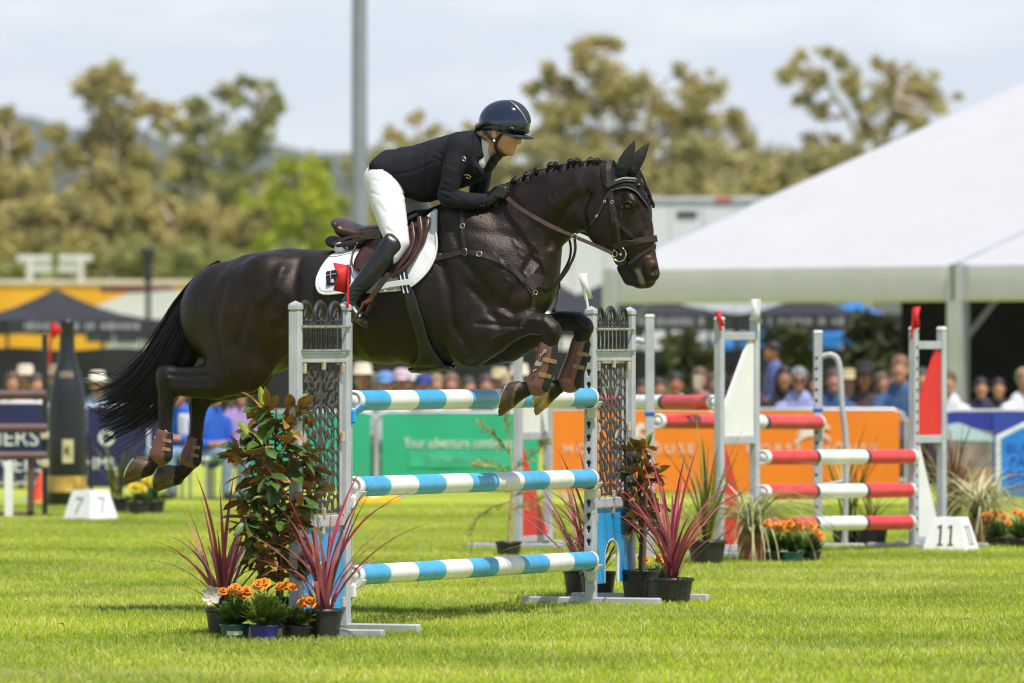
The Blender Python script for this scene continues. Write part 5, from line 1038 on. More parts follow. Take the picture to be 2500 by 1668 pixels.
def hairmesh(long):
    ops = [('e', (0, .025, .045), (.092, .108, .10), .02)]
    if long: ops += [('c', [(-.07, .03, .02, .03, .05), (-.085, .03, -.18, .03, .045)], .03), ('c', [(.07, .03, .02, .03, .05), (.085, .03, -.18, .03, .045)], .03), ('c', [(0, .07, .0, .07, .04), (0, .08, -.2, .08, .035)], .03)]
    V, Q = vfield(ops, .012); m_ = V[:, 1] < -.055; V[m_, 2] = np.maximum(V[m_, 2], .045); return npmesh('hair', V, Q, WHITE1)
HAIR = {False: hairmesh(False), True: hairmesh(True)}
def hatmesh(kind):
    mb = MB()
    if kind == 'brim': mb.lathe([(.165, .062), (.17, .066), (.12, .072), (.098, .075), (.094, .15), (.075, .18), (.03, .185), (.001, .18)], 22, cap1=False)
    else: mb.lathe([(.098, .05), (.10, .09), (.085, .14), (.045, .165), (.001, .168)], 20, cap1=False); mb.add([(-.075, -.06, .055), (.075, -.06, .055), (.06, -.16, .045), (0, -.185, .042), (-.06, -.16, .045), (0, -.1, .07)], [(0, 1, 5), (1, 2, 5), (2, 3, 5), (3, 4, 5), (4, 0, 5)])
    return mb.mesh('hat', WHITE1)
HAT = {k: hatmesh(k) for k in ('brim', 'cap')}
glm = MB()
for s in (-1, 1): glm.bevbox((s*.035, -.10, .0), (.055, .014, .036), .006)
glm.box((0, -.10, .006), (.02, .008, .006)); glm.beam((-.065, -.09, .01), (-.085, .01, .01), .006, .006); glm.beam((.065, -.09, .01), (.085, .01, .01), .006, .006)
GLS = glm.mesh('glasses', mat('sunglasses', (.01, .01, .012), rough=.1))
def cm(c, rough=.8): return mat('cloth_%02x%02x%02x' % tuple(int(min(255, x*400)) for x in c), c, rough=rough, var=.10, scale=8)
def spect(label, px, py, d, shirt, hair=(.03, .02, .015), kind='sit', long=False, hat=None, hatc=(.6, .55, .45), skin=(.44, .21, .135), trou=(.05, .07, .14), rz=0.0, glasses=False, name='person'):
    z0, M_ = FIG[kind]; z = P(0, K(py), d).z; s = min(1.14, max(.84, z/z0)); c = P(K(px), HY, d)
    t = thing(name, label, 'person', loc=(c.x, d, 0), rz=rz); t.scale = (min(1.05, s), min(1.05, s), s)
    def put(n, me, m_, loc=(0, 0, 0)):
        o = bpy.data.objects.new(n, me); link(o, t); o.location = loc; o.material_slots[0].link = 'OBJECT'; o.material_slots[0].material = m_; return o
    put('body', M_['body'], mat('skin_%d' % int(skin[0]*100), skin, rough=.5, var=.08, scale=20)); put('shirt', M_['shirt'], cm(shirt)); put('trousers', M_['trousers'], cm(trou))
    for q in M_['shoe']: put('shoe', q, cm((.05, .045, .04)))
    put('hair', HAIR[long], mat('hair_%d' % int(hair[0]*500), hair, rough=.6, var=.3, scale=30), (0, 0, z0))
    if hat: put('hat', HAT[hat], cm(hatc), (0, 0, z0))
    if glasses: o = bpy.data.objects.new('sunglasses', GLS); link(o, t); o.location = (0, 0, z0)
    return t
LB, DEN, LAV, WT, PK, NV, BLU, BLK_ = (.32, .42, .60), (.035, .085, .22), (.27, .30, .58), (.62, .62, .72), (.62, .38, .46), (.02, .025, .07), (.012, .09, .50), (.015, .015, .02)
spect('man in pale blue shirt and white broad hat beside the horse tail', 224, 886, 70, LB, hat='brim', hatc=(.66, .62, .52), rz=.5)
spect('person in pink top behind the brown rails at the navy banner', 30, 880, 68, PK, long=True, hair=(.10, .05, .03)); spect('person in pale pink shirt leaning beside the thin black post', 84, 884, 67, PK, hair=(.06, .04, .03), rz=.3); spect('person with tan hat behind the bottle wing', 128, 872, 72, NV, hat='brim', hatc=(.30, .20, .12))
spect('seated helper in blue polo and blue cap beneath the horse thigh', 412, 948, 62.6, BLU, hat='cap', hatc=(.03, .05, .30), kind='sitfold', trou=(.20, .30, .45), rz=-.5)
spect('seated helper in blue vest and pale jeans behind the hind fetlock', 492, 938, 62.4, BLU, kind='sit', trou=(.22, .32, .46), rz=.7, hair=(.12, .07, .04)); spect('seated helper in lilac top behind the magnolia shrub', 548, 940, 62.8, (.34, .24, .50), kind='sit', trou=(.03, .05, .16), rz=.5, long=True, hair=(.2, .1, .05))
spect('spectator in cream brimmed hat beside the left wing top', 832, 872, 66.5, NV, hat='brim', hatc=(.62, .55, .42)); spect('spectator in light blue cap behind the top rail', 884, 886, 66, WT, hat='cap', hatc=(.12, .26, .55)); spect('spectator in pale pink cap behind the girth guard', 922, 880, 67, PK, hat='cap', hatc=(.55, .40, .45)); spect('spectator in navy cap behind the top rail', 972, 890, 66, PK, hat='cap', hatc=(.03, .05, .22))
spect('spectator with copper hair below the horse chest', 1036, 884, 66.5, PK, long=True, hair=(.20, .06, .025)); spect('spectator with short brown hair beside the raised forelegs', 1116, 886, 66.5, NV, hair=(.06, .04, .03)); spect('spectator in cream brimmed hat behind the front hooves', 1192, 874, 66, WT, hat='brim', hatc=(.60, .52, .40)); spect('spectator in tan cap behind the feathery sapling', 1165, 890, 68, NV, hat='cap', hatc=(.35, .26, .16))
spect('person in dark navy jacket between the blue wing and the bent upright', 1474, 896, 66, NV, hair=(.01, .01, .02), skin=(.30, .12, .07)); spect('dark-haired man in white shirt beside the bent upright', 1551, 882, 65.5, WT, hair=(.012, .01, .01), skin=(.34, .13, .07)); spect('woman in denim holding up a phone beside the triangle wing', 1606, 872, 66, (.14, .22, .50), kind='sitphone', long=True, hair=(.12, .07, .05), skin=(.42, .21, .16))
spect('person with brown hair behind the white triangle', 1692, 886, 66, NV, long=True, hair=(.07, .04, .03)); spect('standing man in blue shirt and dark jacket under the gazebo', 1772, 808, 72, (.10, .12, .34), kind='stand', hair=(.012, .01, .01), rz=-1.2, skin=(.34, .15, .10)); spect('dark-haired woman beside the man in lavender shirt', 1800, 868, 68, BLK_, long=True, hair=(.012, .01, .01), skin=(.36, .16, .10))
spect('grey-haired man in lavender shirt and sunglasses behind the orange banner', 1834, 872, 65.5, LAV, hair=(.22, .22, .23), glasses=True, skin=(.38, .18, .12)); spect('ruddy person in denim jacket behind the holed upright', 1914, 874, 66, DEN, hair=(.06, .03, .03), kind='sitfold', skin=(.45, .20, .15)); spect('woman in wide black hat beside the denim jackets', 1984, 868, 67.5, (.07, .04, .05), hat='brim', hatc=(.012, .01, .01), long=True, hair=(.02, .01, .01), skin=(.34, .14, .10))
spect('fair woman in open denim jacket behind the red triangle wing', 2066, 848, 65, DEN, kind='sitfold', hair=(.20, .13, .07), rz=-.2); spect('person in white tee beside the marquee leg', 2176, 880, 66.5, WT, hair=(.10, .06, .04)); spect('person in dark blue shirt sitting in the shade of the marquee', 2252, 892, 70, NV, hair=(.02, .015, .01)); spect('person in black sitting deep in the marquee shade', 2292, 896, 72, BLK_, hair=(.02, .015, .01)); spect('blond person in white tee above the blue banner', 2352, 874, 65, WT, hair=(.26, .19, .10), rz=.4)
for lab, px, py, dd, sh_, ha_, lo_, ht_, hc_ in [('person in teal shirt behind the bent upright', 1512, 892, 69, (.03, .16, .20), (.03, .02, .015), False, None, None), ('woman in cream blouse behind the phone holder', 1640, 880, 69.5, (.5, .45, .36), (.10, .05, .03), True, None, None), ('man in maroon cap beside the white triangle', 1724, 876, 69, (.10, .02, .03), (.03, .02, .01), False, 'cap', (.16, .02, .03)),
    ('woman in black top behind the lavender shirt', 1868, 884, 69, BLK_, (.02, .015, .01), True, None, None), ('man in straw hat behind the orange banner', 1946, 882, 70, LB, (.10, .08, .06), False, 'brim', (.45, .36, .20)), ('woman in olive jacket beside the wide black hat', 2024, 880, 69.5, (.08, .09, .04), (.12, .07, .04), True, None, None), ('man in grey polo beside the open denim jacket', 2116, 872, 69, (.16, .17, .19), (.05, .04, .03), False, None, None), ('woman in red scarf beside the marquee leg', 2144, 890, 69, (.35, .03, .04), (.08, .04, .02), True, None, None),
    ('man in olive cap behind the light blue cap', 858, 892, 69, (.08, .09, .05), (.03, .02, .015), False, 'cap', (.10, .11, .06)), ('woman with fair hair behind the navy cap', 1002, 884, 69.5, WT, (.30, .20, .10), True, None, None), ('man in sky blue shirt beside the copper hair', 1076, 890, 69, LB, (.05, .04, .03), False, None, None), ('woman in straw hat behind the raised forelegs', 1146, 880, 69.5, PK, (.08, .05, .03), True, 'brim', (.50, .40, .24)), ('man in white cap behind the pink cap', 950, 880, 70, NV, (.05, .04, .03), False, 'cap', (.60, .60, .60)), ('woman in sun hat behind the brown rails', 58, 872, 71, WT, (.10, .06, .03), True, 'brim', (.55, .48, .36))]:
    spect(lab, px, py, dd, sh_, hair=ha_, long=lo_, hat=ht_, hatc=hc_ or (.5, .5, .5), rz=rp.uniform(-.5, .5), kind=rp.choice(('sit', 'sitfold')), skin=rp.choice(((.44, .21, .135), (.38, .17, .11), (.46, .24, .16))))
bench_rows = [('low wooden bench in the second row behind the green banner', 800, 1180, 69.3), ('low wooden bench in the second row behind the orange banners', 1490, 2160, 69.3)]
mb = MB(); mb.bevbox(P(K(1600), K(878), 65.7)-Vector((0, .0, 0)), (.075, .012, .14), .005); o = mb.build('phone', mat('phone_case', (.45, .42, .28), rough=.4)); tag(o, 'phone in a pale case held up by the woman in denim', 'phone')
# benches and chairs that carry them
WOODB = mat('bench_wood', (.22, .15, .09), rough=.7, var=.2, scale=6)
def bench(label, a, b, d, z=.40):
    xa, xb = P(K(a), 0, d).x, P(K(b), 0, d).x; t = thing('bench', label, 'bench', loc=((xa+xb)/2, d+.05, 0)); mb = MB(); mb.bevbox((0, 0, z), (xb-xa, .34, .04), .006); mb.build('seat', WOODB, t)
    for x in (-(xb-xa)/2+.1, 0, (xb-xa)/2-.1): mb = MB(); mb.bevbox((x, 0, (z-.02)/2), (.05, .28, z-.02), .004); mb.build('leg', WOODB, t)
bench('low wooden bench behind the navy capitals banner', -20, 240, 68); bench('low wooden bench behind the green wording banner', 800, 1230, 66.4); bench('low wooden bench behind the orange banner near the blue wing', 1430, 1720, 65.9); bench('low wooden bench behind the orange banner near the red triangle', 1770, 2110, 66.4); bench('low wooden bench in the shade of the marquee', 2150, 2400, 68.5)
for lab, a, b, dd in bench_rows: bench(lab, a, b, dd)
for i, (px, rz, w_) in enumerate(((412, -.5, 'blue cap'), (492, .7, 'blue vest'), (548, .5, 'lilac top'))):
    c = P(K(px), HY, (62.6, 62.4, 62.8)[i]); t = thing('folding_chair', 'white folding chair under the helper in the %s' % w_, 'chair', loc=(c.x, c.y, 0), rz=rz); mb = MB(); mb.bevbox((0, .06, .385), (.42, .40, .03), .008); mb.build('seat', WPLAS, t); mb = MB(); mb.bevbox((0, .27, .70), (.42, .03, .2), .008); mb.build('backrest', WPLAS, t)
    for x, y in ((-.19, -.12), (.19, -.12), (-.19, .25), (.19, .25)): mb = MB(); mb.tube([(x, y, 0), (x, y, .38 if y < 0 else .78)], .012, 6); mb.build('leg', GALV, t)
# ------------------------------------------------------------------ fence line and the horse's own frame
HMAT = Matrix.Translation(FM) @ Matrix.Rotation(HZ, 4, 'Z'); HINV = HMAT.inverted()
HS = F/FM.y
def HL(px, py, y=0.0):
    """pixel -> horse frame (x forward, y away from the viewer's side, z up) on the plane y"""
    o = HINV @ Vector((0, 0, CH)); d = HINV.to_3x3() @ Vector(((px-CX)/F, 1, (HY-py)/F)); t = (y-o.y)/d.y
    return o+d*t
def sec(t, b, w, y=0.0):
    a = HL(*t, y); c = HL(*b, y); m = (a+c)/2; return (m.x, y, m.z, math.hypot(a.x-c.x, a.z-c.z)/2, w)
def cs(px, py, r, w, y=0.0):
    c = HL(px, py, y); return (c.x, y, c.z, r/HS, w)
def cutpl(fld_D): pass
fh = Field((-2.08, -0.46, 0.55), (1.14, 0.46, 2.56), 0.0085)
# trunk
fh.chain([sec((525, 700), (510, 850), .13), sec((575, 637), (560, 905), .22), sec((640, 616), (640, 915), .265), sec((710, 606), (705, 890), .285), sec((780, 610), (780, 876), .30),
          sec((860, 612), (860, 878), .31), sec((940, 588), (950, 890), .305), sec((1010, 540), (1040, 893), .285), sec((1060, 514), (1120, 884), .25), sec((1130, 520), (1200, 850), .225),
          sec((1230, 560), (1262, 800), .19), sec((1285, 630), (1285, 765), .12)], .03)
# neck and head
fh.chain([sec((1070, 512), (1240, 760), .16), sec((1180, 478), (1318, 695), .14), sec((1260, 444), (1333, 632), .112), sec((1340, 416), (1374, 588), .10), sec((1420, 404), (1412, 560), .095), sec((1478, 404), (1440, 552), .088)], .05)
fh.chain([sec((1490, 408), (1440, 515), .075), sec((1540, 424), (1428, 552), .092), sec((1569, 465), (1447, 586), .10), sec((1578, 515), (1478, 611), .086), sec((1586, 556), (1502, 632), .066), sec((1595, 600), (1520, 650), .054), sec((1604, 636), (1532, 668), .053), sec((1601, 662), (1548, 684), .047)], .025)
for y in (-.045, .045): fh.chain([cs(1588, 650, 19, .03, y), cs(1592, 668, 20, .028, y)], .02)          # nostril flare
fh.chain([cs(1560, 690, 15, .042), cs(1584, 688, 13, .04)], .015)                                         # upper lip
fh.chain([cs(1520, 655, 14, .035), cs(1536, 684, 14, .034), cs(1552, 690, 10, .03)], .012)                # lower lip and chin
for s_ in (-1, 1):
    fh.chain([cs(1462, 520, 44, .035, s_*.062), cs(1475, 560, 40, .03, s_*.062)], .03)                    # cheek
    fh.ell(HL(1540, 488, s_*.085), (.045, .022, .03), .02, rot=-.9)                                       # brow
    fh.chain([cs(1120, 560, 60, .07, s_*.13), cs(1190, 650, 72, .09, s_*.15), cs(1250, 720, 62, .08, s_*.14)], .06)   # shoulder
    fh.chain([cs(1100, 760, 70, .07, s_*.18), cs(1170, 800, 62, .08, s_*.16)], .05)                       # triceps
    fh.ell(HL(1285, 700, s_*.09), (.09, .09, .13), .04)                                                   # breast
    fh.chain([cs(650, 690, 70, .10, s_*.17), cs(600, 760, 100, .13, s_*.15), cs(585, 840, 95, .125, s_*.14), cs(580, 885, 70, .10, s_*.14)], .05)   # haunch
    fh.chain([cs(640, 810, 60, .08, s_*.17), cs(620, 890, 48, .085, s_*.16)], .04)                        # stifle
NB, FBk = -.155, .155
def leg(secs, y, k=.025): fh.chain([cs(a, b, r, w_, y) for a, b, r, w_ in secs], k)
leg([(585, 895, 72, .105), (530, 930, 47, .08), (480, 934, 39, .066), (440, 932, 36, .056), (410, 925, 30, .05)], NB, .035)      # near gaskin
leg([(412, 918, 25, .048), (408, 945, 25, .044), (405, 980, 21, .036), (404, 1030, 18, .031), (402, 1080, 18, .033), (397, 1108, 21, .038), (374, 1128, 18, .034), (357, 1140, 22, .042)], NB)
leg([(600, 905, 70, .105), (560, 930, 50, .08), (525, 945, 40, .066), (500, 960, 34, .056)], FBk, .035)                          # far gaskin
leg([(492, 955, 27, .048), (484, 990, 25, .044), (481, 1030, 19, .034), (477, 1080, 18, .032), (472, 1118, 21, .038), (450, 1147, 18, .034), (430, 1160, 22, .042)], FBk)
leg([(1150, 835, 62, .085), (1200, 812, 54, .085), (1245, 795, 40, .066), (1290, 788, 29, .052), (1328, 792, 27, .047), (1345, 806, 26, .048), (1342, 835, 22, .04), (1330, 880, 17, .03), (1322, 910, 17, .031), (1311, 936, 20, .037), (1288, 950, 18, .034), (1267, 955, 22, .042)], NB)
leg([(1190, 838, 58, .085), (1240, 842, 44, .082), (1300, 815, 36, .066), (1365, 786, 27, .05), (1408, 785, 25, .047), (1424, 797, 25, .048), (1420, 825, 21, .04), (1408, 870, 17, .03), (1398, 900, 17, .031), (1387, 926, 20, .037), (1364, 944, 18, .034), (1347, 951, 22, .042)], FBk)
fh.chain([cs(1335, 785, 10, .05, NB), cs(1357, 815, 12, .045, NB)], .015); fh.chain([cs(1412, 775, 10, .05, FBk), cs(1436, 803, 12, .045, FBk)], .015)   # knee caps
fh.chain([cs(398, 906, 14, .03, NB), cs(392, 915, 12, .028, NB)], .01); fh.chain([cs(478, 945, 14, .03, FBk), cs(474, 955, 12, .028, FBk)], .01)      # points of hock
# hooves: short skewed cones cut flat at the sole
def hoof(px, py, sx, sy, y, n, rr=25, rs=35):
    g = Field(fh.lo, fh.lo, fh.h); g.lo = fh.lo; g.n = fh.n; g.ax = fh.ax
    c = HL(sx, sy, y); sl = fh._box(np.array(c), np.array(c), .12); g.f = np.full(fh.f.shape, .3, np.float32) if False else None
    sub = Field(np.array(c)-.13, np.array(c)+.13, fh.h)
    off = np.round((sub.lo-fh.lo)/fh.h).astype(int); sub.lo = fh.lo+off*fh.h; sub.ax = [(sub.lo[i]+fh.h*np.arange(sub.n[i])).astype(np.float32) for i in range(3)]
    a = HL(px, py, y); e = a+(c-a)*1.7
    sub.chain([(a.x, y, a.z, rr/HS, .052), (c.x, y, c.z, rs/HS, .064), (e.x, y, e.z, (rs+6)/HS, .068)], .004)
    sub.cut(c, (n[0], 0, -n[1]))
    o = tuple(slice(max(0, off[i]), min(fh.n[i], off[i]+sub.n[i])) for i in range(3))
    si = tuple(slice(o[i].start-off[i], o[i].stop-off[i]) for i in range(3))
    A = fh.f[o]; D = sub.f[si]; k = .006; h_ = np.clip(.5+.5*(A-D)/k, 0, 1); fh.f[o] = A+(D-A)*h_-k*h_*(1-h_)
HOOVES = [((357, 1140), (322, 1143), NB, (-.87, -.49)), ((430, 1161), (386, 1165), FBk, (-.965, -.26)), ((1264, 955), (1233, 968), NB, (-.946, -.324)), ((1345, 951), (1314, 968), FBk, (-.99, -.14))]
for a, b, y, n in HOOVES: hoof(*a, *b, y, n)
for s_ in (-1, 1):                                                                                        # ears
    ax_, ay_ = ((1520, 412), (1546, 352)) if s_ < 0 else ((1543, 408), (1580, 358))
    fh.chain([cs(*ax_, 15, .028, s_*.05), cs((ax_[0]+ay_[0])/2, (ax_[1]+ay_[1])/2, 13, .024, s_*.055), cs(*ay_, 3, .008, s_*.06)], .015)
V, Q = fh.nets(); V = vsmooth(V, Q, 2, .5)
# surface modelling: grooves and ridges drawn in the side view (both sides alike)
NRM = vnormals(V, Q)
def pl(*pts): return [tuple(HL(x, y, -.15)[i] for i in (0, 2)) for x, y in pts]
uz = V[:, [0, 2]]; side = np.clip((np.abs(NRM[:, 1])-.15)/.5, 0, 1); disp = np.zeros(len(V))
for pts, dep, wd in [
    ([(1105, 540), (1150, 640), (1215, 730), (1262, 760)], -.010, .026), ([(1075, 600), (1110, 700), (1120, 790), (1160, 850)], -.014, .030),
    ([(1160, 700), (1195, 740), (1230, 790)], -.010, .022), ([(1240, 745), (1275, 700), (1290, 650), (1300, 620)], -.012, .024),
    ([(1205, 758), (1260, 776), (1320, 782)], .006, .014), ([(1180, 790), (1250, 795), (1320, 800)], -.008, .012), ([(1215, 828), (1270, 806), (1325, 800)], .005, .01),
    ([(1330, 600), (1345, 560), (1365, 520), (1400, 480)], -.012, .022), ([(1270, 560), (1330, 500), (1400, 455)], .006, .05),
    ([(1428, 470), (1412, 520), (1418, 552)], -.013, .018), ([(1405, 500), (1440, 455), (1462, 430)], -.008, .02),
    ([(1490, 540), (1520, 570), (1540, 590)], .006, .012), ([(1530, 600), (1560, 570), (1575, 545)], -.006, .016), ([(1500, 510), (1480, 560), (1490, 600)], -.006, .016),
    ([(1545, 508), (1552, 530), (1560, 560)], -.005, .012),
    ([(700, 880), (672, 905), (645, 940)], -.016, .020), ([(705, 660), (695, 700), (660, 735)], .014, .03), ([(735, 640), (740, 720), (715, 800)], -.020, .045),
    ([(560, 700), (540, 800), (560, 900)], -.012, .03), ([(640, 740), (600, 850), (610, 930)], -.008, .03), ([(690, 780), (680, 850)], .01, .03),
    ([(800, 680), (790, 780), (800, 850)], .004, .02), ([(850, 700), (842, 790), (850, 860)], .004, .02), ([(900, 720), (893, 800), (900, 870)], .004, .018), ([(825, 690), (817, 790), (825, 855)], -.004, .018), ([(875, 700), (868, 800), (875, 865)], -.004, .018),
    ([(520, 915), (470, 920), (425, 915)], -.008, .012), ([(430, 945), (470, 950), (540, 945)], .006, .014), ([(415, 935), (428, 960)], -.006, .010),
    ([(415, 980), (411, 1060)], -.004, .007), ([(1337, 845), (1320, 905)], -.004, .007),
    ([(1060, 620), (1150, 600), (1200, 640)], .004, .03), ([(1230, 560), (1290, 620)], .006, .05), ([(1150, 560), (1250, 580)], -.006, .03)]:
    disp += 1.25*dep*np.exp(-(seg_dist(uz, pl(*pts))/wd)**2)*side
def at(px, py): return np.array([HL(px, py, -.05)[i] for i in (0, 2)])
dist = lambda px, py: np.linalg.norm(uz-at(px, py), axis=1)
disp -= .016*np.exp(-(seg_dist(uz, pl((1582, 664), (1590, 655)))/.013)**2)*side                           # nostril
disp -= .009*np.exp(-(seg_dist(uz, pl((1536, 652), (1548, 670), (1556, 690)))/.007)**2)*side              # corner and line of the mouth
disp -= .012*np.exp(-(dist(1533, 503)/.018)**2)*side                                                      # eye socket
disp += .006*np.exp(-(seg_dist(uz, pl((1520, 492), (1534, 488), (1546, 496)))/.008)**2)*side
# fine veins and wrinkles on neck and shoulder
rng = np.random.default_rng(4)
for (x0, y0), dx, dy in [((1330, 480), 8, 60), ((1300, 520), 10, 50), ((1255, 590), 20, 45), ((1280, 640), 12, 50), ((1215, 620), 30, 30), ((1180, 690), 25, 20), ((1310, 640), -8, 40), ((1100, 640), 35, -8), ((1135, 820), 40, -12), ((1300, 600), 14, 36), ((1345, 470), 5, 30), ((1235, 660), 22, 36)]:
    p = [(x0+dx*t+rng.normal(0, 3), y0+dy*t+rng.normal(0, 3)) for t in np.linspace(0, 1, 5)]
    disp += .0045*np.exp(-(seg_dist(uz, pl(*p))/.006)**2)*side
V = V+NRM*disp[:, None]
# coat colours
px_ = np.array([.0092, .0058, .0047]); C = np.tile(px_, (len(V), 1))
def tint(colr, mask): global C; C = C*(1-mask[:, None])+np.array(colr)*mask[:, None]
def zone(pts, wd): return np.exp(-(seg_dist(uz, pl(*pts))/wd)**2)
nrand = np.array([mnoise.noise(Vector(v*7)) for v in V[::1]])*.5+.5
tint((.060, .022, .008), .9*zone([(700, 800), (695, 860), (665, 900)], .085)*(.55+.45*nrand))
tint((.034, .016, .008), .75*zone([(600, 760), (540, 820)], .14)*(.4+.6*nrand))
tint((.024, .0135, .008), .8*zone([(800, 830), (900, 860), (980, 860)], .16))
tint((.055, .020, .010), .9*zone([(1565, 590), (1585, 640)], .05)*(.5+.5*nrand)); tint((.042, .018, .009), .75*zone([(1562, 500), (1580, 560)], .055)*(.5+.5*nrand))
tint((.035, .016, .009), .6*zone([(1260, 830), (1320, 815)], .05)*(V[:, 1] > .05)); tint((.030, .015, .009), .7*zone([(1315, 630), (1330, 600)], .05)); tint((.030, .015, .009), .6*zone([(1290, 720), (1250, 745)], .06))
for pts, wd in [([(450, 935), (400, 930), (404, 1090), (360, 1140)], .10), ([(500, 960), (480, 1080), (430, 1160)], .08), ([(1345, 800), (1320, 920), (1260, 955)], .08), ([(1420, 800), (1390, 920), (1345, 950)], .08)]:
    tint((.0055, .0052, .0056), np.clip(1.5*zone(pts, wd), 0, 1))
tint((.018, .012, .010), .8*zone([(1570, 690), (1600, 665)], .03)); tint((.004, .003, .003), zone([(1582, 664), (1590, 655)], .011))
for (a, b, y, n), hc in zip(HOOVES, [(.16, .10, .058), (.18, .13, .075), (.15, .10, .062), (.58, .37, .17)]):
    ca = HL(*a, y); cb = HL(*b, y); d = np.array([cb.x-ca.x, cb.z-ca.z]); ln = np.linalg.norm(d); d /= ln
    nn = np.array([n[0], -n[1]]); t = (uz-np.array([ca.x, ca.z]))@nn
    m = (t > -.012) & (np.linalg.norm(uz-np.array([cb.x, cb.z]), axis=1) < .12) & (np.sign(V[:, 1]) == np.sign(y))
    mk = m.astype(float)*np.clip((t+.012)/.012, 0, 1); str_ = .75+.5*np.sin(V[:, 1]*260+nrand*5)*.4+.3*(nrand-.5)
    tint(np.array(hc), mk); C[m] *= np.clip(str_[m], .45, 1.3)[:, None]
    band = m & (np.abs(t+.004) < .006); C[band] = C[band]*.4+np.array((.22, .16, .10))*.6
tint((.30, .27, .23), np.clip(1.6*zone([(1543, 660), (1549, 676), (1552, 690)], .011)*(nrand > .36)*side, 0, 1))          # lather at the lips
def coat_mat():
    m = mat('horse_coat', (1, 1, 1), rough=.43, var=.30, scale=16, bump=.24, bscale=150, spec=.37, attr='coat', rvar=.14)
    t = m.node_tree; b = t.nodes['Principled BSDF']; l = t.links.new; b.inputs['Specular Tint'].default_value = (1.0, .84, .74, 1)
    bp0 = b.inputs['Normal'].links[0].from_node; tc_ = t.nodes.new('ShaderNodeTexCoord'); mp_ = t.nodes.new('ShaderNodeMapping'); mp_.inputs['Scale'].default_value = (22, 30, 34); n_ = t.nodes.new('ShaderNodeTexNoise'); n_.inputs['Scale'].default_value = 1.0; n_.inputs['Detail'].default_value = 9.0; n_.inputs['Roughness'].default_value = .68; n_.inputs['Distortion'].default_value = .6
    b2 = t.nodes.new('ShaderNodeBump'); b2.inputs['Strength'].default_value = .5; b2.inputs['Distance'].default_value = .006; l(tc_.outputs['Object'], mp_.inputs[0]); l(mp_.outputs[0], n_.inputs['Vector']); l(n_.outputs['Fac'], b2.inputs['Height']); l(bp0.outputs[0], b2.inputs['Normal']); l(b2.outputs[0], b.inputs['Normal'])
    return m
MH = coat_mat()
horse = thing('horse', 'dark bay horse in brown jumping boots leaping over the blue and white rails', 'horse', loc=FM, rz=HZ)
hb = link(bpy.data.objects.new('body', npmesh('body', V, Q, MH, C)), horse)
HBVH = BVHTree.FromPolygons([tuple(v) for v in V], [tuple(int(i) for i in q) for q in Q])
def surf(px, py):
    """where the line of sight through a pixel meets the horse (horse frame)"""
    o = HINV @ Vector((0, 0, CH)); d = (HINV.to_3x3() @ Vector(((px-CX)/F, 1, (HY-py)/F))).normalized()
    l_, n_, i_, t_ = HBVH.ray_cast(o, d)
    if l_ is None:
        p = HL(px, py, -.05); l_, n_, i_, t_ = HBVH.find_nearest(p)
    return l_, (n_ if n_.dot(d) < 0 else n_)
def hobj(o): o.location = FM; o.rotation_euler = (0, 0, HZ); return o
# eye, shoes
e_, n_ = surf(1533, 503)
for s_ in (1, -1): mb = MB(); mb.ball((e_.x, e_.y*s_+.006*s_, e_.z), (.021, .017, .019), 14); mb.build('eye', mat('horse_eye', (.012, .006, .004), rough=.06, var=.1, spec=.8), horse)
for s_ in (1, -1):
    mb = MB(); c = [surf(x, y)[0] for x, y in ((1515, 500), (1524, 494), (1534, 492), (1545, 497), (1550, 506))]
    mb.tube([(p.x, (p.y-.004)*s_, p.z) for p in c], [.003, .006, .007, .006, .003], 6); c = [surf(x, y)[0] for x, y in ((1515, 502), (1523, 511), (1534, 514), (1545, 511), (1550, 506))]
    mb.tube([(p.x, (p.y-.003)*s_, p.z) for p in c], [.003, .005, .005, .005, .003], 6)
    mb.build('eyelid', mat('horse_lid', (.010, .007, .006), rough=.4), horse)
MSTEEL = mat('steel', (.55, .54, .52), rough=.28, metal=1.0, var=.1, scale=40)
for (a, b, y, n) in HOOVES:
    c = HL(*b, y); nv = Vector((n[0], 0, -n[1])).normalized(); tv = Vector((-nv.z, 0, nv.x));
    if tv.z > 0: tv = -tv
    mb = MB(); pts = []
    for k in range(15):
        th = R(-140)+R(280)*k/14; pts.append(c+nv*.004+tv*(.066*math.cos(th)-.004)+Vector((0, 1, 0))*(.056*math.sin(th)))
    mb.tube(pts, .009, 6, flat=.6); mb.build('horseshoe', MSTEEL, horse)
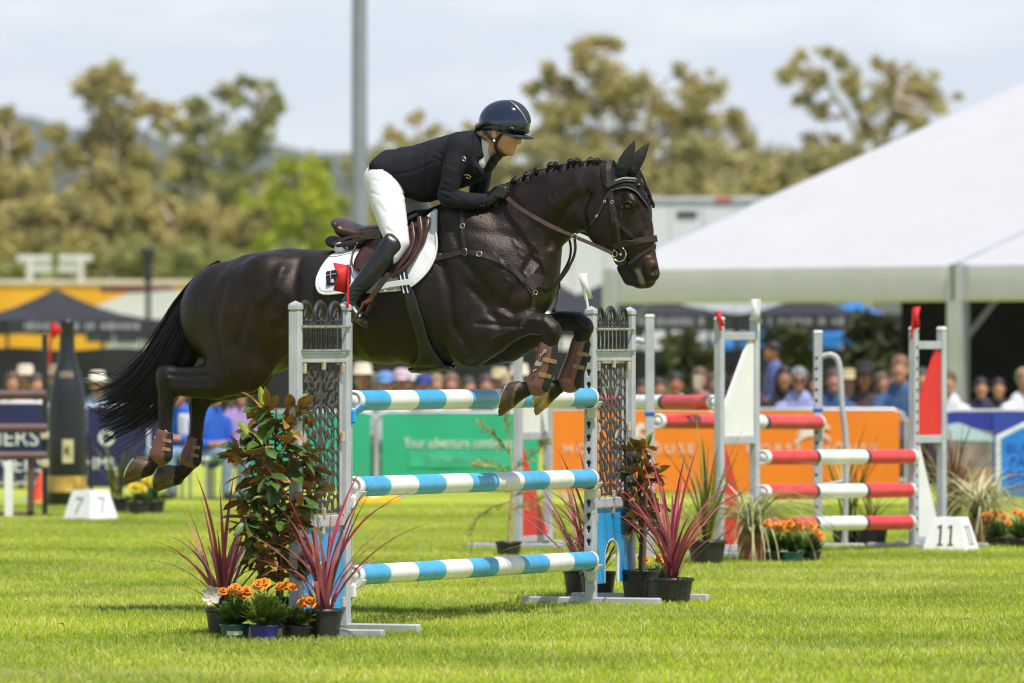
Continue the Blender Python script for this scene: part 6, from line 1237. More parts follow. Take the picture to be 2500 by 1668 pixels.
# tail: strands that follow a swept centre line
MHAIR = mat('tail_hair', (.006, .005, .005), rough=.42, var=.2, scale=30, spec=.4)
tl = [HL(x, y, 0) for x, y in [(545, 652), (505, 690), (470, 760), (435, 840), (395, 905), (345, 965), (290, 1005), (240, 1025)]]
wid = [.035, .06, .10, .13, .13, .12, .105, .09]
rd = random.Random(7); mb = MB()
for k in range(520):
    ang = rd.uniform(0, 2*math.pi); rr = math.sqrt(rd.random()); ln = rd.uniform(.72, 1.03)+(.1 if rd.random() < .08 else 0)
    if rr > .8 and rd.random() < .5: ln = rd.uniform(.45, .9)
    pts = []; rs = []; m_ = 13; drift = rd.gauss(0, .05); wav = rd.uniform(0, 6)
    for i in range(m_):
        t = ln*i/(m_-1); c = cr_(tl, t); d_ = (cr_(tl, t+.02)-cr_(tl, t-.02)).normalized(); wdt = np.interp(min(t, 1)*7, range(8), wid)
        nrm = Vector((-d_.z, 0, d_.x)); spread = 1+1.3*max(0, t-.55)
        p = c+nrm*(math.cos(ang)*rr*wdt*1.05*spread+drift*t*t+.006*math.sin(wav+t*9))+Vector((0, 1, 0))*(math.sin(ang)*rr*wdt*.8+.004*math.sin(wav*2+t*8))
        if t > 1: p = p+d_*(t-1)*.5
        pts.append(p); rs.append(.0044*(1-.9*(i/(m_-1))**1.5)+.0005)
    mb.tube(pts, rs, 3, caps=False)
for x0, y0, x1, y1, x2, y2, x3, y3 in [(330, 935, 300, 925, 250, 915, 200, 908), (300, 960, 260, 950, 235, 940, 205, 925), (360, 1000, 340, 1030, 300, 1050, 262, 1072), (345, 1010, 310, 1035, 290, 1050, 250, 1085), (420, 960, 405, 1000, 385, 1020, 340, 1050), (400, 980, 380, 1010, 350, 1030, 300, 1055), (300, 1010, 265, 1015, 240, 1005, 212, 990)]:
    for j in range(5):
        q = [HL(a+rd.gauss(0, 3), b+rd.gauss(0, 3), rd.gauss(0, .02)) for a, b in ((x0, y0), (x1, y1), (x2, y2), (x3, y3))]
        mb.tube([cr_(q, i/9) for i in range(10)], [.0016]*9+[.0005], 3, caps=False)
mb.build('tail', MHAIR, horse)
# plaited mane: a ridge with a row of rolled plaits
mb = MB(); cres = [HL(x, y, 0) for x, y in [(1020, 522), (1060, 514), (1120, 512), (1190, 478), (1245, 452), (1300, 430), (1350, 414), (1400, 404), (1450, 399), (1480, 400)]]
mb.tube([cr_(cres, i/40)+Vector((0, 0, -.004)) for i in range(41)], [.010+.012*min(1, i/12) for i in range(41)], 8, flat=1.0)
for i in range(260):
    t = rd.random(); c = cr_(cres, t); s_ = rd.choice((-1, 1)); q = [c+Vector((rd.gauss(0, .005), 0, .012)), c+Vector((rd.gauss(0, .01), s_*.03, -.004)), c+Vector((rd.gauss(0, .015), s_*.05, -.035))]
    mb.tube(q, [.003, .004, .001], 3, caps=False)
mb.build('mane', MHAIR, horse)
for i, (x, y) in enumerate([(1262, 442), (1290, 430), (1316, 419), (1348, 406), (1362, 404), (1397, 397), (1412, 396), (1445, 393), (1462, 394), (1233, 458)]):
    mb = MB(); c = HL(x, y, 0)+Vector((0, -.012, .0)); a0 = rd.uniform(0, 6)
    pts = [c+Vector((math.cos(a0+t*.55)*(.020-.0007*t), -.006*math.sin(t*.4)-.001*t, math.sin(a0+t*.55)*(.018-.0007*t))) for t in range(22)]
    mb.tube(pts, [.009+.002*math.sin(t*1.9) for t in range(22)], 6); mb.ball(c, (.02, .02, .018), 8)
    mb.build('plait', MHAIR, horse)
# ------------------------------------------------------------------ tack
def sdf_obj(name, h, ops, mt, parent=None, it=1, disp=None, cuts=(), colf=None, mirror=False):
    lo = np.full(3, 1e9); hi = -lo
    for op in ops:
        if op[0] == 's': continue
        if op[0] == 'c':
            S = np.array(op[1], float); r_ = np.maximum(S[:, 3], S[:, 4])[:, None]; lo = np.minimum(lo, (S[:, :3]-r_).min(0)); hi = np.maximum(hi, (S[:, :3]+r_).max(0))
        else: c = np.array(op[1], float); r_ = max(op[2]); lo = np.minimum(lo, c-r_); hi = np.maximum(hi, c+r_)
    g = Field(lo-3*h-.01, hi+3*h+.01, h)
    for op in ops:
        k = op[2] if op[0] == 'c' else op[3]; kw = op[-1] if isinstance(op[-1], dict) else {}
        if op[0] == 'c': g.chain(op[1], k, **kw)
        else: g.ell(op[1], op[2], k, op='u' if op[0] == 'e' else 's', **kw)
    for p, n in cuts: g.cut(p, n)
    V, Q = g.nets(); V = vsmooth(V, Q, it, .5)
    if disp is not None: V = V+vnormals(V, Q)*disp(V)[:, None]
    cols = colf(V) if colf else None
    if mirror: V = V*np.array([1, -1, 1]); Q = Q[:, ::-1]
    return link(bpy.data.objects.new(name, npmesh(name, V, Q, mt, cols)), parent)
def ribbon(pts, nrm, wd, th, mb, mi=0):
    """flat strap through pts (with surface normals), width wd, thickness th"""
    m = len(pts); rows = []
    for i in range(m):
        d = (pts[min(i+1, m-1)]-pts[max(i-1, 0)]).normalized(); n = nrm[i]; s_ = d.cross(n).normalized(); n = s_.cross(d).normalized()
        w_ = wd[i] if hasattr(wd, '__len__') else wd
        rows.append([pts[i]-s_*w_/2, pts[i]-s_*w_/2*.9+n*th, pts[i]+s_*w_/2*.9+n*th, pts[i]+s_*w_/2])
    vs = [v for r_ in rows for v in r_]
    fs = [(i*4+k, i*4+(k+1) % 4, (i+1)*4+(k+1) % 4, (i+1)*4+k) for i in range(m-1) for k in range(4)]+[(3, 2, 1, 0), tuple((m-1)*4+k for k in range(4))]
    mb.add(vs, fs, mi, False)
def dense(pts, step=7.0):
    out = []
    for a, b in zip(pts[:-1], pts[1:]):
        n = max(1, int(math.hypot(b[0]-a[0], b[1]-a[1])/step))
        for i in range(n): out.append((a[0]+(b[0]-a[0])*i/n, a[1]+(b[1]-a[1])*i/n))
    return out+[pts[-1]]
def smoothpx(pts, n=24):
    v = [Vector((x, y, 0)) for x, y in pts]; return [tuple(cr_(v, i/(n-1))[:2]) for i in range(n)]
def strap(name, pts, wd, mt, parent, th=.004, off=.003, far=True, n=24):
    """strap lying on the horse, drawn in the side view; mirrored to the far side"""
    q = [surf(*p) for p in smoothpx(pts, n)]; a = [l_+n_*off for l_, n_ in q]; nn = [n_ for l_, n_ in q]
    for _ in range(2): a = [a[0]]+[(a[i-1]+a[i]*2+a[i+1])/4 for i in range(1, len(a)-1)]+[a[-1]]
    mb = MB(); ribbon(a, nn, wd, th, mb); o = mb.build(name, mt, parent)
    if far:
        mb = MB(); ribbon([Vector((p.x, -p.y, p.z)) for p in a], [Vector((p.x, -p.y, p.z)) for p in nn], wd, th, mb); mb.build(name, mt, parent)
    return a
def ring(c, r, nv, tr, mb, n=20, sx=1.0):
    nv = nv.normalized(); a = nv.cross(Vector((0, 0, 1))).normalized(); b = nv.cross(a)
    mb.tube([c+a*math.cos(2*math.pi*i/n)*r*sx+b*math.sin(2*math.pi*i/n)*r for i in range(n+1)], tr, 6, caps=False)
def drape(name, poly, off, th, mt, parent, step=.022, far=True, plane=-.28):
    pq = [HL(x, y, plane) for x, y in dense(smoothpx(poly+[poly[0]], len(poly)*4), 9)]; P2 = [Vector((p.x, p.z)) for p in pq[:-1]]
    nb = len(P2); xs = [p.x for p in P2]; zs = [p.y for p in P2]
    def inside(x, z):
        c = False
        for i in range(nb):
            a, b = P2[i], P2[i-1]
            if (a.y > z) != (b.y > z) and x < (b.x-a.x)*(z-a.y)/(b.y-a.y)+a.x: c = not c
        return c
    pts = list(P2); x = min(xs)
    while x < max(xs):
        z = min(zs)
        while z < max(zs):
            if inside(x, z) and min((x-p.x)**2+(z-p.y)**2 for p in P2) > (step*.45)**2: pts.append(Vector((x, z)))
            z += step
        x += step
    r_ = delaunay_2d_cdt(pts, [(i, (i+1) % nb) for i in range(nb)], [], 1, 1e-5)
    vs = []
    for p in r_[0]:
        l_, n_, i_, t_ = HBVH.ray_cast(Vector((p.x, -1, p.y)), Vector((0, 1, 0)))
        if l_ is None: l_, n_, i_, t_ = HBVH.find_nearest(Vector((p.x, plane*.6, p.y)))
        vs.append(Vector((p.x, l_.y-off, p.y)))
    for s_ in ((1, -1) if far else (1,)):
        me = bpy.data.meshes.new(name); fs = [tuple(f) if s_ < 0 else tuple(reversed(f)) for f in r_[2]]
        me.from_pydata([(v.x, v.y*s_, v.z) for v in vs], [], fs); me.materials.append(mt); me.polygons.foreach_set('use_smooth', [True]*len(fs)); me.update()
        bm = bmesh.new(); bm.from_mesh(me); bmesh.ops.recalc_face_normals(bm, faces=bm.faces)
        av = sum((f.normal.y for f in bm.faces), 0.0)
        if av*s_ > 0: bmesh.ops.reverse_faces(bm, faces=bm.faces)
        bm.to_mesh(me); bm.free()
        o = link(bpy.data.objects.new(name, me), parent); md = o.modifiers.new('thickness', 'SOLIDIFY'); md.thickness = th; md.offset = 1.0
    return vs
BROWN = mat('brown_leather', (.050, .020, .013), rough=.34, var=.18, scale=20, bump=.12, bscale=220, spec=.5)
DBROWN = mat('dark_leather', (.022, .012, .010), rough=.48, var=.15, scale=25, bump=.1, bscale=250, spec=.5)
REINM = mat('rein_leather', (.055, .026, .016), rough=.42, var=.2, scale=30, bump=.15, bscale=250)
BLACK = mat('black_cloth', (.010, .010, .012), rough=.75, var=.15, scale=40, bump=.3, bscale=400)
BLKL = mat('black_leather', (.010, .010, .012), rough=.36, var=.15, scale=25, bump=.08, bscale=120, spec=.55)
WHITEC = mat('white_cloth', (.66, .66, .69), rough=.8, var=.03, scale=12, bump=.25, bscale=160)
NAVY = mat('navy_cloth', (.010, .016, .045), rough=.6, var=.1)
GOLD = mat('gold_strap', (.30, .17, .075), rough=.4, var=.15, scale=60)
WPAINT = mat('print_white', (.75, .75, .75), rough=.6, var=.04); REDPR = mat('print_red', (.45, .012, .02), rough=.6, var=.04)
# saddle pad
pad = hobj(thing('saddle_pad', 'white quilted saddle pad with a small navy flag under the brown saddle', 'saddle pad'))
PADP = [(803, 588), (786, 628), (776, 672), (779, 704), (797, 719), (850, 716), (930, 713), (985, 708), (1014, 696), (1042, 664), (1056, 628), (1057, 580), (1046, 512), (1010, 540), (930, 590), (860, 612)]
drape('pad', PADP, .010, .012, WHITEC, pad)
EDG = [(805, 590), (787, 628), (777, 672), (780, 703), (797, 718), (850, 715), (930, 712), (985, 707), (1013, 695), (1041, 664), (1055, 628), (1056, 580), (1046, 514)]
PIPE = mat('pad_piping', (.62, .62, .65), rough=.7, var=.05)
for ed, rr in ((EDG, .006),):
    a = []
    for x, y in dense(smoothpx(ed, 40), 10):
        q = HL(x, y, -.28); l_, n_, i_, t_ = HBVH.ray_cast(Vector((q.x, -1, q.z)), Vector((0, 1, 0))); a.append(Vector((q.x, (l_.y if l_ else -.1)-.022, q.z)))
    mb = MB(); mb.tube(a, rr, 6); mb.build('piping', PIPE, pad)
def onpad(px, py, extra):
    q = HL(px, py, -.3); l_, n_, i_, t_ = HBVH.ray_cast(Vector((q.x, -1, q.z)), Vector((0, 1, 0))); q = HL(px, py, l_.y-.022); return Vector((q.x, l_.y-.022-extra, q.z))
def patch(poly, extra, mt, name, parent):
    mb = MB(); a = [onpad(x, y, extra) for x, y in poly]; b = [p+Vector((0, .004, 0)) for p in a]; n_ = len(a)
    mb.add(a+b, [tuple(range(n_)), tuple(range(n_))]+[(i, (i+1) % n_, n_+(i+1) % n_, n_+i) for i in range(n_)]); return mb.build(name, mt, parent)
fl = patch([(798, 663), (858, 651), (858, 692), (799, 698)], .012, NAVY, 'flag_print', pad)
def flagmark(poly, mt, ex): patch(poly, ex, mt, 'flag_mark', fl)
for p in [[(799, 671.5), (821, 667.5), (821, 669.5), (799, 673.5)], [(808, 662), (810, 661.5), (810, 679), (808, 679.5)]]: flagmark(p, WPAINT, .0138)
for p in [[(799, 672.2), (821, 668.2), (821, 668.8), (799, 672.8)], [(808.7, 662), (809.3, 661.8), (809.3, 679), (808.7, 679.2)]]: flagmark(p, REDPR, .0150)
for cx_, cy_, r_ in [(813, 686, 6.0), (853, 660, 3.0), (853, 684, 3.0), (846, 670, 2.5)]:
    flagmark([(cx_+(r_ if i % 2 == 0 else r_*.5)*math.sin(i*math.pi/7), cy_-(r_ if i % 2 == 0 else r_*.5)*math.cos(i*math.pi/7)) for i in range(14)], WPAINT, .0138)
# saddle
sad = hobj(thing('saddle', 'brown leather jumping saddle with a raised cantle and stitched flaps', 'saddle'))
sdf_obj('half_pad', .008, [('c', [cs(815, 590, 15, .10), cs(850, 602, 17, .17), cs(910, 592, 17, .18), cs(980, 560, 16, .16), cs(1036, 525, 14, .12)], .02)], mat('black_gel', (.012, .012, .014), rough=.6, bump=.3, bscale=90), sad)
sdf_obj('seat', .007, [('c', [cs(838, 550, 15, .15), cs(850, 562, 21, .165), cs(890, 572, 20, .155), cs(935, 566, 19, .13), cs(985, 545, 19, .10), cs(1022, 528, 17, .075)], .02), ('c', [cs(832, 540, 8, .12), cs(846, 548, 10, .15)], .02)], BROWN, sad, it=2)
drape('flap', [(880, 586), (866, 618), (864, 650), (885, 668), (925, 674), (965, 674), (992, 655), (1018, 622), (1034, 580), (1033, 530), (985, 552), (930, 572)], .032, .012, BROWN, sad)
def flap_pts(pts, off): return [onpad(x, y, off) for x, y in dense(smoothpx(pts, 24), 8)]
for pts, rr, of in (([(1030, 532), (1034, 580), (1018, 622), (992, 655), (962, 675)], .014, .030), ([(1012, 545), (1016, 585), (1003, 622), (978, 655)], .010, .034), ([(880, 588), (866, 618), (865, 648), (885, 668), (925, 675), (962, 675)], .005, .028)):
    mb = MB(); mb.tube(flap_pts(pts, of), rr, 8); mb.build('flap_roll', BROWN, sad)
mb = MB(); a = flap_pts([(872, 582), (905, 574), (940, 573)], .046); ribbon(a, [Vector((0, -1, 0))]*len(a), .05, .012, mb); mb.build('skirt', BROWN, sad)
mb = MB(); q = [onpad(889, 580, .062), onpad(896, 564, .062), onpad(899, 578, .062)]; mb.add(q+[p+Vector((0, .006, 0)) for p in q], [(0, 1, 2), (3, 5, 4), (0, 3, 4, 1), (1, 4, 5, 2), (2, 5, 3, 0)]); mb.build('badge', MSTEEL, sad)
mb = MB(); a = [HL(x, y, -.20) for x, y in smoothpx([(882, 575), (850, 580), (812, 595)], 10)]; ribbon(a, [Vector((0, -1, .3))]*10, .016, .004, mb); mb.build('strap_end', BROWN, sad)
# stirrups
for s_ in (1, -1):
    mb = MB(); a = [HL(x, y, -.43) for x, y in smoothpx([(950, 668), (935, 688), (915, 715), (905, 730)], 12)]
    ribbon([Vector((p.x, p.y*s_, p.z)) for p in a], [Vector((0, -s_, 0))]*12, .03, .006, mb); mb.build('stirrup_leather', BROWN, sad)
    mb = MB(); c0 = HL(905, 730, -.43)
    for (dy) in (-.055, .055):
        a = [Vector((c0.x, -.43, c0.z)), Vector((HL(897, 742, -.43).x, -.43+dy, HL(897, 742, -.43).z)), Vector((HL(878, 778, -.43).x, -.43+dy*1.1, HL(878, 778, -.43).z))]
        for i in range(2): mb.beam(Vector((a[i].x, a[i].y*s_, a[i].z)), Vector((a[i+1].x, a[i+1].y*s_, a[i+1].z)), .03, .010)
    p = HL(878, 782, -.43); mb.box((p.x, p.y*s_, p.z), (.055, .13, .014)); mb.build('stirrup_iron', mat('stirrup_brown', (.09, .035, .022), rough=.35, var=.1), sad)
# girth with belly guard
gir = hobj(thing('girth', 'black leather girth with a wide belly guard behind the forelegs', 'girth'))
GL_ = [(980, 700), (992, 745), (1006, 785), (1020, 830), (1020, 866), (996, 898)]; GR_ = [(1008, 700), (1022, 745), (1035, 785), (1050, 830), (1070, 864), (1098, 896)]
rows = []
for (a, b) in zip(smoothpx(GL_, 22), smoothpx(GR_, 22)):
    r_ = []
    for k in range(6):
        l_, n_ = surf(a[0]+(b[0]-a[0])*k/5, a[1]+(b[1]-a[1])*k/5); r_.append((l_, n_))
    rows.append(r_)
last = rows[-1]
for j in range(1, 6):                                                    # on under the belly to the middle line
    f_ = j/5; r_ = []
    for (l_, n_) in last:
        y = l_.y*(1-f_); h_, hn, i_, t_ = HBVH.ray_cast(Vector((l_.x, y, .3)), Vector((0, 0, 1)))
        r_.append((h_ if h_ else Vector((l_.x, y, l_.z)), hn if h_ else Vector((0, 0, -1))))
    rows.append(r_)
for s_ in (1, -1):
    mb = MB(); vs = []
    for i, r_ in enumerate(rows):
        g_ = max(0, (i-15)/11)
        for l_, n_ in r_:
            p = l_+n_*.012+Vector((0, 0, -.022*g_)); vs.append((p.x, p.y*s_, p.z))
    mb.add(vs, [(i*6+k, i*6+k+1, (i+1)*6+k+1, (i+1)*6+k) for i in range(len(rows)-1) for k in range(5)], 0, True)
    o = mb.build('girth_strap', BLKL, gir); md = o.modifiers.new('thickness', 'SOLIDIFY'); md.thickness = .012; md.offset = 0
mb = MB(); a = [onpad(x, y, .02) for x, y in ((985, 662), (990, 690), (996, 716))]; ribbon(a, [Vector((0, -1, 0))]*3, .055, .006, mb); mb.build('billet', NAVY, gir)
for dx in (-5, 5):
    mb = MB(); a = [onpad(x+dx, y, .026) for x, y in ((985, 662), (990, 690), (996, 716))]; ribbon(a, [Vector((0, -1, 0))]*3, .006, .004, mb); mb.build('billet_stripe', WPAINT, gir)
mb = MB(); a = [onpad(x, y, .034) for x, y in ((925, 702), (965, 694), (1007, 688))]; ribbon(a, [Vector((0, -1, 0))]*3, .03, .005, mb); mb.build('girth_sleeve', WHITEC, gir)
# breastplate
bp = hobj(thing('breastplate', 'brown leather breastplate with silver rings across the chest of the horse', 'breastplate'))
strap('chest_strap', [(1018, 640), (1070, 630), (1110, 620), (1137, 615), (1180, 623), (1222, 638), (1255, 660), (1285, 692), (1303, 720)], .030, DBROWN, bp, th=.006)
strap('wither_strap', [(1126, 515), (1129, 545), (1132, 580), (1137, 612)], .022, DBROWN, bp)
strap('chest_pad', [(1290, 700), (1300, 690), (1312, 684), (1322, 690)], .075, DBROWN, bp, th=.008, n=10)
strap('girth_link', [(1305, 722), (1296, 760), (1270, 800)], .028, DBROWN, bp, n=12)
for px, py, r_ in [(1137, 615, .019), (1171, 620, .014), (1075, 626, .013), (1130, 552, .012), (1305, 714, .012)]:
    l_, n_ = surf(px, py)
    for s_ in (1, -1): mb = MB(); ring(Vector((l_.x+n_.x*.009, (l_.y+n_.y*.009)*s_, l_.z)), r_, Vector((n_.x, n_.y*s_, n_.z)), .0026, mb); mb.build('buckle', MSTEEL, bp)
a = [HL(x, y, yy) for x, y, yy in [(1308, 716, -.08), (1335, 712, -.09), (1352, 700, -.1), (1378, 668, -.12), (1398, 635, -.14), (1405, 608, -.15), (1403, 583, -.16)]]
mb = MB(); q = [cr_(a, i/23) for i in range(24)]; ribbon(q, [Vector((0, -1, .2))]*24, [.022]*14+[.014]*10, .006, mb); mb.build('martingale_strap', DBROWN, bp)
mb = MB(); a = [HL(x, y, .1) for x, y in [(1345, 706), (1365, 680), (1388, 640), (1394, 610), (1390, 585), (1384, 570)]]; q = [cr_(a, i/19) for i in range(20)]; ribbon(q, [Vector((0, -1, .2))]*20, .012, .005, mb); mb.build('martingale_strap', DBROWN, bp)
mb = MB(); ring(HL(1403, 578, -.16), .014, Vector((.3, -1, 0)), .003, mb); mb.build('martingale_ring', MSTEEL, bp)
# bridle
br = hobj(thing('bridle', 'brown leather bridle with a jewelled browband and ring bit on the horse head', 'bridle'))
strap('headpiece', [(1488, 399), (1487, 430), (1490, 456)], .030, DBROWN, br, off=.014, th=.006, n=12)
strap('cheekpiece', [(1490, 456), (1497, 500), (1508, 550), (1514, 590), (1520, 616)], .022, DBROWN, br, off=.008)
strap('cheekpiece', [(1488, 458), (1490, 490), (1496, 530), (1499, 548)], .016, DBROWN, br, off=.005, n=14)
strap('throatlash', [(1490, 462), (1476, 492), (1460, 525), (1440, 552), (1430, 562)], .014, DBROWN, br)
strap('noseband', [(1497, 601), (1520, 595), (1550, 590), (1575, 586), (1596, 583)], .034, DBROWN, br, off=.006, th=.007)
strap('flash_strap', [(1534, 645), (1550, 634), (1575, 615), (1600, 599)], .018, DBROWN, br)
strap('browband', [(1482, 457), (1500, 448), (1522, 441), (1545, 444), (1563, 451)], .026, DBROWN, br, off=.016, th=.006)
strap('browband_jewels', [(1503, 445), (1522, 439.5), (1545, 442.5), (1563, 449.5)], .010, mat('jewels', (.65, .58, .48), rough=.12, metal=.7, var=.4, scale=300), br, off=.024, th=.004)
for px, py, r_ in [(1478, 492, .006), (1458, 528, .006), (1496, 493, .008)]:
    l_, n_ = surf(px, py)
    for s_ in (1, -1): mb = MB(); ring(Vector((l_.x, (l_.y-.012)*s_, l_.z)), r_, Vector((0, -s_, 0)), .002, mb, 12); mb.build('buckle', MSTEEL, br)
bc = HL(1512, 621, -.072)
MBIT = mat('bit_brass', (.55, .48, .30), rough=.25, metal=1.0, var=.1)
for s_ in (1, -1):
    mb = MB(); ring(Vector((bc.x, bc.y*s_, bc.z)), .037, Vector((0, -1, 0)), .0045, mb, 28); mb.build('bit_ring', MBIT, br)
    mb = MB(); c = HL(1500, 620, -.074); ring(Vector((c.x, c.y*s_, c.z)), .016, Vector((0, -1, 0)), .0035, mb, 18); mb.build('bit_ring', MBIT, br)
    mb = MB(); mb.lathe([(.0, -.004), (.036, -.004), (.036, .004), (.0, .004)], 20, (HL(1524, 633).x, -.058*s_, HL(1524, 633).z), rot=Matrix.Rotation(R(90), 3, 'X'), cap0=False, cap1=False, smooth=False); mb.build('bit_guard', mat('bit_rubber', (.013, .012, .012), rough=.6), br)
mb = MB(); mb.tube([(bc.x+.01, -.08, bc.z), (bc.x+.02, 0, bc.z-.01), (bc.x+.01, .08, bc.z)], .008, 6); mb.build('bit_mouthpiece', MSTEEL, br)
for s_ in (1, -1):
    a = [HL(x, y, yy) for x, y, yy in [(1222, 476, -.115), (1236, 482, -.125), (1262, 504, -.155), (1300, 528, -.168), (1350, 555, -.165), (1400, 577, -.15), (1450, 598, -.11), (1496, 619, -.078)]]
    q = [cr_(a, i/31) for i in range(32)]; q = [Vector((p.x, p.y*s_, p.z)) for p in q]
    mb = MB(); ribbon(q, [Vector((.2, -s_, .3))]*32, [.024]*20+[.019]*12, .006, mb); mb.build('rein', REINM, br)
a = [HL(x, y, yy) for x, y, yy in [(1216, 480, -.1), (1212, 500, -.12), (1210, 507, -.09)]]
mb = MB(); b_ = [Vector((p.x, -p.y, p.z)) for p in a]; q = [cr_(a+[Vector((a[-1].x-.02, 0, a[-1].z+.01))]+b_[::-1], i/29) for i in range(30)]; ribbon(q, [Vector((0, 0, 1))]*30, .02, .005, mb); mb.build('rein_loop', REINM, br)
# crocheted ear bonnet
bon = hobj(thing('ear_bonnet', 'black crocheted ear bonnet with silver trim over the horse ears', 'ear bonnet'))
CROCH = mat('crochet', (.009, .009, .011), rough=.9, var=.3, scale=160, bump=.9, bscale=260)
drape('veil', [(1466, 402), (1492, 398), (1530, 404), (1552, 420), (1562, 445), (1574, 475), (1584, 500), (1580, 507), (1568, 490), (1550, 470), (1528, 460), (1506, 462), (1492, 466), (1478, 448)], .008, .006, CROCH, bon, step=.02, plane=-.06)
for s_ in (-1, 1):
    ax_, ay_ = ((1520, 412), (1549, 345)) if s_ < 0 else ((1543, 408), (1583, 351))
    sdf_obj('ear_cover', .004, [('c', [cs(ax_[0]-2, ax_[1]+6, 17, .034, s_*.05), cs(ax_[0]*.72+ay_[0]*.28, ax_[1]*.72+ay_[1]*.28, 18, .031, s_*.053), cs((ax_[0]+ay_[0])/2, (ax_[1]+ay_[1])/2, 15, .027, s_*.056), cs(ax_[0]*.2+ay_[0]*.8, ax_[1]*.2+ay_[1]*.8, 8, .017, s_*.06), cs(*ay_, 2.5, .006, s_*.061)], .01)], BLACK, bon)
TRIM = mat('trim_grey', (.10, .10, .11), rough=.5, metal=.4, var=.4, scale=300)
pts = [surf(x, y) for x, y in smoothpx([(1492, 467), (1506, 463), (1528, 461), (1550, 471), (1568, 491), (1580, 508)], 24)]; q = [l_+n_*.014 for l_, n_ in pts]
for s_ in (1, -1): mb = MB(); mb.tube([(p.x, p.y*s_, p.z) for p in q], .0045, 6); mb.build('trim', TRIM, bon)
for x, y, m_ in ((1569, 474, NAVY), (1573, 481, NAVY), (1571, 474, WPAINT), (1575, 486, WPAINT), (1573, 478, REDPR)):
    l_, n_ = surf(x, y); mb = MB(); mb.ball(l_+n_*.016, (.009 if m_ is NAVY else .004,)*3, 8); mb.build('badge', m_, bon)
# leg boots
BOOT = mat('boot_shell', (.17, .066, .046), rough=.33, var=.12, scale=14, bump=.1, bscale=200, spec=.5)
def legboot(nm, lab, path, y, straps, studs, liner=True):
    t = hobj(thing(nm, lab, 'horse boot', group=None))
    shl = sdf_obj('shell', .005, [('c', [cs(a, b, r_, w_, y) for a, b, r_, w_ in path], .012)], BOOT, t, it=1)
    if liner:
        (a0, b0, r0, w0), (a1, b1, r1, w1) = path[0], path[-1]
        sdf_obj('liner', .005, [('c', [cs(a+8, b+2, r_-7, w_-.006, y) for a, b, r_, w_ in path], .01)], BLACK, t)
    sbv = BVHTree.FromPolygons([tuple(v.co) for v in shl.data.vertices], [tuple(p.vertices) for p in shl.data.polygons])
    for (x0, y0, x1, y1, rr, ww) in straps:
        pts = []; nn = []; o_ = HINV @ Vector((0, 0, CH))
        for k in range(9):
            f_ = k/8; qx, qy = x0+(x1-x0)*f_, y0+(y1-y0)*f_; d_ = (HINV.to_3x3() @ Vector(((qx-CX)/F, 1, (HY-qy)/F))).normalized(); l_, n_, i_, t_ = sbv.ray_cast(o_, d_)
            if l_ is not None: pts.append(l_+n_*.001); nn.append(n_)
        if len(pts) > 2:
            for s_ in (1, -1):
                mb = MB(); ribbon([Vector((p.x, y+(p.y-y)*s_, p.z)) for p in pts], [Vector((n_.x, n_.y*s_, n_.z)) for n_ in nn], rr*1.7, .003, mb); mb.build('strap', GOLD, t)
    for x, yy, rr in studs:
        c = HL(x, yy, y); mb = MB(); mb.ball(Vector((c.x, y-rr, c.z)), .0055, 8); mb.build('stud', MSTEEL, t)
    return t
legboot('tendon_boot', 'brown tendon boot with two silver emblems on the knee-high folded foreleg', [(1338, 846, 24, .038), (1332, 880, 27, .043), (1323, 912, 28, .045), (1313, 938, 30, .049)], NB, [(1326, 877, 1357, 884, .013, .0455), (1316, 914, 1349, 921, .013, .0485)], [(1328, 868, .052), (1333, 864, .052), (1312, 905, .056), (1317, 903, .056)])
legboot('tendon_boot', 'brown tendon boot with gold straps on the foreleg raised beside the white flag', [(1417, 838, 24, .038), (1410, 872, 27, .043), (1400, 900, 28, .045), (1391, 929, 31, .049)], FBk, [(1408, 862, 1435, 867, .013, .0455), (1398, 892, 1426, 899, .013, .0485)], [])
for p in ([(1328, 852), (1336, 855), (1332, 862), (1325, 861)], [(1310, 880), (1325, 886), (1320, 894), (1304, 892)]):
    mb = MB(); a = [HL(x, y_, NB-.052) for x, y_ in p]; mb.add(a+[q+Vector((0, .02, 0)) for q in a], [(0, 1, 2, 3), (7, 6, 5, 4)]+[(i, (i+1) % 4, 4+(i+1) % 4, 4+i) for i in range(4)])
    mb.build('emblem', MSTEEL, [o for o in bpy.data.objects if o.name == 'tendon_boot'][0])
legboot('fetlock_boot', 'brown fetlock boot on the hind leg nearest the dark bottle', [(400, 1062, 22, .037), (397, 1085, 25, .042), (392, 1108, 30, .048)], NB, [(398, 1075, 421, 1078, .011, .0435), (396, 1096, 421, 1099, .011, .049)], [(386, 1068, .044), (372, 1095, .048), (378, 1094, .05)])
legboot('fetlock_boot', 'brown fetlock boot on the hind leg nearest the bronze-leaved shrub', [(474, 1076, 21, .037), (470, 1098, 24, .042), (464, 1120, 28, .048)], FBk, [(470, 1091, 492, 1094, .011, .0435), (466, 1110, 491, 1115, .011, .049)], [])
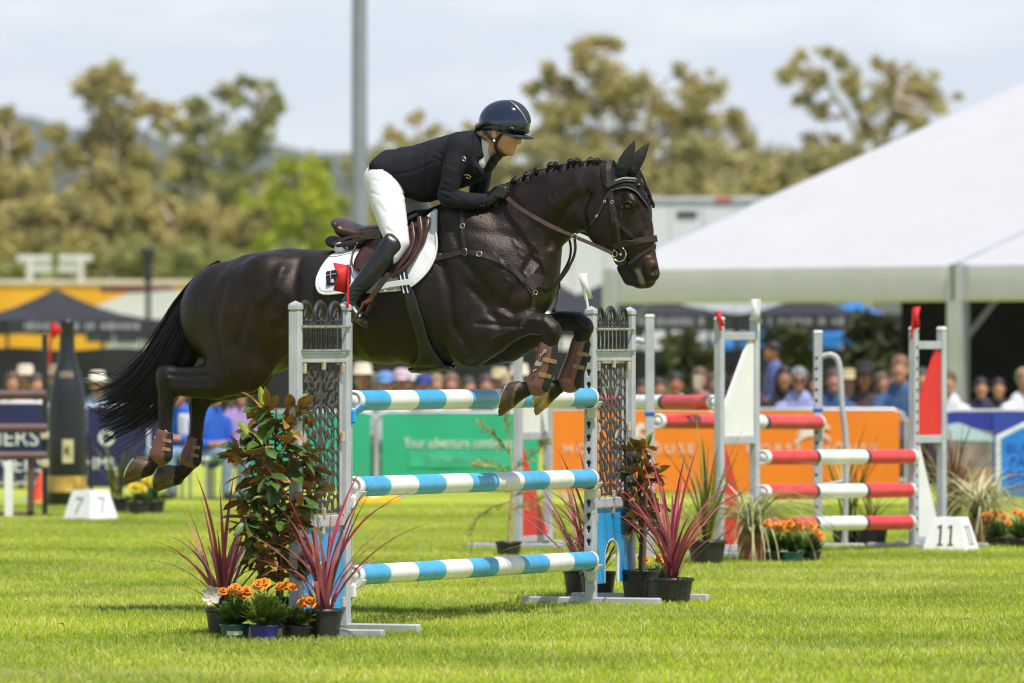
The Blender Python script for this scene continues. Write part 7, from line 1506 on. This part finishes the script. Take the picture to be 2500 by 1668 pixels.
# ------------------------------------------------------------------ rider
rid = hobj(thing('person', 'rider in navy jacket, white breeches and black boots crouching over the dark horse', 'person'))
SKIN = mat('skin', (1, 1, 1), rough=.48, var=.05, scale=30, spec=.4, attr='coat'); JACK = mat('jacket_navy', (.0070, .0080, .013), rough=.85, var=.12, scale=30, bump=.25, bscale=350, spec=.3)
BREE = mat('breeches_white', (.66, .66, .70), rough=.75, var=.02, scale=20, bump=.12, bscale=200)
def c3(px, py, y, r, w=None): c = HL(px, py, y); return (c.x, y, c.z, r/HS, (r/HS if w is None else w))
def mir(s): return [(a, -b, c, d, e) for a, b, c, d, e in s]
UA = [c3(1120, 360, -.165, 30), c3(1104, 420, -.215, 26), c3(1092, 474, -.225, 24)]; FAr = [c3(1095, 484, -.22, 24), c3(1145, 491, -.175, 21), c3(1186, 491, -.125, 17), c3(1200, 488, -.115, 16)]
TH = [c3(938, 440, -.09, 47, .10), c3(948, 500, -.17, 42, .088), c3(963, 560, -.245, 34, .07), c3(972, 592, -.285, 28, .06), c3(955, 622, -.315, 24, .055)]
SH = [c3(958, 600, -.315, 25, .056), c3(935, 632, -.34, 26, .056), c3(905, 668, -.365, 23, .052), c3(872, 708, -.385, 18, .042), c3(856, 735, -.39, 16, .04)]
FT = [c3(850, 746, -.39, 18, .038), c3(868, 766, -.395, 15, .042), c3(886, 783, -.40, 12, .042), c3(893, 790, -.40, 9, .036)]
TOR = [sec((925, 376), (945, 450), .165), sec((985, 364), (1000, 478), .16), sec((1040, 352), (1046, 488), .155), sec((1092, 338), (1085, 468), .175), sec((1135, 325), (1160, 440), .185), sec((1168, 328), (1195, 405), .13)]
thin = lambda s, k=.75: [(a, b, c, d*k, e*k) for a, b, c, d, e in s]
# body: head, neck, trunk, arms and legs in one skin
def face_cols(V):
    uz = V[:, [0, 2]]; C = np.tile(np.array([.60, .30, .19]), (len(V), 1))
    q = lambda pts, wd: np.exp(-(seg_dist(uz, [tuple(HL(x, y, -.05)[i] for i in (0, 2)) for x, y in pts])/wd)**2)[:, None]
    for pts, wd, colr, k in [([(1252, 361), (1262, 359)], .006, (.40, .09, .08), .9), ([(1250, 361.5), (1260, 361)], .0025, (.06, .02, .02), .9), ([(1256, 334), (1265, 333)], .005, (.03, .02, .015), .9), ([(1250, 326), (1267, 327)], .006, (.10, .055, .03), .6), ([(1235, 350), (1250, 345)], .03, (.56, .22, .15), .5), ([(1210, 357), (1226, 376)], .02, (.42, .19, .115), .4)]:
        m = q(pts, wd)*k; C = C*(1-m)+np.array(colr)*m
    return C
def face_disp(V):
    uz = V[:, [0, 2]]; q = lambda pts, wd: np.exp(-(seg_dist(uz, [tuple(HL(x, y, -.05)[i] for i in (0, 2)) for x, y in pts])/wd)**2)
    return -.006*q([(1257, 335), (1264, 335)], .010)-.004*q([(1249, 361), (1262, 361)], .004)-.003*q([(1254, 350), (1260, 357)], .006)+.003*q([(1240, 344), (1250, 342)], .015)-.003*q([(1252, 368), (1257, 370)], .006)
hc = lambda px, py, y=0.0: HL(px, py, y)
HEAD = [('e', hc(1220, 310), (.098, .074, .10), .02), ('e', hc(1234, 338), (.064, .062, .075), .03), ('c', [cs(1218, 352, 15, .05), cs(1236, 366, 12, .036), cs(1247, 371, 9, .022)], .02), ('c', [cs(1263, 331, 5, .010), cs(1269, 344, 5.5, .0125), cs(1266, 350, 5, .015)], .008),
        ('c', [cs(1257, 357, 5, .018), cs(1258, 357.5, 4.5, .014)], .006), ('c', [cs(1254, 365, 4.5, .016), cs(1255, 366, 4, .012)], .006), ('e', hc(1246, 373), (.016, .016, .014), .012),
        ('e', hc(1206, 327, -.078), (.016, .010, .028), .006), ('e', hc(1206, 327, .078), (.016, .010, .028), .006),
        ('c', [cs(1208, 345, 23, .052), cs(1186, 385, 23, .054), cs(1165, 395, 22, .06), cs(1140, 385, 22, .06)], .02)]
body = sdf_obj('body', .0055, HEAD+[('c', thin(TOR[:-1], .7), .02), ('c', thin(UA), .02), ('c', thin(FAr), .02), ('c', mir(thin(UA)), .02), ('c', mir(thin(FAr)), .02), ('c', thin(TH), .02), ('c', thin(SH), .02), ('c', thin(FT), .02), ('c', mir(thin(TH)), .02), ('c', mir(thin(SH)), .02), ('c', mir(thin(FT)), .02)], SKIN, rid, it=1, disp=face_disp, colf=face_cols)
for s_ in (1, -1): mb = MB(); e_ = hc(1260, 335, -.033); mb.ball((e_.x, e_.y*s_, e_.z), .0095, 8); mb.build('eye', mat('eye_dark', (.03, .02, .015), rough=.1, var=.05), rid)
# breeches
def bree_disp(V):
    uz = V[:, [0, 2]]; o = np.zeros(len(V))
    for pts, dep, wd in [([(930, 405), (950, 420)], -.003, .006), ([(926, 415), (948, 432)], -.003, .006), ([(900, 470), (930, 480)], -.002, .006), ([(955, 560), (985, 575)], -.003, .007), ([(960, 545), (1000, 552)], -.002, .006), ([(925, 500), (945, 520)], -.002, .01), ([(905, 440), (935, 447)], -.002, .006), ([(950, 470), (985, 480)], -.003, .007), ([(945, 485), (990, 498)], -.002, .006), ([(940, 575), (962, 590)], -.003, .006), ([(950, 600), (985, 600)], -.002, .006)]:
        o += 1.2*dep*np.exp(-(seg_dist(uz, [tuple(HL(x, y, -.25)[i] for i in (0, 2)) for x, y in pts])/wd)**2)
    return o
sdf_obj('breeches', .007, [('c', [sec((938, 392), (940, 484), .16), sec((960, 380), (975, 475), .165), sec((1000, 378), (1010, 470), .14)], .03), ('c', TH, .03), ('c', mir(TH), .03)], BREE, rid, it=2, disp=bree_disp)
# jacket
def jack_disp(V):
    uz = V[:, [0, 2]]; o = np.zeros(len(V)); nz_ = np.array([mnoise.noise(Vector((v[0]*9, v[1]*9, v[2]*14))) for v in V]); o += .0035*nz_
    for pts, dep, wd in [([(1085, 345), (1092, 420), (1075, 470)], -.006, .010), ([(1026, 353), (1030, 420), (1026, 495)], -.005, .006), ([(945, 430), (1000, 418), (1060, 395)], -.004, .005), ([(1060, 370), (1082, 380)], -.004, .008), ([(1055, 385), (1085, 400)], -.004, .008), ([(1140, 330), (1150, 370), (1150, 420)], -.005, .008),
                         ([(1085, 462), (1112, 470)], -.005, .006), ([(1082, 474), (1108, 486)], -.005, .006), ([(1120, 478), (1140, 500)], -.003, .007), ([(1100, 400), (1122, 412)], -.003, .008), ([(1180, 350), (1175, 420)], -.006, .006), ([(1040, 440), (1070, 470)], .006, .02), ([(960, 390), (1010, 380)], .004, .02), ([(1095, 440), (1110, 446)], .004, .01)]:
        o += dep*np.exp(-(seg_dist(uz, [tuple(HL(x, y, -.2)[i] for i in (0, 2)) for x, y in pts])/wd)**2)
    return o
sdf_obj('jacket', .0065, [('c', [sec((923, 369), (940, 432), .17), sec((945, 366), (962, 462), .178), sec((985, 360), (1005, 482), .172), sec((1040, 349), (1040, 495), .165), sec((1092, 334), (1082, 472), .182), sec((1135, 320), (1160, 445), .19), sec((1160, 320), (1194, 428), .13)], .015, {'flat0': True, 'flat1': True}),
    ('e', HL(1122, 362, -.16), (.075, .06, .085), .03), ('e', HL(1122, 362, .16), (.075, .06, .085), .03), ('c', UA, .025), ('c', FAr[:3]+[c3(1192, 490, -.12, 19)], .012, {'flat1': True}), ('c', mir(UA), .025), ('c', mir(FAr[:3]+[c3(1192, 490, -.12, 19)]), .012, {'flat1': True}),
    ('c', [cs(1168, 330, 13, .075), cs(1172, 350, 20, .09), cs(1176, 380, 22, .095)], .012), ('c', [cs(1192, 412, 9, .05), cs(1212, 384, 8, .075), cs(1218, 378, 6, .08)], .01)], JACK, rid, it=1, disp=jack_disp)
for x, y in ((1165, 502), (1172, 503), (1180, 503)):
    mb = MB(); c = HL(x, y, -.175); mb.ball(c, .005, 8); mb.build('button', BLKL, rid)
sdf_obj('shirt_collar', .005, [('c', [cs(1193, 344, 25, .060), cs(1180, 372, 31, .070), cs(1172, 392, 34, .074)], .01, {'flat0': True}), ('c', [cs(1196, 385, 14, .045), cs(1188, 408, 14, .03)], .01)], WHITEC, rid)
for pts, m_, nm in (([(1128, 384), (1134, 383), (1137, 389), (1135, 394), (1130, 391)], MSTEEL, 'badge'), ([(1133, 428), (1142, 427), (1150, 432), (1146, 437), (1138, 433)], GOLD, 'badge')):
    mb = MB(); mb.tube([HL(x, y, -.247 if nm == 'badge' and m_ is MSTEEL else -.20) for x, y in pts], .0025, 5); mb.build(nm, m_, rid)
# boots
def boot_disp(V):
    uz = V[:, [0, 2]]; o = np.zeros(len(V))
    for pts in [[(845, 728), (872, 722)], [(842, 738), (870, 734)], [(850, 715), (880, 712)], [(840, 748), (866, 746)], [(860, 700), (888, 702)]]:
        o -= .004*np.exp(-(seg_dist(uz, [tuple(HL(x, y, -.38)[i] for i in (0, 2)) for x, y in pts])/.006)**2)
    return o
for s_ in (1, -1):
    S1 = [(a, b, c, d+.004, e+.004) for a, b, c, d, e in SH]; F1 = [(a, b, c, d+.003, e+.003) for a, b, c, d, e in FT]
    o = sdf_obj('boot', .0065, [('c', [c3(950, 578, -.315, 14, .05)]+[], .01) if False else ('c', S1, .015), ('c', [c3(952, 582, -.318, 12, .05), c3(945, 605, -.325, 20, .055)], .02), ('c', F1, .018), ('c', [c3(842, 752, -.39, 12, .032), c3(846, 762, -.39, 8, .03)], .01)], BLKL, rid, it=1, disp=boot_disp, mirror=(s_ < 0))
# gloves: palm, four fingers closed on the rein, thumb on top
for s_ in (1, -1):
    ops = [('c', [c3(1194, 490, -.117, 15), c3(1206, 480, -.112, 17), c3(1218, 470, -.112, 17)], .012), ('c', [c3(1208, 462, -.098, 6), c3(1222, 456, -.098, 6), c3(1236, 460, -.104, 5)], .006)]
    for i, (dx, ll) in enumerate([(0, 0), (2, 1), (1, 0), (-3, -1)]):
        y0 = 459+6.4*i
        ops.append(('c', [c3(1216+dx, y0, -.138, 5.2), c3(1232+dx, y0+2, -.140, 5.2), c3(1239+dx+ll, y0+4, -.120, 5), c3(1232+dx, y0+6, -.098, 4.6), c3(1222+dx, y0+6, -.094, 4.2)], .003))
    sdf_obj('glove', .0035, ops, BLKL, rid, mirror=(s_ < 0))
# hair and helmet
sdf_obj('hair', .005, [('e', hc(1180, 318), (.05, .06, .045), .02), ('e', hc(1164, 317), (.034, .038, .032), .015), ('c', [cs(1182, 322, 18, .06), cs(1195, 335, 12, .065)], .015)], mat('hair_blonde', (.52, .38, .22), rough=.55, var=.4, scale=60, bump=.6, bscale=220), rid, it=1)
HELM = mat('helmet_shell', (.006, .012, .042), rough=.10, var=.1, scale=40, col2=(.012, .017, .035), coat=.7, spec=.4)
hz = .06
helm = sdf_obj('helmet', .005, [('e', hc(1227, 302), (.130, .100, .120), .01, {'rot': -.12}), ('e', hc(1246, 296), (.105, .085, .100), .03, {'rot': -.3})], HELM, rid, it=1, cuts=[(hc(1226, 320), (.03, 0, -1)), (hc(1285, 330), (.75, 0, -.6))])
sdf_obj('helmet_band', .005, [('c', [cs(1176, 315, 14, .075), cs(1200, 303, 14, .1), cs(1235, 308, 13, .102), cs(1265, 317, 11, .086), cs(1283, 320, 8, .05)], .01)], mat('helmet_black', (.006, .006, .007), rough=.22, var=.05, spec=.35), helm, it=1)
mb = MB(); rows_ = []
for i, (px, py, hw) in enumerate([(1240, 318, .095), (1258, 323, .090), (1276, 328, .082), (1290, 332, .062), (1299, 336, .038), (1303, 338, .012)]):
    c = hc(px, py); rows_.append([Vector((c.x-.05*(t/5)**2 if i > 0 else c.x-.03*(t/5)**2, hw*t/5, c.z-.006*(t/5)**2)) for t in range(-5, 6)])
vs_ = [p for r_ in rows_ for p in r_]; mb.add(vs_, [(i*11+k, i*11+k+1, (i+1)*11+k+1, (i+1)*11+k) for i in range(5) for k in range(10)], 0, True)
o = mb.build('brim', mat('helmet_brim', (.02, .035, .09), rough=.14, var=.3, scale=30, coat=1.0), helm); md = o.modifiers.new('t', 'SOLIDIFY'); md.thickness = .006; md.offset = 0
# matt panel along the crown with a pale edge
mb = MB(); mb2 = MB(); vs_ = []
import bisect
hv = BVHTree.FromPolygons([tuple(v.co) for v in helm.data.vertices], [tuple(p.vertices) for p in helm.data.polygons])
for i in range(9):
    px, py = smoothpx([(1246, 250), (1266, 262), (1280, 280), (1287, 300)], 9)[i]; hw = [.02, .034, .042, .046, .047, .045, .04, .034, .026][i]
    for t in range(-4, 5):
        c = hc(px, py); d0 = Vector((c.x, hw*t/4, c.z)); l_, n_, i_, t_ = hv.find_nearest(d0+Vector((.06, 0, .06))*0+Vector((0, 0, 0))); vs_.append(l_+n_*.003)
mb.add(vs_, [(i*9+k, i*9+k+1, (i+1)*9+k+1, (i+1)*9+k) for i in range(8) for k in range(8)], 0, True)
o = mb.build('crown_panel', mat('helmet_matt', (.022, .023, .028), rough=.85, var=.1), helm)
mb2.tube([vs_[i*9]+Vector((0, 0, 0)) for i in range(9)], .004, 6); mb2.build('panel_edge', mat('panel_edge', (.35, .35, .40), rough=.3, metal=.5), helm)
mb = MB(); a = [hc(x, y, yy) for x, y, yy in [(1232, 316, -.088), (1222, 330, -.082), (1212, 346, -.074), (1210, 360, -.066), (1218, 374, -.05), (1228, 379, -.02), (1230, 380, .0)]]; b_ = [Vector((p.x, -p.y, p.z)) for p in a[:-1]][::-1]
q = [cr_(a+b_, i/39) for i in range(40)]; cen = hc(1225, 340); ribbon(q, [(p-cen).normalized() for p in q], .017, .004, mb); mb.build('chin_strap', BLACK, helm)
mb = MB(); a = [hc(x, y, yy) for x, y, yy in [(1184, 322, -.085), (1195, 335, -.084), (1205, 345, -.08), (1211, 350, -.074)]]; q = [cr_(a, i/9) for i in range(10)]; ribbon(q, [Vector((0, -1, 0))]*10, .015, .004, mb); mb.build('rear_strap', BLACK, helm)
mb = MB(); mb.ball(hc(1206, 344, -.088), .007, 10); mb.build('earring', mat('pearl', (.75, .73, .70), rough=.15, var=.03), rid)
# ------------------------------------------------------------------ air
mb = MB(); mb.box((0, 2950, 109), (9000, 6100, 220)); hz_ = mb.build('haze', None); hz_.data.materials.clear(); hz_['kind'] = 'stuff'; tag(hz_, 'thin pale air haze over the whole show ground', 'haze')
hm = bpy.data.materials.new('haze_air'); hm.use_nodes = True; ht = hm.node_tree; ht.nodes.clear(); ho = ht.nodes.new('ShaderNodeOutputMaterial'); hv_ = ht.nodes.new('ShaderNodeVolumePrincipled')
hv_.inputs['Color'].default_value = (.80, .88, 1.0, 1); hv_.inputs['Density'].default_value = 0.8e-4; hv_.inputs['Anisotropy'].default_value = 0.2; ht.links.new(hv_.outputs[0], ho.inputs['Volume']); hz_.data.materials.append(hm)
